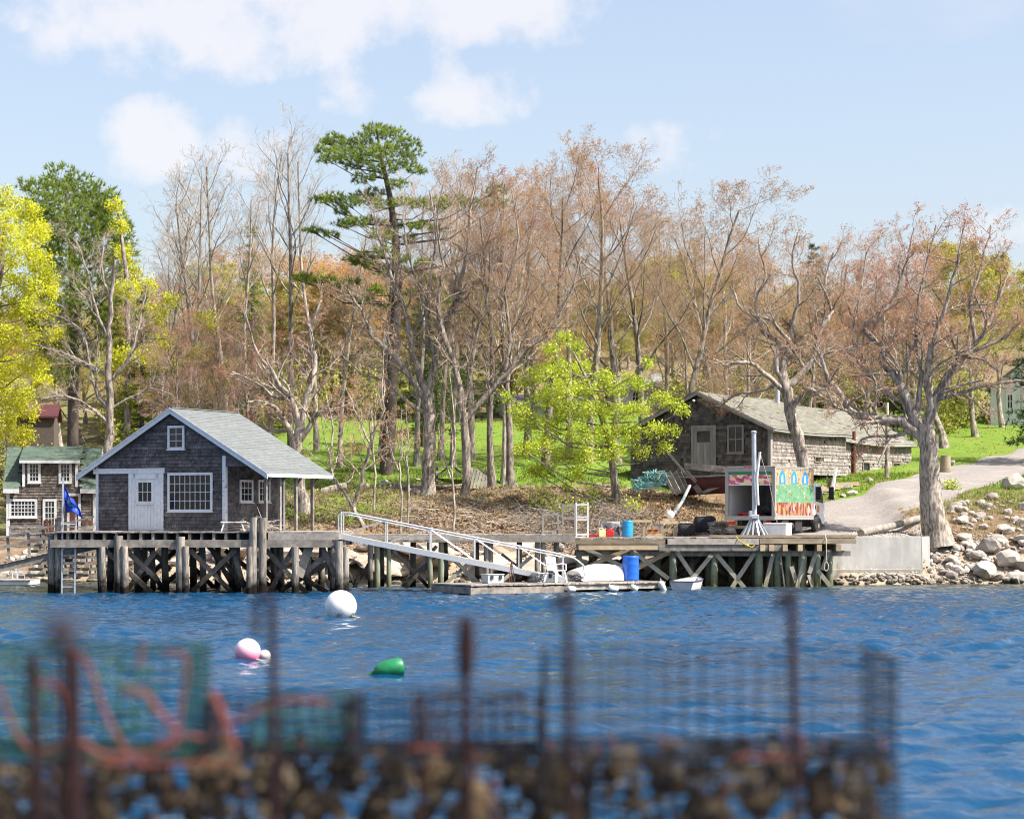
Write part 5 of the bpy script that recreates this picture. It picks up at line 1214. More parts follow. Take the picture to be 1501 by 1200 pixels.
for k in range(22):
    u = random.uniform(880, 1160); y = random.choice((88.2, 89.7)); du = random.choice((-45, 45)); brace(ww, P(u, 806, y), P(u + du, 856, y + .1), 'brace', .05, .15)

# concrete wall at the end of the wharf
cw = MB(); x0, x1 = px_x(1226, 90.2), px_x(1355, 90.0)
cw.prism([(x0 - .3, 90.0, .2), (x1 + .1, 91.0, .2), (x1 + .1, 91.22, 1.88), (x0 - .3, 90.22, 1.88)], (0, .28, 0))
cwo = cw.build('concrete_wall', 'concrete', None, bevel=.03, label='pale concrete retaining wall at the end of the working wharf', cat='wall')
mb = MB(); mb.prism([(x0 - .35, 89.72, .1), (x1 + .0, 90.75, .1), (x1 + .0, 90.96, .1), (x0 - .35, 89.985, .1)], (0, 0, .5)); mb.build('footing', 'concrete', cwo, bevel=.03)
mb = MB(); mb.prism([(x1 + .105, 91.0, .3), (x1 + .105, 91.5, .3), (x1 + .105, 91.5, 1.87), (x1 + .105, 91.22, 1.87)], (.5, 1.0, 0)); mb.build('wing', 'concrete', cwo)
lg = MB(); p0, p1 = P(1262, 783, 91.0), P(1352, 742, 96.5); p0[2] = gz(p0[0], p0[1]) + .15; p1[2] = gz(p1[0], p1[1]) + .14
lg.path([p0 + (p1 - p0) * f + np.array((0, 0, .02 * math.sin(9 * f))) for f in np.linspace(0, 1, 8)], [.16, .155, .15, .15, .145, .14, .14, .135], 12)
lgo = lg.build('fallen_pole', 'wood_old', None, smooth=True, label='long weathered log lying along the road edge above the concrete wall', cat='log')
mb = MB(); d = unit(p0 - p1); mb.path([p0 + d * .002, p0 + d * .012], [.145, .138], 12); mb.build('cut_end', 'wood_beam', lgo)

# ------------------------------------------------------------------ gangway and float
gw = thing('gangway', 'sloping aluminium gangway with tube handrails down to the float', 'gangway', tuple(P(500, 782, 80.0)))
ga, gb = P(500, 786, 80.3), P(832, 851, 80.3)
gdir = unit(gb - ga); wv_ = np.array((0, 1.1, 0)); GL = np.linalg.norm(gb - ga)
gat = lambda f, h, s: ga + (gb - ga) * f + np.array((0, 0, h)) + wv_ * s
for s in (0, 1):
    mb = MB(); mb.beam(gat(0, 0, s), gat(1, 0, s), .06, .19); mb.build('side_beam', 'aluminium', gw)
    mb = MB(); top = [gat(-.012, .1, s), gat(-.012, .72, s), gat(0.01, .86, s)] + [gat(f, .88, s) for f in np.linspace(.04, .96, 9)] + [gat(1.03, .84, s), gat(1.07, .66, s), gat(1.075, .3, s)]
    mb.path(top, .027, 7); mb.build('handrail', 'aluminium', gw, smooth=True)
    mb = MB(); mb.path([gat(f, .80, s) for f in (0.02, .5, .98)], .016, 6); mb.build('mid_rail', 'aluminium', gw, smooth=True)
    for f in np.linspace(.0, .98, 6):
        mb = MB(); mb.tube(gat(f, .06, s), gat(f, .88, s), .024, n=7); mb.build('rail_post', 'aluminium', gw, smooth=True)
    fs = np.linspace(.0, .98, 6)
    for k in range(5):
        mb = MB(); a, b = (gat(fs[k], .06, s), gat(fs[k + 1], .86, s)) if k < 2 else (gat(fs[k], .86, s), gat(fs[k + 1], .06, s))
        mb.tube(a, b, .02, n=6); mb.build('diagonal', 'aluminium', gw, smooth=True)
nT = 34
for k in range(nT):
    f = (k + .5) / nT; mb = MB(); c = gat(f, .075, .5); mb.beam(c - wv_ * .47, c + wv_ * .47, GL / nT * .9, .03, up=np.cross(gdir, (0, 1, 0)) * -1); mb.build('tread', 'wood_new', gw)
# float
FA, FB = P(690, 870, 77.2), P(976, 864, 81.6); FA[2] = FB[2] = 0
fang = math.atan2(FB[1] - FA[1], FB[0] - FA[0]); FLn = float(np.hypot(*(FB - FA)[:2]))
ft = thing('float', 'low weathered timber float moored at the foot of the gangway', 'float', tuple(FA), fang)
FW, FZ = 2.6, .34
mb = MB(); mb.bx(0.0, FLn * .47, 0, .14, .02, .25); mb.build('side_timber', 'wood_old', ft, local=True)
mb = MB(); mb.bx(FLn * .475, FLn, .04, .16, .10, .29); mb.build('side_timber', 'wood_deck', ft, local=True)
mb = MB(); mb.bx(0, FLn, FW - .14, FW, .02, .28); mb.build('side_timber', 'wood_old', ft, local=True)
for k in range(7):
    mb = MB(); x = .2 + k * (FLn - .8) / 6; mb.bx(x, x + .45, .25, FW - .3, -.22, .2); mb.build('flotation_block', 'rubber', ft, local=True)
for x in (0.0, FLn - .14):
    mb = MB(); mb.bx(x, x + .14, .141, FW - .141, .03, .27); mb.build('end_timber', 'wood_old', ft, local=True)
x = 0.0
while x < FLn - .05:
    w = min(.17 * random.uniform(.9, 1.1), FLn - x); mb = MB(); dz = random.uniform(-.006, .006); mb.bx(x, x + w - .012, -.03 + random.uniform(-.02, .02), FW + .02, FZ - .045 + dz, FZ + dz); mb.build('deck_plank', 'wood_deck', ft, local=True); x += w
def on_float(fx, fy): return np.array((FA[0] + math.cos(fang) * fx - math.sin(fang) * fy, FA[1] + math.sin(fang) * fx + math.cos(fang) * fy, FZ + .008))
def fpx(u, fy):                                # place along the float under a pixel column
    best = min(np.linspace(0, FLn, 300), key=lambda t: abs((on_float(t, fy)[0] * FPX / on_float(t, fy)[1] + U0) - u)); return on_float(best, fy)
BAR = [(.255, 0), (.275, .02), (.28, .08), (.275, .12), (.285, .28), (.287, .30), (.285, .32), (.287, .55), (.29, .57), (.286, .60), (.275, .76), (.283, .79), (.278, .84), (.26, .855), (.255, .83)]
def barrel(name, label, p, m, s=1.0):
    e = thing(name, label, 'barrel', tuple(p)); mb = MB(); mb.lathe([(a * s, b * s) for a, b in BAR], p, 24); mb.build('drum', m, e, smooth=True)
    mb = MB(); mb.lathe([(.25 * s, 0), (.25 * s, .008)], np.array(p) + (0, 0, .826 * s), 24); l = mb.build('lid', m, e)
    mb = MB(); mb.lathe([(.035, 0), (.035, .03), (.02, .03)], np.array(p) + (.13 * s, 0, .834 * s), 10); mb.build('bung', m, e)
    return e
b1 = barrel('blue_barrel', 'royal blue plastic barrel standing on the float', fpx(925, 1.0), 'plastic_blue', 1.04)
# upturned dinghy
dp = fpx(882, 1.5); dg = thing('upturned_dinghy', 'white dinghy lying upside down on the float', 'boat', tuple(dp), fang)
def hull(L, Wd, Hh, ns=16, nc=11, bow=.8, upside=True):
    V = []
    for i in range(ns):
        t = i / (ns - 1); wf = (1 - max(0, (t - .5) / .5) ** 2.6 * .92) * (.84 + .16 * min(1, t / .35)); hf = .45 + .55 * math.sin(math.pi * min(max(t * .86 + .08, 0), 1)) ** .8
        for j in range(nc):
            a = math.pi * j / (nc - 1); c_, s_ = math.cos(a), math.sin(a)
            y = Wd / 2 * wf * math.copysign(abs(c_) ** .75, c_); z = Hh * hf * abs(s_) ** .62
            V.append(((t - .5) * L, y, z))
    V = np.array(V); 
    F = []
    for i in range(ns - 1):
        for j in range(nc - 1): F.append((i * nc + j, i * nc + j + 1, (i + 1) * nc + j + 1, (i + 1) * nc + j))
    F.append(list(range(nc)))
    F.append([(ns - 1) * nc + j for j in range(nc)][::-1])
    return V, F
V, F = hull(2.45, 1.25, .56)
mb = MB(); mb.add(V + (0, 0, .03), F); mb.build('hull', 'plastic_white', dg, local=True, smooth=True)
mb = MB()
for s in (-1, 1): mb.path([(x_, s * (np.interp(x_, [-1.22, -.4, 0, .6, 1.2], [.53, .62, .63, .52, .1])), .035) for x_ in np.linspace(-1.22, 1.2, 12)], .028, 6)
mb.build('gunwale', 'paint_white', dg, local=True, smooth=True)
mb = MB(); mb.path([(x_, 0, .035 + .56 * (.45 + .55 * math.sin(math.pi * ((x_ / 2.45 + .5) * .86 + .08)) ** .8)) for x_ in np.linspace(-1.1, 1.05, 10)], .02, 6); mb.build('keel_strip', 'paint_white', dg, local=True)
# skiff afloat at the end
sp_ = P(999, 866, 82.6); sp_[2] = 0
sk = thing('skiff', 'small white skiff with transom in painted shade grey, floating at the end of the float', 'boat', (sp_[0], sp_[1], 0), math.radians(68))
SKL, ns = 1.9, 11; ring = []
for i in range(ns):
    t = i / (ns - 1); bm_h = .50 * (.9 + .1 * math.sin(min(1, t / .4) * 1.57)) * (1 - max(0, (t - .4) / .6) ** 2.1 * .97); g = .30 + .14 * t ** 2
    ring.append([(t * SKL, -bm_h, g), (t * SKL, -bm_h * .80, .02 + .10 * t ** 3), (t * SKL, 0, -.08 + .16 * t ** 3), (t * SKL, bm_h * .80, .02 + .10 * t ** 3), (t * SKL, bm_h, g)])
mb = MB(); mb.add([p for q_ in ring for p in q_], [(i * 5 + j, i * 5 + j + 1, (i + 1) * 5 + j + 1, (i + 1) * 5 + j) for i in range(ns - 1) for j in range(4)]); ho = mb.build('hull', 'paint_white', sk, local=True)
md = ho.modifiers.new('thickness', 'SOLIDIFY'); md.thickness = .025; md.offset = -1
mb = MB(); mb.prism(ring[0], (.035, 0, 0)); mb.build('transom', 'plastic_grey', sk, local=True)  # grey is the shade on the transom put into its colour
mb = MB()
for j in (0, 4): mb.path([np.array(ring[i][j]) + (0, 0, .01) for i in range(ns)], .022, 6)
mb.path([np.array(ring[0][0]) + (0, 0, .01), np.array(ring[0][4]) + (0, 0, .01)], .022, 6); mb.build('gunwale', 'tarp_dark', sk, local=True)
for x_ in (.45, 1.05):
    mb = MB(); mb.bx(x_ - .11, x_ + .11, -.42, .42, .17, .2); mb.build('thwart', 'wood_deck', sk, local=True)
# fenders hanging on the float's side
for u, L, tilt, lab in ((837, .34, .05, 'white fender by the foot of the gangway'), (899, .40, .1, 'long white fender hanging below the upturned dinghy'), (930, .28, .5, 'short tilted white fender below the royal blue barrel'), (971, .42, 1.1, 'white fender hung steeply at the corner of the float')):
    c = fpx(u, -.12); c[2] = .13 if tilt < 1 else .17
    e = thing('fender', lab, 'fender', tuple(c)); ax = np.array((math.cos(tilt) * math.cos(fang), math.cos(tilt) * math.sin(fang), -math.sin(tilt)))
    mb = MB(); mb.path([c + ax * L * q for q in (-.5, -.47, -.38, 0, .38, .47, .5)], [.02, .07, .105, .11, .105, .07, .02], 12); mb.build('body', 'fender_white', e, smooth=True)
    mb = MB(); mb.path([c - ax * L * .5, c - ax * L * .4 + np.array((0, .02, .14)), np.array((c[0], c[1] + .16, FZ + .03))], .012, 5); mb.build('lanyard', 'rope_pale', e)
# crates, chair and rusty winch frame on the float
def crate(name, label, c, d, rz, m):
    e = thing(name, label, 'crate', tuple(c), rz); w, l, h = d
    mb = MB(); mb.box((0, 0, h * .45), (w, l, h * .9), top=1.06); mb.build('tub', m, e, local=True, bevel=.012)
    mb = MB(); mb.bx(-w / 2 - .03, w / 2 + .03, -l / 2 - .03, l / 2 + .03, h * .9 + .002, h + .002); mb.build('lid', m, e, local=True, bevel=.01)
    for s in (-1, 1):
        mb = MB(); mb.bx(s * w * .28 - .05, s * w * .28 + .05, -l / 2 - .05, -l / 2 - .015, h * .45, h * .85); mb.build('latch', 'rubber', e, local=True)
    return e
crate('storage_tote', 'pale blue-grey lidded tote at the bare end of the float', fpx(722, 1.0), (.62, .42, .32), fang, 'plastic_grey')
crate('storage_tote', 'pale blue-grey lidded tote beside the white plastic chair', fpx(795, 1.0), (.62, .42, .34), fang, 'plastic_grey')
cp = fpx(815, .7); ch = thing('plastic_chair', 'white plastic armchair at the foot of the gangway', 'chair', tuple(cp), math.radians(40))
mb = MB(); mb.box((0, 0, .42), (.46, .46, .04)); mb.build('seat', 'plastic_white', ch, local=True, bevel=.015)
mb = MB(); R = rot_axis((1, 0, 0), -.22); mb.box((0, .27, .66), (.46, .03, .46), R); bk = mb.build('backrest', 'plastic_white', ch, local=True, bevel=.015)
for sx in (-1, 1):
    for sy in (-1, 1):
        mb = MB(); mb.beam((sx * .2, sy * .2, .41), (sx * .25, sy * .26, 0), .05, .05, up=(0, 1, 0)); mb.build('leg', 'plastic_white', ch, local=True)
    mb = MB(); mb.path([(sx * .25, .26, .62), (sx * .27, 0, .66), (sx * .26, -.22, .63), (sx * .25, -.24, .42)], .024, 6); mb.build('armrest', 'plastic_white', ch, local=True, smooth=True)
rp = fpx(750, 1.2); rw = thing('rusty_tripod', 'small rusty iron stand on the float beside the tote', 'stand', tuple(rp))
for dx, dy in ((-.09, -.08), (.1, -.06), (0, .11)):
    mb = MB(); mb.tube(rp + (dx, dy, 0), rp + (dx * .2, dy * .2, .72), .016, n=6); mb.build('leg', 'rust_bright', rw)
mb = MB(); mb.box(rp + (0, 0, .73), (.08, .08, .06)); mb.build('head', 'rust_bright', rw)
mb = MB(); mb.tube(rp + (-.06, -.05, .25), rp + (.07, -.04, .25), .01, n=6); mb.build('stretcher', 'rust_bright', rw)
for u, fy, lab in ((785, .5, 'heap of dark rope coiled on the float beside the tote'), (845, .6, 'dark rope heap at the curved end of the gangway rail')):
    c = fpx(u, fy); q = np.random.default_rng(int(u)); mb = MB(); pts = [c + np.array((math.cos(t) * (.2 + .06 * q.normal()), math.sin(t) * (.16 + .05 * q.normal()), .02 + .012 * t + .03 * abs(q.normal()))) for t in np.linspace(0, 18, 60)]
    mb.path(pts, .018, 5); mb.build('rope_coil', 'tarp_dark', None, label=lab, cat='rope')
# ------------------------------------------------------------------ footbridge, cottage and small float on the far left
fb = thing('footbridge', 'sloping grey timber footbridge with railings leading up to the wharf', 'bridge', tuple(P(140, 800, 82)))
for Y in (81.6, 82.9):
    mb = MB(); mb.beam(P(-12, 836, Y), P(142, 799, Y), .09, .26); mb.build('stringer', 'wood_old', fb)
    mb = MB(); mb.beam(P(-12, 792, Y), P(138, 757, Y), .12, .06); mb.build('top_rail', 'wood_old', fb)
    mb = MB(); mb.beam(P(-12, 806, Y), P(138, 772, Y), .035, .12); mb.build('mid_rail', 'wood_old', fb)
    for u in (-8, 14, 44, 66, 98, 130):
        v = 831 - (u + 8) * .24; mb = MB(); mb.beam(P(u, v, Y + .07), P(u - 3, v - 41, Y + .07), .09, .09, up=(0, 1, 0)); mb.build('rail_post', 'wood_old', fb)
for k in range(20):
    u = -10 + k * 7.6; mb = MB(); v = 829 - (u + 10) * .24; mb.beam(P(u, v, 81.5), P(u, v - .3, 83.0), .165, .04); mb.build('deck_plank', 'wood_deck', fb)
sf = thing('swim_float', 'small white-edged float with a ladder below the footbridge', 'float', (px_x(18, 88), 88, 0))
x0, x1 = px_x(-12, 88), px_x(48, 88)
mb = MB(); mb.bx(x0, x1, 87.6, 89.4, .03, .20); mb.build('hull', 'paint_white', sf, bevel=.02)
for k in range(9):
    w = (x1 - x0) / 9; mb = MB(); mb.bx(x0 + k * w, x0 + (k + 1) * w - .012, 87.55, 89.45, .202, .24); mb.build('deck_plank', 'wood_deck', sf)
lx = px_x(31, 88)
for dx in (-.13, .13):
    mb = MB(); mb.path([(lx + dx, 88.0, .24), (lx + dx, 88.0, .86)], .02, 6); mb.build('ladder_rail', 'aluminium', sf)
for z in (.4, .6, .78):
    mb = MB(); mb.tube((lx - .13, 88, z), (lx + .13, 88, z), .014, n=6); mb.build('ladder_rung', 'aluminium', sf)
lx = px_x(23, 88); mb = MB(); mb.path([(lx - .09, 87.8, .24), (lx - .09, 87.8, .5), (lx - .06, 87.8, .56), (lx, 87.8, .58), (lx + .06, 87.8, .56), (lx + .09, 87.8, .5), (lx + .09, 87.8, .24)], .018, 6); mb.build('grab_rail', 'paint_white', sf, smooth=True)
cb = thing('timber_crib', 'stacked timber cribbing on the shore under the footbridge', 'crib', (px_x(110, 92), 92.5, 0))
for k in range(6):
    z = .25 + k * .24
    for y in (92.0, 93.2):
        mb = MB(); mb.bx(px_x(40, 92) + random.uniform(-.2, .2), px_x(150, 92) + random.uniform(-.2, .2), y - .1, y + .1, z, z + .11); mb.build('timber', random.choice(('wood_old', 'wood_beam')), cb)
    for u in (60, 95, 128):
        mb = MB(); x = px_x(u, 92) + random.uniform(-.15, .15); mb.bx(x - .1, x + .1, 91.7, 93.5, z + .112, z + .238); mb.build('timber', 'wood_old', cb)

r = np.random.default_rng(2)
CY = 120.0; CR = math.radians(6)
CO = np.array((px_x(11, CY), CY, 1.6)); cosc, sinc = math.cos(CR), math.sin(CR)
cot = thing('cottage', 'small shingled cottage with green roof, white trim and a wide dormer', 'house', tuple(CO), CR)
csc = CY / FPX
cx = lambda u: (u - 11) * csc; czz = lambda v: px_z(v, CY) - CO[2]
CW, CD = cx(138), 4.2
EZc, RZc = czz(711), czz(655)
mb = MB(); mb.bx(0, CW, 0, CD, -.2, EZc); mb.prism([(0, 0, EZc), (0, CD, EZc), (0, CD / 2, RZc - .05)], (CW, 0, 0)); wall = mb.build('wall', 'backing', cot, local=True)
wins = [(cx(13), cx(54), czz(759), czz(731)), (cx(62), cx(82), czz(780), czz(731)), (cx(97), cx(117), czz(790), czz(723))]
mb = MB(); shingle_wall(mb, (0, 0, 0), X_, Z_, -Y_, rect_holes(wins), 0, CW, -.15, EZc, .15, .17, .026, r)
shingle_wall(mb, (CW, 0, 0), Y_, Z_, X_, lambda x, z: z < EZc + (RZc - EZc) * (1 - abs(x - CD / 2) / (CD / 2)), 0, CD, -.15, RZc, .15, .17, .026, r)
shingle_wall(mb, (0, CD, 0), -Y_, Z_, -X_, lambda x, z: z < EZc + (RZc - EZc) * (1 - abs(x - CD / 2) / (CD / 2)), 0, CD, -.15, RZc, .15, .17, .026, r)
mb.build('shingle_siding', 'shingle_small', wall, local=True, tint=True, kind='stuff', fix=False)
ov = .25; sl = (RZc - EZc) / (CD / 2)
dx0, dx1 = cx(33), cx(112)
mb = MB()
for s, xa, xb_ in ((0, -.2, dx0 - .16), (0, dx1 + .16, CW + .2), (1, -.2, CW + .2)):
    y0, y1 = (-ov, CD / 2) if s == 0 else (CD + ov, CD / 2)
    z0 = EZc - ov * sl + .06; mb.prism([(xa, y0, z0), (xa, y1, RZc + .06), (xa, y1, RZc + .0), (xa, y0, z0 - .06)], (xb_ - xa, 0, 0))
roof = mb.build('roof', 'backing', cot, local=True)
mb = MB(); Lr = math.hypot(CD / 2 + ov, RZc - EZc + ov * sl)
shingle_wall(mb, (-.22, -ov - .02, EZc - ov * sl + .06), X_, unit(np.array((0, CD / 2 + ov, RZc - EZc + ov * sl))), unit(np.array((0, -(RZc - EZc + ov * sl), CD / 2 + ov))), lambda x, y: x - .22 < dx0 - .14 or x - .22 > dx1 + .14, 0, CW + .44, 0, Lr, .16, .33, .01, r, (.85, 1.15))
shingle_wall(mb, (CW + .22, CD + ov + .02, EZc - ov * sl + .06), -X_, unit(np.array((0, -CD / 2 - ov, RZc - EZc + ov * sl))), unit(np.array((0, (RZc - EZc + ov * sl), CD / 2 + ov))), EVER, 0, CW + .44, 0, Lr, .16, .33, .01, r, (.85, 1.15))
# shed dormer: front wall flush with the house wall, own flatter roof
dx0, dx1 = cx(33), cx(112); dzt = czz(673)
ms = (RZc + .12 - dzt - .05) / (CD / 2)
mb2 = MB(); mb2.prism([(dx0, .0, EZc - .2), (dx0, CD / 2, EZc - .2), (dx0, CD / 2, RZc), (dx0, .0, dzt)], (dx1 - dx0, 0, 0)); dorm = mb2.build('dormer', 'backing', cot, local=True)
mb2 = MB(); dw_ = [(cx(40), cx(59), czz(708), czz(677)), (cx(85), cx(104), czz(708), czz(677))]
shingle_wall(mb2, (0, -.002, 0), X_, Z_, -Y_, rect_holes(dw_), dx0, dx1, EZc - .2, dzt, .15, .17, .026, r)
shingle_wall(mb2, (dx1, 0, 0), Y_, Z_, X_, lambda y, z: z < dzt + y * ms and z > EZc + y * sl, 0, CD / 2, EZc, RZc, .15, .17, .026, r)
mb2.build('dormer_shingles', 'shingle_small', dorm, local=True, tint=True, kind='stuff', fix=False)
mb2 = MB(); dn = unit(np.array((0, -ms, 1))); up_ = unit(np.array((0, 1, ms)))
mb2.prism([(dx0 - .15, -.25, dzt - .25 * ms + .03), (dx0 - .15, CD / 2, dzt + ms * CD / 2 + .03), (dx0 - .15, CD / 2, dzt + ms * CD / 2 - .03), (dx0 - .15, -.25, dzt - .25 * ms - .03)], (dx1 - dx0 + .3, 0, 0)); dr = mb2.build('dormer_roof', 'backing', cot, local=True)
shingle_wall(mb, (dx0 - .17, -.27, dzt - .27 * ms + .035), X_, up_, dn, EVER, 0, dx1 - dx0 + .34, 0, (CD / 2 + .27) * math.hypot(1, ms), .16, .33, .01, r, (.85, 1.15))
mb.build('roof_shingles', 'asphalt_green', roof, local=True, tint=True, kind='stuff', fix=False)
for x0, x1, z0, z1 in ((-.06, .12, -.2, EZc), (CW - .12, CW + .06, -.2, EZc), (dx0 - .02, dx0 + .11, EZc - .08, dzt), (dx1 - .11, dx1 + .02, EZc - .08, dzt)):
    mb = MB(); mb.bx(x0, x1, -.07, -.028, z0, z1 - .002); mb.build('corner_board', 'trim_white', cot, local=True)
mb = MB(); mb.bx(-.2, dx0 - .16, -ov - .04, -ov - .005, EZc - ov * sl - .18, EZc - ov * sl + .05); mb.build('eave_board', 'trim_white', roof, local=True)
mb = MB(); mb.bx(dx1 + .16, CW + .2, -ov - .04, -ov - .005, EZc - ov * sl - .18, EZc - ov * sl + .05); mb.build('eave_board', 'trim_white', roof, local=True)
mb = MB(); mb.bx(dx0 - .15, dx1 + .15, -.295, -.255, dzt - .25 * ms - .12, dzt - .25 * ms + .03); mb.build('eave_board', 'trim_white', dr, local=True)
mb = MB(); mb.prism([(CW + .205, -ov, EZc - ov * sl + .05), (CW + .205, CD / 2, RZc + .05), (CW + .205, CD / 2, RZc - .14), (CW + .205, -ov, EZc - ov * sl - .14)], (.03, 0, 0)); mb.build('rake_board', 'trim_white', roof, local=True)
O = (0, -.03, 0)
window(cot, O, X_, Z_, -Y_, *wins[0], 7, 4, .13, mun=.035); window(cot, O, X_, Z_, -Y_, *wins[1], 3, 5, .13, mun=.035, sill=False)
for w_ in dw_: window(cot, O, X_, Z_, -Y_, *w_, 3, 4, .13, mun=.03)
frm = MB(); frame2(frm, np.array(O), X_, Z_, -Y_, *wins[2], .13, 0, .05); dr_ = frm.build('door', 'trim_white', cot, local=True)
mb = MB(); mb.bx(wins[2][0] + .13, wins[2][1] - .13, -.055, -.032, wins[2][2] + .1, wins[2][3] - .13); mb.build('door_panel', 'rust_bright', dr_, local=True)
ck = thing('cottage_deck', 'new brown deck with white rails in front of the green roofed cottage', 'deck', (CO[0] + 2, 117, 1.2))
for k in range(16):
    mb = MB(); x = px_x(22, 117) + k * .27; mb.bx(x, x + .255, 115.4, 118.9, 1.28, 1.33); mb.build('deck_plank', 'wood_new', ck)
mb = MB(); mb.bx(px_x(22, 117), px_x(22, 117) + 4.3, 115.42, 115.5, 1.0, 1.275); mb.build('rim_beam', 'wood_new', ck)
for k in range(6):
    mb = MB(); x = px_x(24, 117) + k * .82; mb.bx(x - .05, x + .05, 115.5, 115.6, .4, 2.2); mb.build('rail_post', 'trim_white', ck)
for z in (1.6, 1.85, 2.15):
    mb = MB(); mb.bx(px_x(22, 117), px_x(22, 117) + 4.25, 115.44, 115.49, z, z + .06); mb.build('rail', 'trim_white', ck)
for u, lab in ((69, 'rust red slatted deck chair by the cottage door'), (126, 'rust red slatted deck chair by the corner of the cottage')):
    x = px_x(u, 118); e = thing('deck_chair', lab, 'chair', (x, 118, 1.33))
    mb = MB(); mb.box((x, 118, 1.72), (.6, .55, .06)); mb.build('seat', 'rust_bright', e)
    for k in range(4):
        mb = MB(); mb.box((x - .21 + k * .14, 118.33, 2.1), (.12, .04, .85), rot_axis((1, 0, 0), -.25)); mb.build('back_slat', 'rust_bright', e)
    for sx in (-.28, .28):
        for sy in (-.22, .22):
            mb = MB(); mb.box((x + sx, 118 + sy, 1.57), (.07, .07, .48)); mb.build('leg', 'rust_bright', e)
        mb = MB(); mb.box((x + sx, 118, 1.95), (.12, .7, .04)); mb.build('armrest', 'rust_bright', e)

# ------------------------------------------------------------------ old shed
BS = math.radians(-33); CS, SS = math.cos(BS), -math.sin(BS)
SX, SY, SZ = px_x(1129, 104.0), 104.0, 4.62
shed = thing('old_shed', 'long weathered shingled shed with sagging mossy roof and missing shingles', 'shed', (SX, SY, SZ), BS)
def shx(u): return ((u - U0) * SY - SX * FPX) / (CS * FPX + SS * (u - U0))
def shz(v, x): return CAM_Z + (V0 - v) * (SY - SS * x) / FPX - SZ
def shs(u): return ((u - U0) * SY - SX * FPX) / (SS * FPX - CS * (u - U0))
def shz2(v, y): return CAM_Z + (V0 - v) * (SY + CS * y) / FPX - SZ
r = np.random.default_rng(4)
GW, AZs, EZs, L1, L2 = 7.3, 3.72, 2.05, 8.1, 16.9
sls = (AZs - EZs) / (GW / 2)
sroof = lambda x: AZs - abs(x + GW / 2) * sls
mb = MB(); mb.prism([(-GW, 0, -.1), (0, 0, .0), (0, 0, EZs), (-GW / 2, 0, AZs - .05), (-GW, 0, EZs)], (0, .12, 0)); mb.bx(-.12, 0, .12, L1, .0, EZs); mb.bx(-GW, -GW + .12, .12, L1, .0, EZs); mb.bx(-.5, -.38, L1, L2, -.1, EZs - .1); mb.bx(-GW, -GW + .12, L1, L2, 0, EZs - .1)
mb.prism([(-GW, L2, 0), (-.38, L2, 0), (-.38, L2, EZs - .1), (-GW / 2, L2, AZs - .15), (-GW, L2, EZs - .1)], (0, -.12, 0))
wall = mb.build('wall', 'backing', shed, local=True)
sd0, sd1 = shx(1014), shx(1050); sw0, sw1 = shx(1067), shx(1091)
sdz0, sdz1 = shz(682, sd0), shz(624, sd0); swz0, swz1 = shz(665, sw0), shz(623, sw0)
mb = MB(); shingle_wall(mb, (0, 0, 0), X_, Z_, -Y_, lambda x, z: z < sroof(x) - .1 and rect_holes([(sd0, sd1, sdz0, sdz1), (sw0, sw1, swz0, swz1)])(x, z), -GW, 0, -.1, AZs, .145, .17, .026, r, (.28, .62), .02)
mb.build('gable_shingles', 'shingle_grey', wall, local=True, tint=True, kind='stuff', fix=False)
ph = [(shs(1193), shs(1203), shz2(677, 4), shz2(668, 4)), (shs(1274), shs(1284), shz2(690, 10.5), shz2(676, 10.5)), (shs(1303), shs(1310), shz2(690, 13), shz2(680, 13)), (shs(1318), shs(1328), shz2(690, 14.5), shz2(677, 14.5))]
mb = MB(); shingle_wall(mb, (0, 0, 0), Y_, Z_, X_, lambda y, z: rect_holes(ph)(y, z) and not (z > 1.25 + .1 * math.sin(y) and False), 0, L1, .02 , EZs, .165, .18, .03, r, (.7, 1.35), .015)
mb.build('side_shingles', 'shingle_grey', wall, local=True, tint=True, kind='stuff', fix=False)
mb = MB(); shingle_wall(mb, (-.38, 0, 0), Y_, Z_, X_, rect_holes(ph), L1, L2, -.1, EZs - .1, .165, .18, .03, r, (.6, 1.3), .03)
mb.build('side_shingles', 'shingle_grey', wall, local=True, tint=True, kind='stuff', fix=False)
for a, b, c_, d_ in ph:
    mb = MB(); ox = 0 if a < L1 else -.38; frame2(mb, np.array((ox + .02, 0, 0)), Y_, Z_, X_, a, b, c_, d_, .05, 0, .05); fr = mb.build('porthole_frame', 'wood_beam', shed, local=True)
    mb = MB(); mb.prism([(ox + .012, a + .05, c_ + .05), (ox + .012, b - .05, c_ + .05), (ox + .012, b - .05, d_ - .05), (ox + .012, a + .05, d_ - .05)], (.01, 0, 0)); mb.build('pane', 'glass_dark', fr, local=True)
sag = lambda y, f: -.07 * math.sin(math.pi * y / L1) * f if y < L1 else -.10 * math.sin(math.pi * (y - L1) / (L2 - L1)) * f - .06
mb = MB(); mbs = MB()
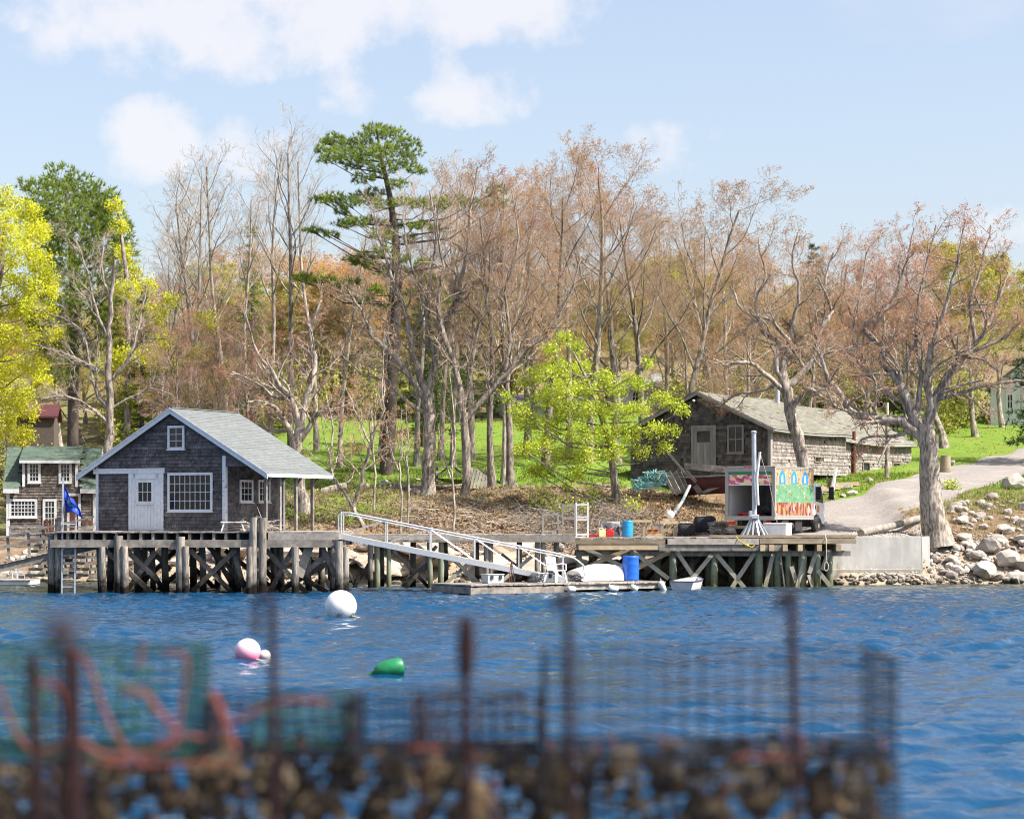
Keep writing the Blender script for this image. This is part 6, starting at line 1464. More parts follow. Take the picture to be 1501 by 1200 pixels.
def roof_grid(xe, ya, yb, ez, az, sgn):
    n = 9
    for i in range(n):
        y0, y1 = ya + (yb - ya) * i / n, ya + (yb - ya) * (i + 1) / n
        e0, e1, t0, t1 = ez + sag(y0, 1.2), ez + sag(y1, 1.2), az + sag(y0, 1), az + sag(y1, 1)
        a, b, c_, d_ = np.array((xe, y0, e0)), np.array((xe, y1, e1)), np.array((-GW / 2, y1, t1)), np.array((-GW / 2, y0, t0))
        dz = np.array((0, 0, -.07)); mb.add([a, b, c_, d_, a + dz, b + dz, c_ + dz, d_ + dz], [(0, 1, 2, 3), (7, 6, 5, 4), (0, 4, 5, 1), (3, 2, 6, 7), (0, 3, 7, 4), (1, 5, 6, 2)])
        ex = unit(b - a) if sgn > 0 else unit(a - b); O = a if sgn > 0 else b; up = unit(d_ - a) if sgn > 0 else unit(c_ - b); nn = unit(np.cross(ex, up))
        shingle_wall(mbs, O + nn * .002, ex, up, nn, EVER, 0, float(np.linalg.norm(b - a)) + .01, -.02, float(np.linalg.norm(d_ - a)), .16, .35, .010, r, (.82, 1.18), .01)
roof_grid(.32, -.25, L1, EZs - .32 * sls + .12, AZs + .12, 1); roof_grid(-GW - .32, -.25, L1, EZs - .32 * sls + .12, AZs + .12, -1)
roof_grid(-.08, L1 + .002, L2 + .2, EZs - .22, AZs + .02, 1); roof_grid(-GW - .2, L1 + .002, L2 + .2, EZs - .22, AZs + .02, -1)
roof = mb.build('roof', 'backing', shed, local=True)
mbs.build('roof_shingles', 'asphalt_mossy', roof, local=True, tint=True, kind='stuff', fix=False)
for xe in (.32, -GW - .32):
    mb = MB(); mb.prism([(-GW / 2, -.29, AZs + .10), (xe, -.29, EZs - .32 * sls + .10), (xe, -.29, EZs - .32 * sls - .05), (-GW / 2, -.29, AZs - .06)], (0, .035, 0)); mb.build('rake_board', 'trim_grey', roof, local=True)
mb = MB(); ez = EZs - .32 * sls + .05; mb.path([(.325, y, ez + sag(y, 1.2) - .02) for y in np.linspace(-.25, L1, 9)], .05, 4); mb.build('eave_board', 'trim_grey', roof, local=True)
mb = MB(); mb.path([(-.075, y, EZs - .27 + sag(y, 1.2)) for y in np.linspace(L1 + .05, L2, 9)], .05, 4); mb.build('eave_board', 'trim_grey', roof, local=True)
mb = MB(); mb.bx(-.10, .05, -.06, -.03, -.05, EZs); mb.bx(.03, .06, -.03, .12, -.05, EZs); mb.build('corner_board', 'trim_grey', shed, local=True)
mb = MB(); dw = (sd1 - sd0 - .24) / 6
mb.bx(sd0 + .12, sd1 - .12, -.02, -.008, sdz0, sdz1 - .12)
dd = mb.build('plank_door', 'backing', shed, local=True)
gl = (sd0 + .3, sd1 - .3, sdz0 + (sdz1 - sdz0) * .58, sdz1 - .25)
for k in range(6):
    xa, xb_ = sd0 + .12 + k * dw, sd0 + .12 + (k + 1) * dw - .01
    mid = (xa + xb_) / 2
    mb = MB()
    if gl[0] < mid < gl[1]: mb.bx(xa, xb_, -.045, -.021, sdz0, gl[2]); mb.bx(xa, xb_, -.045, -.021, gl[3], sdz1 - .12)
    else: mb.bx(xa, xb_, -.045, -.021, sdz0, sdz1 - .12)
    mb.build('door_board', 'trim_grey', dd, local=True)
mb = MB(); mb.bx(gl[0] - .1, gl[1] + .1, -.035, -.022, gl[2], gl[3]); mb.build('door_pane', 'glass_dark', dd, local=True)
mb = MB(); frame2(mb, np.array((0, -.028, 0)), X_, Z_, -Y_, sd0, sd1, sdz0 - .1, sdz1, .12, 0, .04); mb.build('door_frame', 'trim_grey', dd, local=True)
window(shed, (0, -.03, 0), X_, Z_, -Y_, sw0, sw1, swz0, swz1, 2, 2, .09, 'trim_grey', mun=.04)
for x in np.linspace(-GW + .3, -.2, 7):
    gxw, gyw = SX + CS * x, SY - SS * x; g0 = gz(gxw, gyw) - .3
    mb = MB(); mb.bx(x - .1, x + .1, .02, .22, g0 - SZ, -.102); mb.build('foundation_post', 'wood_old', shed, local=True)
for y in np.linspace(1, L2 - .5, 10):
    xx = -.15 if y < L1 else -.5; gxw, gyw = SX + CS * xx + SS * y, SY - SS * xx + CS * y; g0 = gz(gxw, gyw) - .3 - SZ
    mb = MB(); mb.bx(xx - .1, xx + .1, y - .1, y + .1, min(g0, -.4), -.002 if y < L1 else -.102); mb.build('foundation_post', 'wood_old', shed, local=True)
mb = MB(); mb.path([(-3.2, 7.2, 3.2), (-3.2, 7.2, 4.35)], .11, 10); cp_ = mb.build('stove_pipe', 'galvanised', shed, local=True, smooth=True)
mb = MB(); mb.lathe([(.17, 0), (.05, .12)], (-3.2, 7.2, 4.36), 10); mb.build('pipe_cap', 'galvanised', cp_, local=True)
mb = MB(); mb.path([(-.25, 9.6, -.2), (-.24, 9.6, 2.25)], .09, 10); mb.build('rusty_pipe', 'rust_bright', shed, local=True, smooth=True)
mb = MB(); mb.lathe([(.02, -.06), (.07, -.02), (.07, .03), (.02, .06)], (-GW / 2 - .1, -.34, AZs - .32), 10); mb.build('lamp', 'paint_white', shed, local=True, smooth=True)

# junk against the shed gable
def world_px(u, v, Y): return P(u, v, Y)
hp = world_px(1040, 730, 101.8)
wk = thing('wrecked_boat', 'wrecked dark red boat hull propped under the shed door', 'boat', tuple(hp), math.radians(-20))
V, F = [], []
ns, nc = 9, 7
for i in range(ns):
    t = i / (ns - 1)
    for j in range(nc):
        a = math.pi * (.08 + .84 * j / (nc - 1)); V.append(((t - .5) * 3.2, .75 * math.cos(a) * (1 - .5 * t * t), .1 + 1.0 * (1 - math.sin(a)) + .15 * t))
F = [(i * nc + j, i * nc + j + 1, (i + 1) * nc + j + 1, (i + 1) * nc + j) for i in range(ns - 1) for j in range(nc - 1)]
mat('hull_red', (.12, .028, .028), (.06, .02, .02), 4, (.5, 1, 3), rough=.8, bump=.4)
mb = MB(); mb.add(V, F); h_ = mb.build('hull', 'hull_red', wk, local=True, smooth=True); md = h_.modifiers.new('thickness', 'SOLIDIFY'); md.thickness = .05
for i in range(0, ns, 2):
    mb = MB(); mb.path([np.array(V[i * nc + j]) * (1, .93, 1) + (0, 0, .03) for j in range(nc)], .03, 5); mb.build('rib', 'wood_old', wk, local=True)
for s in (0, nc - 1):
    mb = MB(); mb.path([np.array(V[i * nc + s]) + (0, 0, .03) for i in range(ns)], .05, 5); mb.build('gunwale', 'wood_deck', wk, local=True)
boards = [(1003, 683, 1064, 688, 102.2, .28, 'wood_old'), (1008, 700, 1064, 702, 101.5, .22, 'wood_deck'), (1012, 703, 1028, 724, 101.3, .25, 'wood_old'), (1030, 722, 1064, 708, 101.2, .14, 'wood_deck'), (972, 690, 988, 724, 100.8, .12, 'wood_deck'), (979, 692, 995, 724, 101, .3, 'wood_deck'), (988, 692, 1002, 722, 101.2, .3, 'wood_old'),
          (996, 692, 1008, 720, 101.3, .22, 'wood_old'), (968, 650, 1010, 700, 101.6, .1, 'wood_deck'), (957, 712, 966, 693, 100.9, .12, 'wood_new'), (1005, 690, 1020, 706, 100.9, .14, 'wood_deck')]
for i, (a, b, c_, d_, Y, h, m) in enumerate(boards):
    mb = MB(); mb.beam(P(a, b, Y + .3), P(c_, d_, Y), .05, h); o = mb.build('loose_board', m, None, label='weathered loose board leaning in the junk pile below the shed gable', cat='board', group='boards below the shed gable')
q = np.random.default_rng(8); nb_ = thing('rope_bundle', 'heap of turquoise fishing rope and trap wire below the shed', 'rope', tuple(P(948, 715, 101)))
for k in range(5):
    c = P(935 + 9 * k + q.uniform(-4, 4), 702 + q.uniform(-9, 9), 101 + q.uniform(-.3, .3)); mb = MB()
    pts = [c + np.array((math.cos(t * 1.1) * q.uniform(.12, .26), math.sin(t * 1.3) * .2, math.sin(t * .77) * .22)) + q.normal(0, .05, 3) for t in np.linspace(0, 60, 130)]
    mb.path(pts, .018, 5); mb.build('rope_tangle', 'rope_teal', nb_)
for k, (u, v) in enumerate(((946, 711), (958, 712))):
    mb = MB(); c = P(u, v, 100.8)
    for zz in np.linspace(-.12, .12, 4): mb.beam(c + (-.35, 0, zz), c + (.35, 0, zz), .03, .035)
    mb.build('crate_slats', 'rope_teal', nb_)
mb = MB(); mb.path([P(968, 772, 93.5), P(985, 757, 95), P(1000, 735, 97.5), P(1011, 712, 100)], [.075, .075, .072, .07], 10); 
o = mb.build('drain_pipe', 'galvanised', None, smooth=True, label='long pale blue pipe leaning from the bank down to the wharf', cat='pipe')
mb = MB(); mb.path([P(967, 773, 93.42), P(970, 770, 93.6)], .088, 10); mb.build('collar', 'plastic_sky', o, smooth=True)
# woodpile and stones by the shed wall
for i, (u, v, Y, L, m) in enumerate([(1200, 706, 104.5, 1.3, 'wood_new'), (1212, 702, 105, 1.2, 'wood_new'), (1226, 701, 105.4, 1.5, 'wood_deck'), (1195, 712, 104, 1.1, 'wood_deck'), (1240, 699, 106, 1.2, 'wood_new')]):
    p = P(u, v, Y); p[2] = gz(p[0], p[1]) + .12; mb = MB(); mb.beam(p - (L / 2, L * .2, 0), p + (L / 2, L * .2, .05), .22, .16); mb.build('timber_offcut', m, None, label='sawn timber offcut lying along the shed wall', cat='timber', group='timber along the shed')
for i, (u, Y, s) in enumerate([(1217, 103, .45), (1236, 103.5, .35), (1250, 104, .6), (1200, 102.8, .3), (1275, 107, .35), (1395, 117, .5)]):
    rock(ROCKS[i], px_x(u, Y), Y, s, label='pale stone on the grass strip beside the gravel road', group='stones by the road', cat='stone')
mb = MB(); p = P(1220, 700, 104.6); p[2] = gz(p[0], p[1]); mb.beam(p, p + (.22, .4, 1.15), .1, .14); mb.build('leaning_post', 'paint_white', None, label='short white board leaning against the shed wall', cat='board')
mb = MB(); p = P(1201, 702, 104); p = P(1219, 700, 105.2); p[2] = gz(p[0], p[1]) - .05; mb.path([p, p + (0, 0, .6)], [.2, .19], 10); mb.build('tree_stump', 'bark_pale', None, smooth=True, label='cut stump upright beside the shed wall', cat='stump')
mb = MB(); mb.path([P(1300, 700, 108), P(1301, 640, 108), P(1300, 590, 108)], [.12, .1, .09], 9); pl = mb.build('dead_trunk', 'bark_pale', None, smooth=True, label='thin dead trunk standing before the far end of the shed', cat='tree')
mb = MB(); mb.path([P(1300, 640, 108), P(1292, 622, 107.9), P(1284, 610, 107.8)], [.05, .035, .015], 6); mb.build('dead_limb', 'bark_pale', pl, smooth=True)
mb = MB(); mb.path([P(1287, 682, 107), P(1298, 655, 107), P(1312, 635, 107)], [.06, .05, .03], 7); mb.build('broken_limb', 'twig_pale', None, smooth=True, label='pale broken limb leaning against the shed wall', cat='branch')
mb = MB(); p = P(1386, 684, 112); mb.path([p + (0, 0, -.3), p + (0, 0, .55)], [.28, .24], 10); mb.build('wood_stump', 'wood_beam', None, smooth=True, label='squat brown stump on the grass by the road beyond the gnarled tree', cat='stump')

# ------------------------------------------------------------------ box truck
TA = math.radians(-30)
tk0 = np.array((px_x(1136, 90.6), 90.6, 1.92))
truck = thing('box_truck', 'white cab box truck with painted mural sides and rear shutter half open', 'truck', tuple(tk0), TA)
TWd, TL, TB, TT = 2.14, 3.95, .62, 2.74      # local: x from -width to 0, y forward, z up
def mural_material():
    m = bpy.data.materials.new('mural'); m.use_nodes = True; N, L = m.node_tree.nodes, m.node_tree.links
    b = N['Principled BSDF']; b.inputs['Roughness'].default_value = .5
    t = N.new('ShaderNodeTexCoord'); s = N.new('ShaderNodeSeparateXYZ'); L.new(t.outputs['Object'], s.inputs[0])
    def vor(sc, st):
        mp_ = N.new('ShaderNodeMapping'); mp_.inputs['Scale'].default_value = st; L.new(t.outputs['Object'], mp_.inputs[0])
        v = N.new('ShaderNodeTexVoronoi'); v.inputs['Scale'].default_value = sc; L.new(mp_.outputs[0], v.inputs['Vector']); return v
    def ramp(f, stops, const=True):
        r_ = N.new('ShaderNodeValToRGB'); r_.color_ramp.interpolation = 'CONSTANT' if const else 'LINEAR'
        e = r_.color_ramp.elements
        while len(e) > 1: e.remove(e[-1])
        e[0].position = stops[0][0]; e[0].color = (*stops[0][1], 1)
        for p_, c_ in stops[1:]:
            q_ = e.new(p_); q_.color = (*c_, 1)
        L.new(f, r_.inputs[0]); return r_.outputs[0]
    def sel(a, z, c1, c2):
        g = N.new('ShaderNodeMath'); g.operation = 'GREATER_THAN'; L.new(a, g.inputs[0]); g.inputs[1].default_value = z
        x = N.new('ShaderNodeMix'); x.data_type = 'RGBA'; L.new(g.outputs[0], x.inputs['Factor']); L.new(c1, x.inputs['A']); L.new(c2, x.inputs['B']); return x.outputs['Result']
    sc = N.new('ShaderNodeSeparateColor'); v1 = vor(1, (9, 9, 3.6)); L.new(v1.outputs['Color'], sc.inputs[0])
    flowers = ramp(sc.outputs[0], [(0, (.20, .035, .04)), (.22, (.36, .19, .05)), (.4, (.11, .025, .04)), (.55, (.36, .16, .18)), (.7, (.38, .25, .07)), (.85, (.22, .04, .04)), (.94, (.36, .33, .29))])
    sc2 = N.new('ShaderNodeSeparateColor'); v2 = vor(1, (6, 6, 11)); L.new(v2.outputs['Color'], sc2.inputs[0])
    green = ramp(sc2.outputs[1], [(0, (.11, .27, .14)), (.45, (.14, .31, .17)), (.8, (.08, .22, .12)), (.9, (.30, .35, .25)), (.96, (.30, .12, .05))])
    sc3 = N.new('ShaderNodeSeparateColor'); v3 = vor(1, (15, 15, 15)); L.new(v3.outputs['Color'], sc3.inputs[0])
    tan = ramp(sc3.outputs[0], [(0, (.42, .27, .13)), (.3, (.45, .32, .19)), (.6, (.38, .22, .08)), (.8, (.46, .38, .28)), (.93, (.16, .09, .05))])
    c = sel(s.outputs[2], 1.30, flowers, green); c = sel(s.outputs[2], 2.02, c, tan)
    L.new(c, b.inputs['Base Color']); MATS['mural'] = m
    m2 = m.copy(); m2.name = 'mural_door'; N, L = m2.node_tree.nodes, m2.node_tree.links
    MATS['mural_door'] = m2
    gt = [n for n in N if n.type == 'MATH']
    gt[0].inputs[1].default_value = -10
    gt[1].inputs[1].default_value = 2.40
    rp = [n for n in N if n.type == 'VALTORGB']
    for e in rp[1].color_ramp.elements: pass
    cols = [(.75, .6, .3), (.62, .12, .22), (.78, .45, .5), (.35, .06, .1), (.78, .7, .45)]
    for e, c_ in zip(rp[1].color_ramp.elements, cols): e.color = (*c_, 1)
    for e, p_ in zip(rp[1].color_ramp.elements, (0, .25, .45, .65, .82)): e.position = p_
    for e in rp[2].color_ramp.elements: e.color = (.02, .22, .09, 1)
mural_material()
mat('truck_frame', (.33, .325, .31), (.27, .265, .255), 6, rough=.5, bump=.05, rnd=.03, stain=(3, (.3, .27, .22), .4))
mat('truck_inner', (.80, .78, .74), (.74, .72, .68), 3, rough=.7, bump=.03, rnd=.02)
mat('mural_blue', (.02, .16, .50), (.03, .28, .62), 9, rough=.5, bump=0)
# cargo box: shell of panels
t_ = .05
mb = MB(); mb.bx(-.03, 0, .10, TL, TB + .12, TT - .06); sp1 = mb.build('side_panel', 'mural', truck, local=True)
mb = MB(); mb.bx(-TWd, -TWd + .03, .10, TL, TB + .12, TT - .06); mb.build('side_panel', 'mural', truck, local=True)
mb = MB(); mb.bx(-.05, -.032, .12, TL - .05, TB + .12, TT - .08); mb.bx(-TWd + .032, -TWd + .05, .12, TL - .05, TB + .12, TT - .08); mb.build('inner_lining', 'truck_inner', truck, local=True)
mb = MB(); mb.bx(-TWd, 0, TL - .04, TL + .0, TB + .121, TT - .061); mb.build('front_panel', 'truck_inner', truck, local=True)
mb = MB(); mb.bx(-TWd - .01, .01, .02, TL + .02, TT - .055, TT); mb.build('box_roof', 'truck_frame', truck, local=True, bevel=.015)
mb = MB(); mb.bx(-TWd - .005, .005, .0, TL + .01, TB, TB + .118); mb.build('box_floor', 'truck_frame', truck, local=True)
mb = MB()
mb.bx(-TWd - .01, -TWd + .13, -.03, .098, TB + .12, TT - .06); mb.bx(-.13, .01, -.03, .098, TB + .12, TT - .06); mb.bx(-TWd + .13, -.13, -.03, .098, TT - .22, TT - .06); mb.build('rear_frame', 'truck_frame', truck, local=True)
mb = MB(); mb.bx(-TWd - .01, .01, -.05, -.002, TB - .02, TB + .14); mb.build('rear_sill', 'truck_frame', truck, local=True)
mb = MB(); mb.bx(-TWd + .13, -.13, .02, .06, TT - .72, TT - .222); mb.build('shutter', 'mural_door', truck, local=True)
mb = MB(); mb.bx(-TWd + .13, -.13, .0, .065, TT - .76, TT - .722); mb.build('shutter_rail', 'paint_white', truck, local=True)
mat('marker_red', (.6, .01, .015), (.5, .01, .01), 5, rough=.3, bump=0, rnd=0)
for x in (-TWd + .06, -1.25, -1.07, -.89, -.06):
    mb = MB(); mb.bx(x - .05, x + .05, -.055, -.031, TT - .045, TT - .01); mb.build('marker_light', 'marker_red', truck, local=True)
for y0, w in ((.42, .62), (1.62, .58), (2.75, .62)):                      # pointed blue arches painted on the mural, as in the picture
    pts = [(.003, y0, 2.04), (.003, y0 + w, 2.04), (.003, y0 + w, 2.28), (.003, y0 + w * .92, 2.42), (.003, y0 + w * .72, 2.54), (.003, y0 + w * .5, 2.60), (.003, y0 + w * .28, 2.54), (.003, y0 + w * .08, 2.42), (.003, y0, 2.28)]
    mb = MB(); mb.prism(pts, (.003, 0, 0)); ar = mb.build('painted_arch', 'mural_blue', sp1, local=True)
    mb = MB(); mb.prism([(.0075, y0 + w * .34, 2.10), (.0075, y0 + w * .62, 2.10), (.0075, y0 + w * .60, 2.34), (.0075, y0 + w * .48, 2.42), (.0075, y0 + w * .36, 2.34)], (.002, 0, 0)); mb.build('arch_light', 'plastic_white', sp1, local=True)
for y in (1.35, 2.65):
    mb = MB(); mb.bx(.0005, .0025, y - .012, y + .012, TB + .12, TT - .06); mb.build('panel_seam', 'truck_frame', sp1, local=True)
for z0, z1 in ((TB + .12, TB + .17), (TT - .11, TT - .061)):
    mb = MB(); mb.bx(.0006, .012, .1, TL, z0, z1); mb.build('side_rail', 'truck_frame', sp1, local=True)
# things inside the box stay visible through the open door
e = thing('red_crate', 'red plastic crate on the floor inside the truck', 'crate', tuple(np.array(WORLD_OF[truck.name] @ Vector((-1.35, .55, TB + .12)))), TA)
for x0, x1 in ((-.42, -.38), (-.02, .02), (.38, .42)):
    mb = MB(); mb.bx(x0, x1, -.2, .2, 0, .16); mb.build('divider', 'plastic_red', e, local=True)
mb = MB(); mb.bx(-.42, .42, -.22, -.2, .1, .16); mb.bx(-.42, .42, -.22, -.2, 0, .04); mb.build('rim', 'plastic_red', e, local=True)
mb = MB(); mb.bx(-.42, .42, -.2, .2, .0, .02); mb.build('base', 'plastic_red', e, local=True)
q = np.random.default_rng(6); c = np.array(WORLD_OF[truck.name] @ Vector((-.62, 1.2, TB + .12)))
bm_ = rock_mesh(88, 3, .8); bm_.materials.clear(); bm_.materials.append(MATS['black_cloth'])
o = bpy.data.objects.new('cargo_blanket', bm_); COL.objects.link(o); o.location = tuple(c + (0, 0, .3)); o.scale = (.5, .6, .42); props(o, 'heap of dark blankets inside the back of the truck', 'blanket')
# chassis, wheels
mb = MB(); mb.bx(-TWd + .55, -TWd + .67, .1, TL + 1.5, TB - .2, TB - .002); mb.bx(-.67, -.55, .1, TL + 1.5, TB - .2, TB - .002); mb.build('chassis_rail', 'rubber', truck, local=True)
mb = MB(); mb.bx(-TWd + .1, -.1, -.02, .1, TB - .36, TB - .24); mb.build('rear_bumper', 'wood_beam', truck, local=True)
for x in (-TWd + .45, -1.07, -.45):
    mb = MB(); mb.bx(x - .05, x + .05, .0, .08, TB - .24, TB - .021); mb.build('bumper_bracket', 'wood_beam', truck, local=True)
for x in (-TWd + .28, -.3):
    mb = MB(); mb.bx(x - .14, x + .14, -.04, .0, TB - .19, TB - .07); mb.build('tail_light', 'marker_red', truck, local=True)
mb = MB(); mb.bx(-.42, -.08, 2.25, 2.95, TB - .45, TB - .05); mb.build('tool_box', 'rubber', truck, local=True, bevel=.02)
mb = MB(); mb.path([(-.3, 1.9, TB - .25), (-.3, 2.2, TB - .25)], .2, 14); mb.build('fuel_tank', 'rubber', truck, local=True, smooth=True)
WR = .37
RX = np.array(((0, 0, 1.), (1, 0, 0), (0, 1, 0)))
for (x, y, dual) in ((-.16, 1.15, 1), (-TWd + .16, 1.15, 1), (-.12, TL + .55, 0), (-TWd + .12, TL + .55, 0)):
    s = 1 if x > -1 else -1; w = .36 if dual else .2
    mb = MB(); mb.lathe([(WR - .12, -w / 2), (WR - .03, -w / 2), (WR, -w / 2 + .03), (WR, w / 2 - .03), (WR - .03, w / 2), (WR - .12, w / 2)], (x - s * (w / 2 - .12), y, WR - .0), 24, RX); wl = mb.build('tyre', 'rubber', truck, local=True, smooth=True)
    mb = MB(); xo = x + s * .085; mb.lathe([(WR - .115, -.02), (WR - .13, .02), (.12, .0), (.10, .05), (.03, .05)] if s > 0 else [(.03, -.05), (.10, -.05), (.12, 0), (WR - .13, -.02), (WR - .115, .02)], (xo, y, WR), 20, RX); mb.build('rim', 'wood_beam', wl, local=True, smooth=True)
# cab
cy0 = TL + .12; CX0, CX1 = -TWd + .14, -.14; CZ0, CZ1 = .42, 2.12
def cab_ring(x): return [(x, cy0, CZ0 + .22), (x, cy0, CZ1), (x, cy0 + 1.02, CZ1), (x, cy0 + 1.38, 1.42), (x, cy0 + 1.48, 1.0), (x, cy0 + 1.46, CZ0), (x, cy0 + .92, CZ0), (x, cy0 + .86, CZ0 + .32), (x, cy0 + .60, CZ0 + .42), (x, cy0 + .3, CZ0 + .34), (x, cy0 + .18, CZ0 + .22)]
mb = MB(); mb.prism(cab_ring(CX0), (CX1 - CX0, 0, 0)); cab = mb.build('cab', 'paint_white', truck, local=True, bevel=.05)
for s, x in ((1, CX1), (-1, CX0)):
    a = x + s * .003
    mb = MB(); mb.prism([(a, cy0 + .42, 1.38), (a, cy0 + .42, 1.98), (a, cy0 + .98, 1.98), (a, cy0 + 1.24, 1.42), (a, cy0 + 1.2, 1.30)], (s * .006, 0, 0)); mb.build('door_window', 'glass_dark', cab, local=True)
    mb = MB(); mb.prism([(a, cy0 + .56, 1.02), (a, cy0 + .62, .92), (a, cy0 + .78, .92), (a, cy0 + .84, 1.02), (a, cy0 + .84, 1.14), (a, cy0 + .78, 1.22), (a, cy0 + .62, 1.22), (a, cy0 + .56, 1.14)], (s * .004, 0, 0)); mb.build('door_emblem', 'plastic_orange', cab, local=True)
    mb = MB(); mb.bx(a, a + s * .02, cy0 + .36, cy0 + .40, 1.05, 1.2); mb.build('door_handle', 'rubber', cab, local=True)
    mb = MB(); mb.path([(x, cy0 + 1.25, 1.75), (x + s * .3, cy0 + 1.35, 1.78)], .015, 6); mr_ = mb.build('mirror_arm', 'rubber', cab, local=True)
    mb = MB(); mb.bx(x + s * .2, x + s * .42, cy0 + 1.33, cy0 + 1.42, 1.45, 1.98); mb.build('mirror', 'rubber', mr_, local=True, bevel=.02)
mb = MB(); mb.prism([(CX0 + .1, cy0 + 1.06, 2.02), (CX1 - .1, cy0 + 1.06, 2.02), (CX1 - .06, cy0 + 1.37, 1.46), (CX0 + .06, cy0 + 1.37, 1.46)], (0, .012, .008)); mb.build('windscreen', 'glass_dark', cab, local=True)
mb = MB(); mb.bx(CX0 - .04, CX1 + .04, cy0 + 1.36, cy0 + 1.58, .32, .56); mb.build('front_bumper', 'truck_frame', truck, local=True, bevel=.03)
for x in (CX0 + .2, CX1 - .2):
    mb = MB(); mb.bx(x - .14, x + .14, cy0 + 1.46, cy0 + 1.5, .62, .78); mb.build('headlight', 'plastic_white', truck, local=True)

# ------------------------------------------------------------------ things on the working wharf
DK = KZ + .008
mp0 = P(1106, 786, 87.6); mp0[2] = DK
ms_ = thing('hoist_mast', 'tall pale steel mast with splayed strut base and leaning white boom', 'mast', tuple(mp0))
mb = MB(); mb.path([mp0 + (0, 0, .5), P(1105, 633, 87.6)], [.095, .088], 14); mb.build('mast_tube', 'galvanised', ms_, smooth=True)
mb = MB(); mb.lathe([(.11, 0), (.11, .05), (.06, .08)], P(1105, 634, 87.6), 12); mb.build('mast_cap', 'galvanised', ms_, smooth=True)
for k in range(14):
    a = 2 * math.pi * k / 14; mb = MB(); mb.beam(mp0 + (math.cos(a) * .56, math.sin(a) * .5, .015), mp0 + (math.cos(a) * .07, math.sin(a) * .07, .78), .06, .06); mb.build('base_strut', 'galvanised', ms_)
mb = MB(); mb.path([P(1111, 740, 87.45), P(1109, 700, 87.4), P(1114, 662, 87.35)], [.06, .06, .05], 9); bo = mb.build('boom', 'paint_white', ms_, smooth=True)
mb = MB(); mb.path([P(1114, 664, 87.35), P(1128, 710, 87.5), P(1139, 765, 87.75)], .012, 5); mb.build('hoist_rope', 'rope_pale', ms_)
mb = MB(); mb.box(P(1107, 757, 87.45), (.28, .2, .16)); mb.box(P(1100, 753, 87.42), (.12, .18, .22)); mb.build('winch', 'galvanised', ms_, bevel=.02)
wb = np.array((px_x(1140, 87.9), 87.9, DK)); e = thing('white_chest', 'white insulated fish box standing by the mast on the wharf', 'box', tuple(wb), math.radians(-28))
mb = MB(); mb.bx(-.46, .46, -.3, .3, .03, .47); mb.build('tub', 'plastic_white', e, local=True, bevel=.02)
mb = MB(); mb.bx(-.48, .48, -.32, .32, .472, .54); mb.build('lid', 'plastic_white', e, local=True, bevel=.02)
for x in (-.34, .34):
    mb = MB(); mb.bx(x - .06, x + .06, -.28, .28, 0, .029); mb.build('runner', 'plastic_white', e, local=True)
sb = np.array((px_x(920, 88.4), 88.4, DK)); barrel('sky_blue_barrel', 'sky blue plastic barrel beside the black tarp on the wharf', sb, 'plastic_sky', .74)
def jerry(name, label, p, m, s=1.0, rz=0):
    e = thing(name, label, 'fuel can', tuple(p), rz); mb = MB(); mb.prism([(-.15 * s, -.09 * s, 0), (.15 * s, -.09 * s, 0), (.15 * s, -.09 * s, .2 * s), (.07 * s, -.09 * s, .27 * s), (-.08 * s, -.09 * s, .27 * s), (-.15 * s, -.09 * s, .2 * s)], (0, .18 * s, 0)); mb.build('can', m, e, local=True, bevel=.025)
    mb = MB(); mb.path([(-.1 * s, 0, .25 * s), (-.08 * s, 0, .33 * s), (.04 * s, 0, .33 * s), (.07 * s, 0, .26 * s)], .018 * s, 6); mb.build('handle', m, e, local=True, smooth=True)
    mb = MB(); mb.tube((.1 * s, 0, .24 * s), (.16 * s, 0, .31 * s), .025 * s, n=8); mb.build('spout', m, e, local=True)
jerry('red_fuel_can', 'red plastic fuel can in front of the black tarp', np.array((px_x(894, 87.9), 87.9, DK)), 'plastic_red', 1.05)
jerry('tan_fuel_can', 'tan plastic fuel can beside the red one', np.array((px_x(882, 88.2), 88.2, DK)), 'plastic_cream', 1.05, .4)
mb = MB(); mb.bx(px_x(860, 87.8), px_x(876, 87.8), 87.7, 88.2, DK, DK + .07); o = mb.build('red_tray', 'plastic_red', None, bevel=.015, label='flat red tray lying on the wharf beside the tan fuel can', cat='tray')
mb = MB(); mb.bx(px_x(860, 87.8) - .02, px_x(876, 87.8) + .02, 87.68, 88.22, DK + .072, DK + .09); mb.build('rim', 'plastic_red', o)
# tarp draped on a low stack
tp0 = np.array((px_x(893, 88.8), 88.8, DK)); e = thing('black_tarp', 'crumpled black tarp draped over a white board stack', 'tarp', tuple(tp0))
q = np.random.default_rng(15); NU, NV = 16, 10; V = []
for i in range(NU):
    for j in range(NV):
        a, b = i / (NU - 1), j / (NV - 1); top = .62 - .12 * a
        V.append((-.36 + .72 * a + .05 * q.normal() * b, -.2 - .22 * b + .06 * math.sin(9 * a) * b, max(.05 * a + .03, top - (.12 + .42 * a * .8 + .25) * b ** 1.3 * (.7 + .35 * math.sin(5 * a + 1))) + .015 * q.normal()))
ix = np.arange(NU * NV).reshape(NU, NV); F = np.stack((ix[:-1, :-1], ix[1:, :-1], ix[1:, 1:], ix[:-1, 1:]), -1).reshape(-1, 4).tolist()
mb = MB(); mb.add(V, F); o = mb.build('sheet', 'tarp_dark', e, local=True, smooth=True); md = o.modifiers.new('thickness', 'SOLIDIFY'); md.thickness = .008
for k in range(4):
    mb = MB(); mb.bx(-.4, .42, -.17 + k * .09, -.12 + k * .09, 0, .60 - .03 * k); mb.build('white_board', 'paint_white', e, local=True)
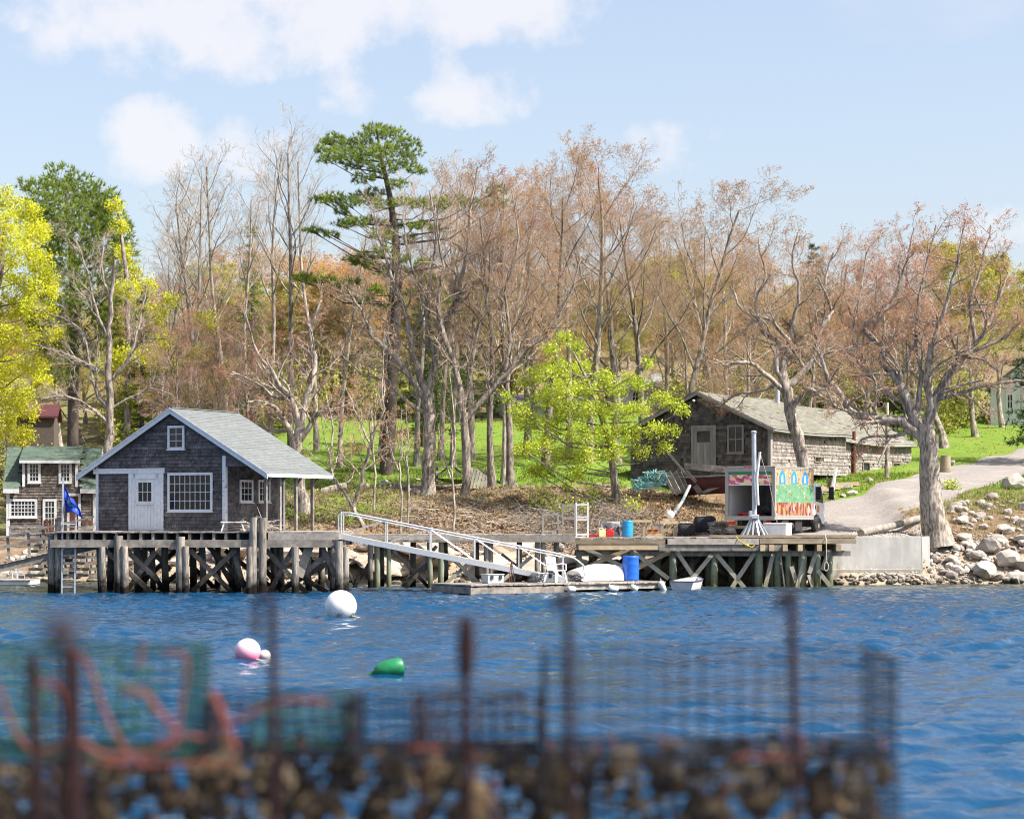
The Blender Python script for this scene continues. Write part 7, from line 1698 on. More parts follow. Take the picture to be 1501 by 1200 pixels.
# metal racks
def rack(name, label, u0, u1, v0, v1, Y, levels, m='paint_white', rz=0):
    x0, x1 = px_x(u0, Y), px_x(u1, Y); z1 = px_z(v0, Y); z0 = (KZ if Y < 91.9 and x0 > KX0 else WZ_) + .008
    e = thing(name, label, 'rack', ((x0 + x1) / 2, Y, z0))
    for x in (x0, x1):
        for y in (Y, Y + .5):
            mb = MB(); mb.bx(x - .025, x + .025, y - .025, y + .025, z0, z1); mb.build('upright', m, e)
    for z in levels:
        zz = z0 + (z1 - z0) * z
        for y in (Y, Y + .5):
            mb = MB(); mb.bx(x0 + .026, x1 - .026, y - .022, y + .022, zz - .03, zz + .03); mb.build('rail', m, e)
        for x in (x0, x1):
            mb = MB(); mb.bx(x - .022, x + .022, Y + .026, Y + .474, zz - .025, zz + .025); mb.build('end_rail', m, e)
rack('metal_rack', 'tall pale metal rack with cross rails on the pier', 825, 843, 738, 779, 86.2, (.5, .93), 'trim_grey')
rack('metal_rack', 'tall white metal rack with double rails next to the tan board', 845, 862, 736, 779, 87.2, (.08, .5, .58, .93), 'paint_white')
rack('sawhorse_frame', 'low wooden frame standing on the end of the walkway pier', 796, 818, 752, 779, 86.0, (.12, .95), 'trim_grey')
mb = MB(); mb.bx(px_x(818, 86), px_x(842, 86), 85.9, 86.2, WZ_ + .01, WZ_ + .16) if px_x(842, 86) < KX0 else mb.bx(px_x(796, 86), px_x(809, 86), 85.4, 85.7, WZ_ + .01, WZ_ + .14)
o = mb.build('wood_block', 'wood_beam', None, label='short squared timber block on the end of the walkway pier', cat='timber')
# work table and sawhorses
tb = thing('work_bench', 'rough timber work bench with goods beneath on the wharf', 'bench', (px_x(945, 89), 89.2, DK))
x0, x1 = px_x(927, 89), px_x(955, 89)
mb = MB(); mb.bx(x0, x1, 88.9, 89.6, DK + .57, DK + .66); mb.build('bench_top', 'wood_new', tb)
for x in (x0 + .45, x1 - .08):
    for y in (88.95, 89.5):
        mb = MB(); mb.bx(x - .06, x + .06, y, y + .1, DK, DK + .569); mb.build('leg', 'wood_new', tb)
tb = thing('wooden_stand', 'squat tan timber stand at the edge of the gravel', 'stand', (px_x(980, 89), 89, DK))
x0, x1 = px_x(967, 89), px_x(993, 89)
for k, (z0, z1) in enumerate(((.5, .62), (.64, .72))):
    mb = MB(); mb.bx(x0 + .1 * k, x1 - .1 * k, 88.8, 89.4, DK + z0, DK + z1); mb.build('stand_top', 'wood_new', tb)
for x in (x0 + .08, x1 - .08):
    for y in (88.82, 89.28):
        mb = MB(); mb.bx(x - .06, x + .06, y, y + .1, DK, DK + .499); mb.build('leg', 'wood_beam', tb)
mb = MB(); mb.bx(x0 + .14, x1 - .14, 88.83, 88.9, DK + .2, DK + .3); mb.build('stretcher', 'wood_beam', tb)
for u, lab, m in ((948, 'white plastic bucket under the work bench', 'plastic_white'), (963, 'white plastic bucket between the bench and the stand', 'plastic_white')):
    c = np.array((px_x(u, 89.3), 89.3 if u < 950 else 89.2, DK)); e = thing('bucket', lab, 'bucket', tuple(c)); mb = MB(); mb.lathe([(.13, 0), (.155, .36), (.165, .365), (.165, .40), (.15, .40), (.148, .3)], c, 16); mb.build('pail', m, e, smooth=True)
    mb = MB(); mb.path([c + (math.cos(t) * .16, -.05, .38 - math.sin(t) * .12) for t in np.linspace(0, math.pi, 8)], .007, 5); mb.build('bail', 'galvanised', e)
crate('orange_crate', 'low orange crate on boards under the bench', np.array((px_x(957, 88.5), 88.5, DK + .14)), (.42, .3, .16), 0, 'plastic_orange')
mb = MB(); mb.bx(px_x(946, 88.5), px_x(972, 88.5), 88.3, 88.75, DK, DK + .06); mb.bx(px_x(948, 88.5), px_x(970, 88.5), 88.35, 88.7, DK + .062, DK + .135); mb.build('pallet_board', 'wood_new', None, label='two stacked new boards under the orange crate', cat='board')
c = np.array((px_x(982, 89.1), 89.1, DK + .725)); mb = MB(); mb.lathe([(.02, .0), (.12, .02), (.165, .1), (.17, .17), (.13, .25), (.06, .3), (.03, .31)], c, 14); o = mb.build('white_float_ball', 'fender_white', None, smooth=True, label='dirty white buoy resting on the tan timber stand', cat='buoy')
mb = MB(); mb.path([c + (0, 0, .3), c + (.03, 0, .36), c + (.0, 0, .38)], .015, 5); mb.build('becket', 'rope_pale', o)
# black bags of rope behind the gravel
for i, (u, w, h, Y, lab) in enumerate([(1006, 24, 17, 93.6, 'squat black bag of rope nearest the tan stand'), (1033, 30, 24, 94.2, 'larger black bag of rope between the squat bag and the truck')]):
    x = px_x(u, Y); z = gz(x, Y); W_ = w * Y / FPX; H_ = h * Y / FPX
    e = thing('rope_bag', lab, 'bag', (x, Y, z), -.2); mb = MB(); q = np.random.default_rng(30 + i); V = []
    for a_, (s_, z_) in enumerate(((.46, .0), (.52, .2), (.54, .55), (.5, .85), (.44, 1.0), (.3, 1.0))):
        for k in range(14):
            t = 2 * math.pi * k / 14; cc = lambda v: math.copysign(abs(v) ** .55, v); V.append((cc(math.cos(t)) * s_ * W_ + .02 * q.normal(), cc(math.sin(t)) * s_ * W_ * .8 + .02 * q.normal(), z_ * H_ + .025 * q.normal()))
    F = [(a_ * 14 + k, a_ * 14 + (k + 1) % 14, (a_ + 1) * 14 + (k + 1) % 14, (a_ + 1) * 14 + k) for a_ in range(5) for k in range(14)] + [list(range(70, 84))]
    mb.add(V, F); mb.build('bag', 'black_cloth', e, local=True, smooth=True)
    mb = MB(); mb.path([np.array((math.cos(t * 1.3) * W_ * .4 * q.uniform(.5, 1), math.sin(t) * W_ * .3, H_ + .02 + .02 * abs(q.normal()))) for t in np.linspace(0, 40, 90)], .02, 5); mb.build('rope_fill', 'rope_pale', e, local=True)
q = np.random.default_rng(44); c = np.array((px_x(1053, 93), 93.0, gz(px_x(1053, 93), 93) + .12)); mb = MB()
mb.path([c + np.array((math.cos(t) * q.uniform(.2, .45), math.sin(t * 1.1) * .3, .15 + .22 * math.sin(t * .37) + .05 * q.normal())) for t in np.linspace(0, 90, 170)], .026, 5); mb.build('rope_heap', 'rope_pale', None, label='pale tangled rope heap behind the truck corner', cat='rope')
# ropes hanging on the wharf front
e = thing('hanging_rope', 'tan rope with a looped end hanging from the wharf edge', 'rope', tuple(P(1211, 792, 86.15)))
mb = MB(); mb.path([P(1210, 784, 86.3), P(1211, 792, 86.12), P(1211.5, 822, 86.1)], .018, 6); mb.build('line', 'rope_pale', e)
mb = MB(); mb.path([P(1211 + 3.2 * math.cos(t), 830 + 6.5 * math.sin(t), 86.1 - .02 * t / 6) for t in np.linspace(-1.57, 4.9, 16)], .02, 6); mb.build('loop', 'rope_pale', e)
e = thing('mooring_line', 'yellow knotted rope draped over the wharf edge below the mast', 'rope', tuple(P(1095, 797, 86.1)))
mb = MB(); mb.path([P(1079, 786, 86.3), P(1083, 792, 86.12), P(1094, 799, 86.1), P(1102, 802, 86.1), P(1106, 799, 86.14)], .022, 6); mb.build('line', 'rope_yellow', e)
mb = MB(); mb.lathe([(.02, -.06), (.07, -.02), (.07, .03), (.02, .07)], P(1095, 799, 86.08), 8); mb.build('knot', 'rope_yellow', e, smooth=True)

# ------------------------------------------------------------------ on the house wharf
wx, wy = px_x(342, 79.6), 79.6
e = thing('white_bench', 'low white plastic bench frame on the house wharf', 'bench', (wx, wy, DZ + .008))
mb = MB(); mb.bx(wx - .42, wx + .42, wy - .16, wy + .16, DZ + .30, DZ + .34); mb.build('seat', 'plastic_white', e)
for sx in (-1, 1):
    for sy in (-.12, .12):
        mb = MB(); mb.beam((wx + sx * .3, wy + sy, DZ + .3), (wx + sx * .4, wy + sy, DZ + .008), .04, .04, up=(0, 1, 0)); mb.build('leg', 'plastic_white', e)
q = np.random.default_rng(3); pl = []
for k in range(70):
    a = np.array((px_x(372, 79.75) + q.normal(0, .45), 79.75 + q.normal(0, .12), DZ + .03 + abs(q.normal(0, .14)))); d = np.array((q.normal(0, 1), q.normal(0, .25), q.normal(0, .25))); d = unit(d) * q.uniform(.3, .8)
    pl.append((np.array([a, a + d * .5 + q.normal(0, .04, 3), a + d]), np.array((.012, .01, .005))))
    pl[-1][0][:, 2] = np.maximum(pl[-1][0][:, 2], DZ + .025)
v, qd = tubes_np(pl, 4); me = np_mesh('driftwood_brush', v, qd, mats=('twig_pale',)); props(obj_of(me, 'driftwood_brush'), 'tangle of grey brush beside the white bench on the wharf', kind='stuff')

# ------------------------------------------------------------------ picnic table, pallet, logs on the bank
pt = P(661, 705, 105.5); pt[2] = gz(pt[0], pt[1]); e = thing('picnic_table', 'weathered picnic table with attached seats under the tall trees', 'table', tuple(pt), math.radians(4))
for k in range(5):
    mb = MB(); mb.bx(-.95, .95, -.37 + k * .15, -.235 + k * .15, .72, .76); mb.build('table_board', 'wood_old', e, local=True)
for y in (-.8, -.62, .5, .68):
    mb = MB(); mb.bx(-.95, .95, y, y + .15, .42, .46); mb.build('seat_board', 'wood_old', e, local=True)
for x in (-.65, .65):
    for s in (-1, 1):
        mb = MB(); mb.beam((x, s * .2, .715), (x, s * .6, 0), .05, .10, up=(1, 0, 0)); mb.build('leg', 'wood_old', e, local=True)
    mb = MB(); mb.bx(x + .03, x + .07, -.8, .8, .34, .415); mb.build('cross_bar', 'wood_old', e, local=True)
    mb = MB(); mb.beam((x * .9, 0, .40), (x * .3, 0, .70), .05, .07); mb.build('knee_brace', 'wood_old', e, local=True)
pp = P(700, 718, 104.5); pp[2] = gz(pp[0], pp[1]); e = thing('wooden_pallet', 'grey slatted pallet leaning behind a slender tree', 'pallet', tuple(pp), math.radians(-8)); R = rot_axis((1, 0, 0), -.35) @ rot_axis((0, 1, 0), .18)
for k in range(7):
    mb = MB(); mb.box(R @ np.array((-.48 + k * .16, 0, .46)), (.12, .025, .95), R); mb.build('slat', 'wood_deck', e, local=True)
for z in (.12, .46, .82):
    mb = MB(); mb.box(R @ np.array((0, .045, z)), (1.1, .05, .09), R); mb.build('stringer', 'wood_old', e, local=True)
for i, (u, v, Y, L, rr, lab) in enumerate([(655, 716, 104.3, 1.8, .08, 'pale thin log lying in front of the picnic table'), (490, 722, 102, 1.1, .22, 'thick rotten log on the grass behind the wharf house'), (600, 716, 103.5, 1.6, .14, 'grey log beside the foot of the tall forked tree'), (610, 722, 102.8, .5, .16, 'short cut log end beside the tall forked tree')]):
    p = P(u, v, Y); p[2] = gz(p[0], p[1]) + rr * .8; q = np.random.default_rng(i); d = unit(np.array((1, q.uniform(-.3, .3), 0))) * L / 2; d[2] = (gz(*(p + d)[:2]) - gz(*(p - d)[:2])) / 2
    mb = MB(); mb.path([p + d * f + q.normal(0, rr * .1, 3) for f in np.linspace(-1, 1, 6)], [rr, rr * 1.02, rr, rr * .96, rr * .94, rr * .9], 10); mb.build('fallen_log', 'bark_pale', None, smooth=True, label=lab, cat='log')
for u, v, Y, lab in ((746, 726, 101.5, 'short dark stake leaning on the bank edge beside the slender trees'),):
    p = P(u, v, Y); p[2] = gz(p[0], p[1]); mb = MB(); mb.beam(p + (0, 0, -.1), p + (-.12, 0, .62), .09, .09, up=(0, 1, 0)); mb.build('wood_stake', 'wood_old', None, label=lab, cat='stake')
for i in range(26):
    u = random.uniform(500, 800); Y = random.uniform(103.8, 106.5); rock(ROCKS[i % 12], px_x(u, Y), Y, random.uniform(.15, .45), label='stone in the ragged row at the lower edge of the lawn', group='stones edging the lawn', cat='stone')

# ------------------------------------------------------------------ far houses
def far_house(name, label, u0, u1, vb, ve, vr, Y, depth, rz, wm, rm, wins, ridge='x', chimney=None):
    s = Y / FPX; x0 = px_x(u0, Y); zb = px_z(vb, Y); e = thing(name, label, 'house', (x0, Y, min(zb, gz(x0, Y))), rz); zo = zb - e.location[2]; W_ = (u1 - u0) * s; E = (vb - ve) * s + zo; Rr = (vb - vr) * s + zo
    mb = MB(); mb.bx(0, W_, 0, depth, -.3, E)
    if ridge == 'x': mb.prism([(0, 0, E), (0, depth, E), (0, depth / 2, Rr)], (W_, 0, 0))
    else: mb.prism([(0, 0, E), (W_, 0, E), (W_ / 2, 0, Rr)], (0, depth, 0))
    mb.build('wall', wm, e, local=True); o_ = .25
    mb = MB()
    if ridge == 'x':
        k = (Rr - E) / (depth / 2)
        for s_ in (0, 1):
            y0 = -o_ if s_ == 0 else depth + o_; mb.prism([(-o_, y0, E - o_ * k + .05), (-o_, depth / 2, Rr + .05), (-o_, depth / 2, Rr + .17), (-o_, y0, E - o_ * k + .17)], (W_ + 2 * o_, 0, 0))
    else:
        k = (Rr - E) / (W_ / 2)
        for s_ in (0, 1):
            xx = -o_ if s_ == 0 else W_ + o_; mb.prism([(xx, -o_, E - o_ * k + .05), (W_ / 2, -o_, Rr + .05), (W_ / 2, -o_, Rr + .17), (xx, -o_, E - o_ * k + .17)], (0, depth + 2 * o_, 0))
    rf = mb.build('roof', rm, e, local=True)
    for (a, b, c_, d_) in wins:
        window(e, (0, -.002, 0), X_, Z_, -Y_, (a - u0) * s, (b - u0) * s, (vb - c_) * s + zo, (vb - d_) * s + zo, 2, 2, .12, mun=.05, sill=False)
    if chimney:
        a, top = chimney; mb = MB(); mb.bx((a - u0) * s - .45, (a - u0) * s + .45, depth / 2 - .4, depth / 2 + .4, E, (vb - top) * s + zo); mb.build('chimney', 'paint_white', rf, local=True)
mat('roof_far', (.20, .20, .20), (.15, .15, .15), 3, rough=.9); mat('barn_red', (.10, .018, .022), (.06, .012, .016), 3, (1, 1, 4), rough=.9)
mat('wall_white', (.70, .72, .75), (.64, .66, .69), 2, (1, 1, 8), rough=.6, bump=.2)
far_house('white_house', 'white gabled house at the top of the lawn by the road', 1452, 1560, 607, 570, 528, 142, 8, math.radians(-18), 'wall_white', 'roof_far', [(1474, 1486, 601, 576), (1492, 1500, 604, 576)], 'y')
far_house('grey_house', 'pale house glimpsed through the leafing tree with one white window', 742, 860, 628, 596, 578, 153, 7, .1, 'wall_white', 'roof_far', [(757, 771, 615, 598), (782, 790, 613, 597), (820, 832, 615, 598)], 'x')
far_house('hill_house', 'white house with white chimney glimpsed behind the shed roof', 905, 985, 630, 575, 552, 160, 8, .05, 'wall_white', 'roof_far', [(925, 938, 590, 572), (950, 963, 590, 572)], 'x', (972, 543))
far_house('red_barn', 'dark red roofed outbuilding among the shrubs behind the cottage', 24, 78, 650, 612, 593, 140, 6, .15, 'bark_pine', 'barn_red', [], 'x')

# ------------------------------------------------------------------ buoys on the water
def ball(name, label, u, v, d_px, m, small=None):
    """waterline of the ball read at pixel row v gives its distance"""
    Y = FPX * CAM_Z / (v - V0); R = d_px / 2 * Y / FPX; c = np.array((px_x(u, Y), Y, R * .72)); e = thing(name, label, 'buoy', (c[0], c[1], 0))
    prof_ = [(R * math.sin(t), -R * math.cos(t)) for t in np.linspace(.02, math.pi - .02, 26)]
    mb = MB(); mb.lathe(prof_, c, 36); mb.build('ball', m, e, smooth=True)
    mb = MB(); mb.lathe([(R * .14, -.03), (R * .16, 0), (R * .12, .05), (R * .05, .06)], c + (0, 0, R * .99), 12) if False else mb.path([c + (R * .55, -R * .3, -R * .55), c + (R * 1.1, -R * .5, -R * .68), c + (R * 1.35, -R * .5, -R * .74)], .02, 6); mb.build('pennant_rope', 'rope_pale', e)
    return e, c, R, Y
e, c, R, Y = ball('mooring_ball', 'big white mooring ball floating in front of the pier', 499.5, 905, 47, 'buoy_white')
m = mat('buoy_pink', (.80, .62, .66), (.76, .56, .62), 2, rough=.4, bump=.02, rnd=0)
N_, L_ = m.node_tree.nodes, m.node_tree.links; bs = [n for n in N_ if n.type == 'BSDF_PRINCIPLED'][0]
tc_ = N_.new('ShaderNodeTexCoord'); sp2 = N_.new('ShaderNodeSeparateXYZ'); L_.new(tc_.outputs['Object'], sp2.inputs[0]); mr2 = N_.new('ShaderNodeMapRange'); L_.new(sp2.outputs[2], mr2.inputs[0]); mr2.inputs[1].default_value, mr2.inputs[2].default_value = .02, .34
mx2 = N_.new('ShaderNodeMix'); mx2.data_type = 'RGBA'; L_.new(mr2.outputs[0], mx2.inputs['Factor']); mx2.inputs['A'].default_value = (.78, .12, .26, 1); mx2.inputs['B'].default_value = (.80, .70, .74, 1); L_.new(mx2.outputs['Result'], bs.inputs['Base Color'])  # base colour runs from pink at the bottom to near white on top
e, c, R, Y = ball('pink_buoy', 'round buoy, pink below and paling to white on top', 363, 968, 38, 'buoy_pink')
ball('pickup_buoy', 'small dull white float tied beside the round pink buoy', 388, 966.5, 17, 'fender_white')
Y = FPX * CAM_Z / (990 - V0); c = np.array((px_x(570, Y), Y, .11)); e = thing('green_buoy', 'green bullet-shaped buoy lying on the water', 'buoy', (c[0], c[1], 0))
ax = unit(np.array((.97, .1, .2))); mb = MB(); mb.path([c + ax * q_ for q_ in (-.25, -.23, -.17, -.05, .1, .19, .235, .25)], [.02, .07, .115, .15, .155, .15, .125, .07], 18); mb.build('body', 'plastic_green', e, smooth=True)
mb = MB(); mb.path([c - ax * .24, c - ax * .30 + (0, 0, -.02), c - ax * .32 + (0, 0, -.08)], .03, 7); mb.build('eye', 'plastic_green', e, smooth=True)
mb = MB(); mb.tube(c + ax * .245, c + ax * .262, .075, n=14); mb.build('end_cap', 'plastic_green', e)

# ------------------------------------------------------------------ near wharf with lobster traps (out of focus)
nwz = 1.50
nw = thing('near_wharf', 'near wharf edge carrying the stacked lobster traps', 'wharf', (0, 4, 0))
planks(nw, -3.2, 2.6, -1.5, 7.0, nwz, .2, 'wood_deck')
for x in (-2.6, -.4, 1.9):
    for y in (0, 3.4, 6.7): piling(nw, x, y, -3, nwz - .2, .14)
for y in (0, 3.4, 6.7):
    mb = MB(); mb.bx(-3.1, 2.5, y - .1, y + .1, nwz - .3, nwz - .065); mb.build('cap_beam', 'wood_old', nw)
def trap(label, x0, x1, y0, y1, z0, z1, m, netm, step=.042, wr=.0026, rz=0.0, runner=True, net=True, seed=0, lid=True):
    q = np.random.default_rng(seed)
    e = thing('lobster_trap', label, 'lobster trap', ((x0 + x1) / 2, (y0 + y1) / 2, z0))
    def grid(name, o, a, b, na, nb):
        mb = MB()
        for i in range(na + 1): p = o + a * i / na + q.normal(0, .002, 3); mb.path([p, p + b], wr, 4, cap=False)
        for j in range(nb + 1): p = o + b * j / nb + q.normal(0, .002, 3); mb.path([p, p + a], wr, 4, cap=False)
        mb.build(name, m, e, fix=False)
    dx, dy, dz = np.array((x1 - x0, 0, 0)), np.array((0, y1 - y0, 0)), np.array((0, 0, z1 - z0)); o = np.array((x0, y0, z0))
    nx, ny, nz = [max(3, int(round(np.linalg.norm(d) / step))) for d in (dx, dy, dz)]
    grid('front_mesh', o, dx, dz, nx, nz); grid('back_mesh', o + dy, dx, dz, nx, nz); grid('end_mesh', o, dy, dz, ny, nz); grid('end_mesh', o + dx, dy, dz, ny, nz); grid('floor_mesh', o, dx, dy, nx, ny)
    if lid: grid('top_mesh', o + dz, dx, dy, nx // 3, max(2, ny // 3))
    mb = MB()
    for a in (0, 1):
        for b in (0, 1):
            mb.path([o + dx * a + dy * b, o + dx * a + dy * b + dz], .0032, 5); mb.path([o + dy * a + dz * b, o + dy * a + dz * b + dx], .0032, 5); mb.path([o + dx * a + dz * b, o + dx * a + dz * b + dy], .0032, 5)
    mb.build('corner_rods', m, e, fix=False)
    if runner:
        for f in (.15, .85):
            mb = MB(); mb.bx(x0, x1, y0 + (y1 - y0) * f - .02, y0 + (y1 - y0) * f + .02, z0 + .003, z0 + .03); mb.build('runner', 'wood_old', e)
    if net:
        for f in (.3, .68):
            mb = MB(); c = o + dx * f + dy * .5 + dz * .5
            for t in np.linspace(0, 2 * math.pi, 11)[:-1]: mb.path([c + np.array((.0, math.cos(t) * (y1 - y0) * .42, math.sin(t) * (z1 - z0) * .42)), c + np.array((.12, math.cos(t + .3) * .10, math.sin(t + .3) * .08))], .004, 4)
            for k, rr in ((0.0, .9), (.04, .7), (.08, .5), (.12, .28)): mb.path([c + np.array((k, math.cos(t) * (y1 - y0) * .46 * rr, math.sin(t) * (z1 - z0) * .46 * rr)) for t in np.linspace(0, 6.283, 14)], .004, 4)
            mb.build('entrance_funnel', netm, e, fix=False)
    return e
TY = 6.0
zt = lambda v, Y=TY: px_z(v, Y)
# lower row
for i, (u0, u1, lab) in enumerate([(-120, 395, 'weed covered lobster trap under the green mesh trap'), (402, 860, 'weed covered lobster trap in the middle of the lower row'), (868, 1318, 'weed covered lobster trap at the open end of the lower row')]):
    trap(lab, px_x(u0, TY), px_x(u1, TY), TY, TY + .55, nwz + .01, zt(1118), 'wire_dark', 'net_dark', wr=.0018, lid=False, net=False, seed=i)
# upper row
trap('green wire lobster trap with orange warp on top of the stack', px_x(-150, TY), px_x(268, TY), TY + .02, TY + .5, zt(1112), zt(958), 'wire_green', 'net_teal', wr=.0019, seed=5, runner=False)
trap('low dark wire trap lying open between the tall upper traps', px_x(300, TY + .1), px_x(505, TY + .1), TY + .1, TY + .55, zt(1112, TY), zt(1030, TY + .1), 'wire_dark', 'net_teal', wr=.003, seed=6, runner=False, lid=False)
trap('dark flat wire trap among the rusty stakes in the middle of the stack', px_x(520, TY + .1), px_x(790, TY + .1), TY + .08, TY + .5, zt(1112, TY), zt(1025, TY + .1), 'wire_dark', 'net_dark', seed=7, runner=False, lid=False)
trap('tall dark wire lobster trap at the open end of the upper row', px_x(800, TY + .05), px_x(1312, TY + .05), TY + .05, TY + .6, zt(1112, TY), zt(965, TY + .05), 'wire_dark', 'net_dark', step=.05, wr=.0021, seed=8, net=False, runner=False, lid=False)
# dried weed, bait bags and shells caught in the lower traps
q = np.random.default_rng(91); n = 1000
cx_ = q.uniform(px_x(-110, TY), px_x(1312, TY), n); lump_ = .5 + .5 * np.sin(cx_ * 9.0 + 1) * np.sin(cx_ * 23 + 2)
cz_ = zt(1118) - np.abs(q.normal(0, .14, n)) * (.5 + lump_) + .012; k = cz_ > nwz + .03
cc = np.stack((cx_, q.uniform(TY + .02, TY + .5, n), cz_), -1)[k]
v, qd = leaf_quads(cc, q.uniform(.018, .05, len(cc)), q)
me = np_mesh('dried_weed', v, qd, mats=('weed',), tint=q.uniform(.4, 2.6, len(qd))); props(obj_of(me, 'dried_weed'), 'dried brown seaweed caught in the lower row of lobster traps', kind='stuff')
bagmats = ['plastic_cream', 'rope_pale', 'net_dark', 'wood_beam', 'net_dark', 'wood_new', 'tarp_dark', 'rust', 'weed']
mat('bait_tan', (.085, .056, .028), (.045, .03, .017), 14, rough=.95, bump=.5, rnd=.5); mat('bait_dark', (.022, .016, .02), (.01, .009, .012), 14, rough=.95, bump=.5, rnd=.4)
for i in range(46):
    u = -60 + 1360 * (i + q.uniform(.1, .9)) / 46; v = q.uniform(1112, 1215); y = q.uniform(TY + .05, TY + .5); c = P(u, v, y); c[2] = min(max(c[2], nwz + .1), zt(1118) - .06); s = q.uniform(.022, .06) * q.choice((.7, 1, 1.3))
    mb = MB(); mb.path([c + (q.normal(0, .01), 0, s * 1.5), c + (0, 0, s * 1.2), c + (q.normal(0, .01), 0, s * .4), c + (0, 0, -s * .5), c + (0, 0, -s * 1.1)], [s * .15, s * .45, s * .8, s * .9, s * .35], 9)
    o = mb.build('bait_bag', 'bait_tan' if i % 5 in (0, 2, 3) else 'bait_dark', None, smooth=True, cat='bag', label='tan mesh bait bag hanging in a lower trap' if i % 5 in (0, 2, 3) else 'dark mesh bait bag hanging in a lower trap', group='tan bait bags' if i % 5 in (0, 2, 3) else 'dark bait bags')
    mb = MB(); mb.path([c + (0, 0, s * 1.45), c + (.01, 0, s * 1.45 + .04), c + (.0, 0, s * 1.45 + .07)], .004, 4); mb.build('bag_string', 'rope_orange', o)
# rusty stakes standing in front of the stack
def stake(u, vt, Y, r_, label, kind):
    top = P(u, vt, Y); base = np.array((top[0] + .01, Y, nwz + .008)); e = thing('rusty_stake', label, 'stake', tuple(base))
    mb = MB(); mb.path([base, (base + top) / 2 + (.004, 0, 0), top], r_, 10); mb.build('shaft', 'rust', e, smooth=True)
    mb = MB(); mb.lathe([(r_ * 2.6, 0), (r_ * 2.6, .012), (r_ * 1.2, .014)], base, 12); mb.build('foot_plate', 'rust', e)
    if kind == 'hook':
        mb = MB(); mb.path([top + (0, 0, -.01), top + (-.004, 0, .012), top + (-.02, 0, .018), top + (-.034, 0, .006), top + (-.036, 0, -.085)], r_ * .8, 8); mb.build('hook', 'rust', e, smooth=True)
    elif kind == 'cap':
        mb = MB(); mb.path([top + (.004, 0, -.12), top + (.006, 0, -.05), top + (.004, 0, .012)], [r_ * 1.5, r_ * 1.75, r_ * 1.2], 9); mb.build('clamp', 'rust', e, smooth=True)
    elif kind == 'bar':
        mb = MB(); mb.path([top + (-.03, 0, -.03), top + (-.028, 0, .0), top + (.0, 0, .012), top + (.012, 0, .0)], r_ * .9, 8); mb.build('bent_top', 'rust', e, smooth=True)
SY_ = 5.4
stake(398, 880, SY_, .0105, 'rusty iron stake with a hooked top between green and dark traps', 'hook')
stake(680, 912, SY_, .0125, 'rusty iron stake with a thick clamped top', 'cap')
stake(832, 878, SY_, .010, 'slim rusty stake with a bent top beside the tall dark trap', 'bar')
stake(1160, 876, SY_, .0115, 'rusty stake with bent top in front of the tall dark trap', 'bar')
stake(612, 1015, 5.8, .008, 'short thin rusty stake with a pale tip beside the clamped one', 'plain')
stake(48, 960, 5.2, .013, 'rusty stake leaning under the dark ball at the green trap', 'plain')
stake(105, 955, 5.0, .019, 'stout rusted post in front of the green wire trap', 'plain')
c = P(92, 925, 2.5); e = thing('dark_float', 'dark purple weathered float ball on a rusty rod before the green trap', 'float ball', (c[0], c[1], nwz + .008))
mb = MB(); R = .022; mb.lathe([(R * math.sin(t), -R * math.cos(t)) for t in np.linspace(.05, 3.09, 14)], c, 18); mb.build('ball', 'net_dark', e, smooth=True)
mb = MB(); mb.tube((c[0], c[1], nwz + .008), c - (0, 0, R * .9), .006, n=8); mb.build('rod', 'rust', e)
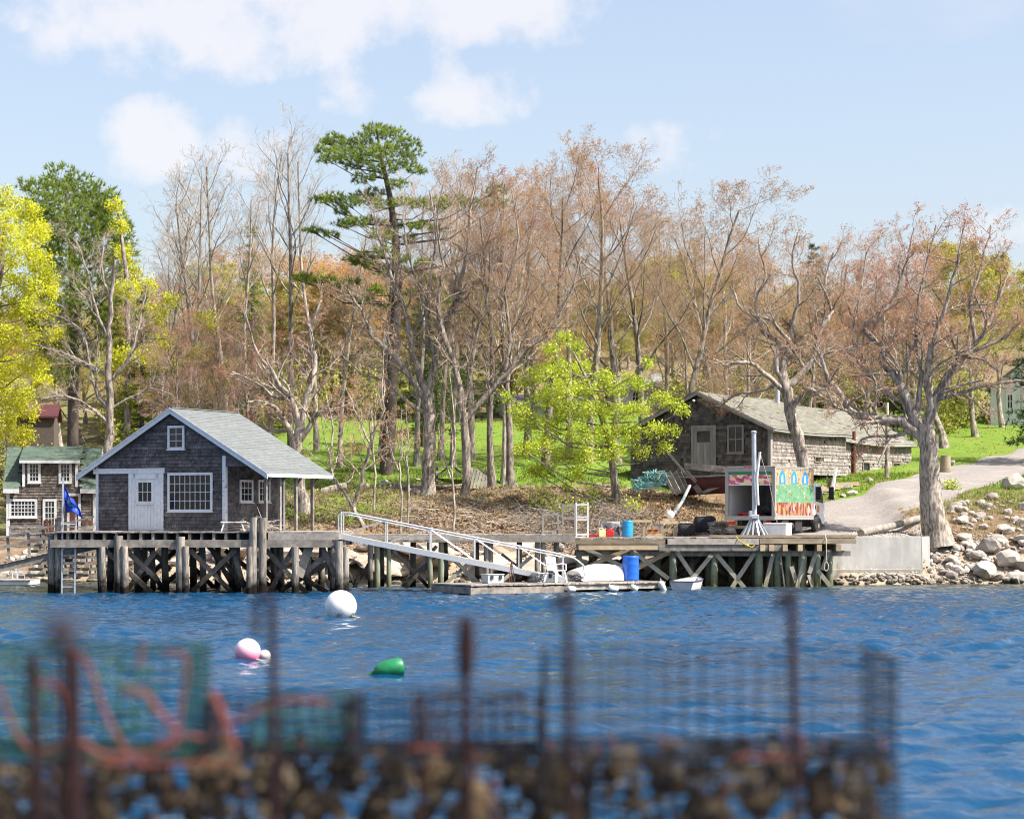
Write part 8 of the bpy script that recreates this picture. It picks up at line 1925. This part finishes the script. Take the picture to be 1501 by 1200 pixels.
# orange warp lines over the traps
for i, (pts, rr, lab) in enumerate([
    ([(240, 955, 5.9), (268, 958, 5.9), (274, 985, 5.9), (266, 1030, 5.9), (262, 1065, 5.9), (250, 1095, 5.9), (215, 1110, 5.9)], .0055, 'orange warp looping over the open corner of the green trap'),
    ([(105, 950, 5.75), (130, 975, 5.8), (148, 1030, 5.8), (175, 1085, 5.8), (200, 1112, 5.8), (215, 1125, 5.8)], .006, 'orange rope slanting across the front of the green trap'),
    ([(-5, 1000, 5.7), (10, 1040, 5.7), (25, 1075, 5.7), (45, 1098, 5.7), (75, 1098, 5.7), (95, 1085, 5.7)], .0055, 'orange rope sagging at the blind end of the green trap'),
    ([(205, 978, 5.9), (208, 950, 5.9), (215, 944, 5.9)], .0055, 'short orange becket standing up on the green trap'),
    ([(50, 1000, 5.3), (65, 1002, 5.3), (85, 1010, 5.3), (100, 1060, 5.3), (130, 1095, 5.3), (170, 1108, 5.3), (240, 1100, 5.3), (255, 1070, 5.3), (235, 1045, 5.3), (210, 1015, 5.3), (180, 1012, 5.3)], .007, 'thick faded red rope coiled before the green trap'),
    ([(308, 1010, 5.5), (318, 1030, 5.5), (330, 1060, 5.5), (345, 1100, 5.5)], .009, 'thick red rope standing up left of the hooked stake'),
    ([(330, 1062, 5.5), (365, 1048, 5.5), (400, 1030, 5.5), (440, 1025, 5.5), (485, 1030, 5.5)], .006, 'red rope lying along the low dark trap behind the hooked stake'),
    ([(230, 1090, 5.6), (270, 1078, 5.6), (300, 1082, 5.6)], .006, 'dark red rope end between the green trap and the hooked stake'),
    ([(150, 1118, 5.8), (220, 1120, 5.8), (300, 1118, 5.8), (350, 1120, 5.8)], .0045, 'red rope stretched along the lower traps below the green trap'),
    ([(600, 1100, 5.7), (615, 1095, 5.7), (650, 1098, 5.7)], .0045, 'short red rope knot at the foot of the thin stake'),
    ([(1075, 1112, 5.8), (1095, 1106, 5.8), (1120, 1110, 5.8), (1180, 1108, 5.8)], .004, 'pinkish rope lying before the tall dark trap'),
    ([(755, 1030, 5.9), (790, 1045, 5.9), (900, 1060, 5.9), (980, 1085, 5.9), (1010, 1100, 5.9)], .004, 'thin dark rope sagging across the tall dark trap')]):
    ps = np.array([P(*p) for p in pts]); k = np.linspace(0, len(ps) - 1, len(ps) * 4); i0 = np.minimum(k.astype(int), len(ps) - 2); f = (k - i0)[:, None]; pm = np.vstack((2 * ps[0] - ps[1], ps, 2 * ps[-1] - ps[-2])); a, b, c_, d_ = pm[i0], pm[i0 + 1], pm[i0 + 2], pm[i0 + 3]
    sm = .5 * (2 * b + (c_ - a) * f + (2 * a - 5 * b + 4 * c_ - d_) * f ** 2 + (3 * b - a - 3 * c_ + d_) * f ** 3)
    mb = MB(); mb.path(sm, rr, 7); mb.build('warp_rope', 'tarp_dark' if 'dark rope' in lab else 'rope_orange', None, smooth=True, label=lab, cat='rope')
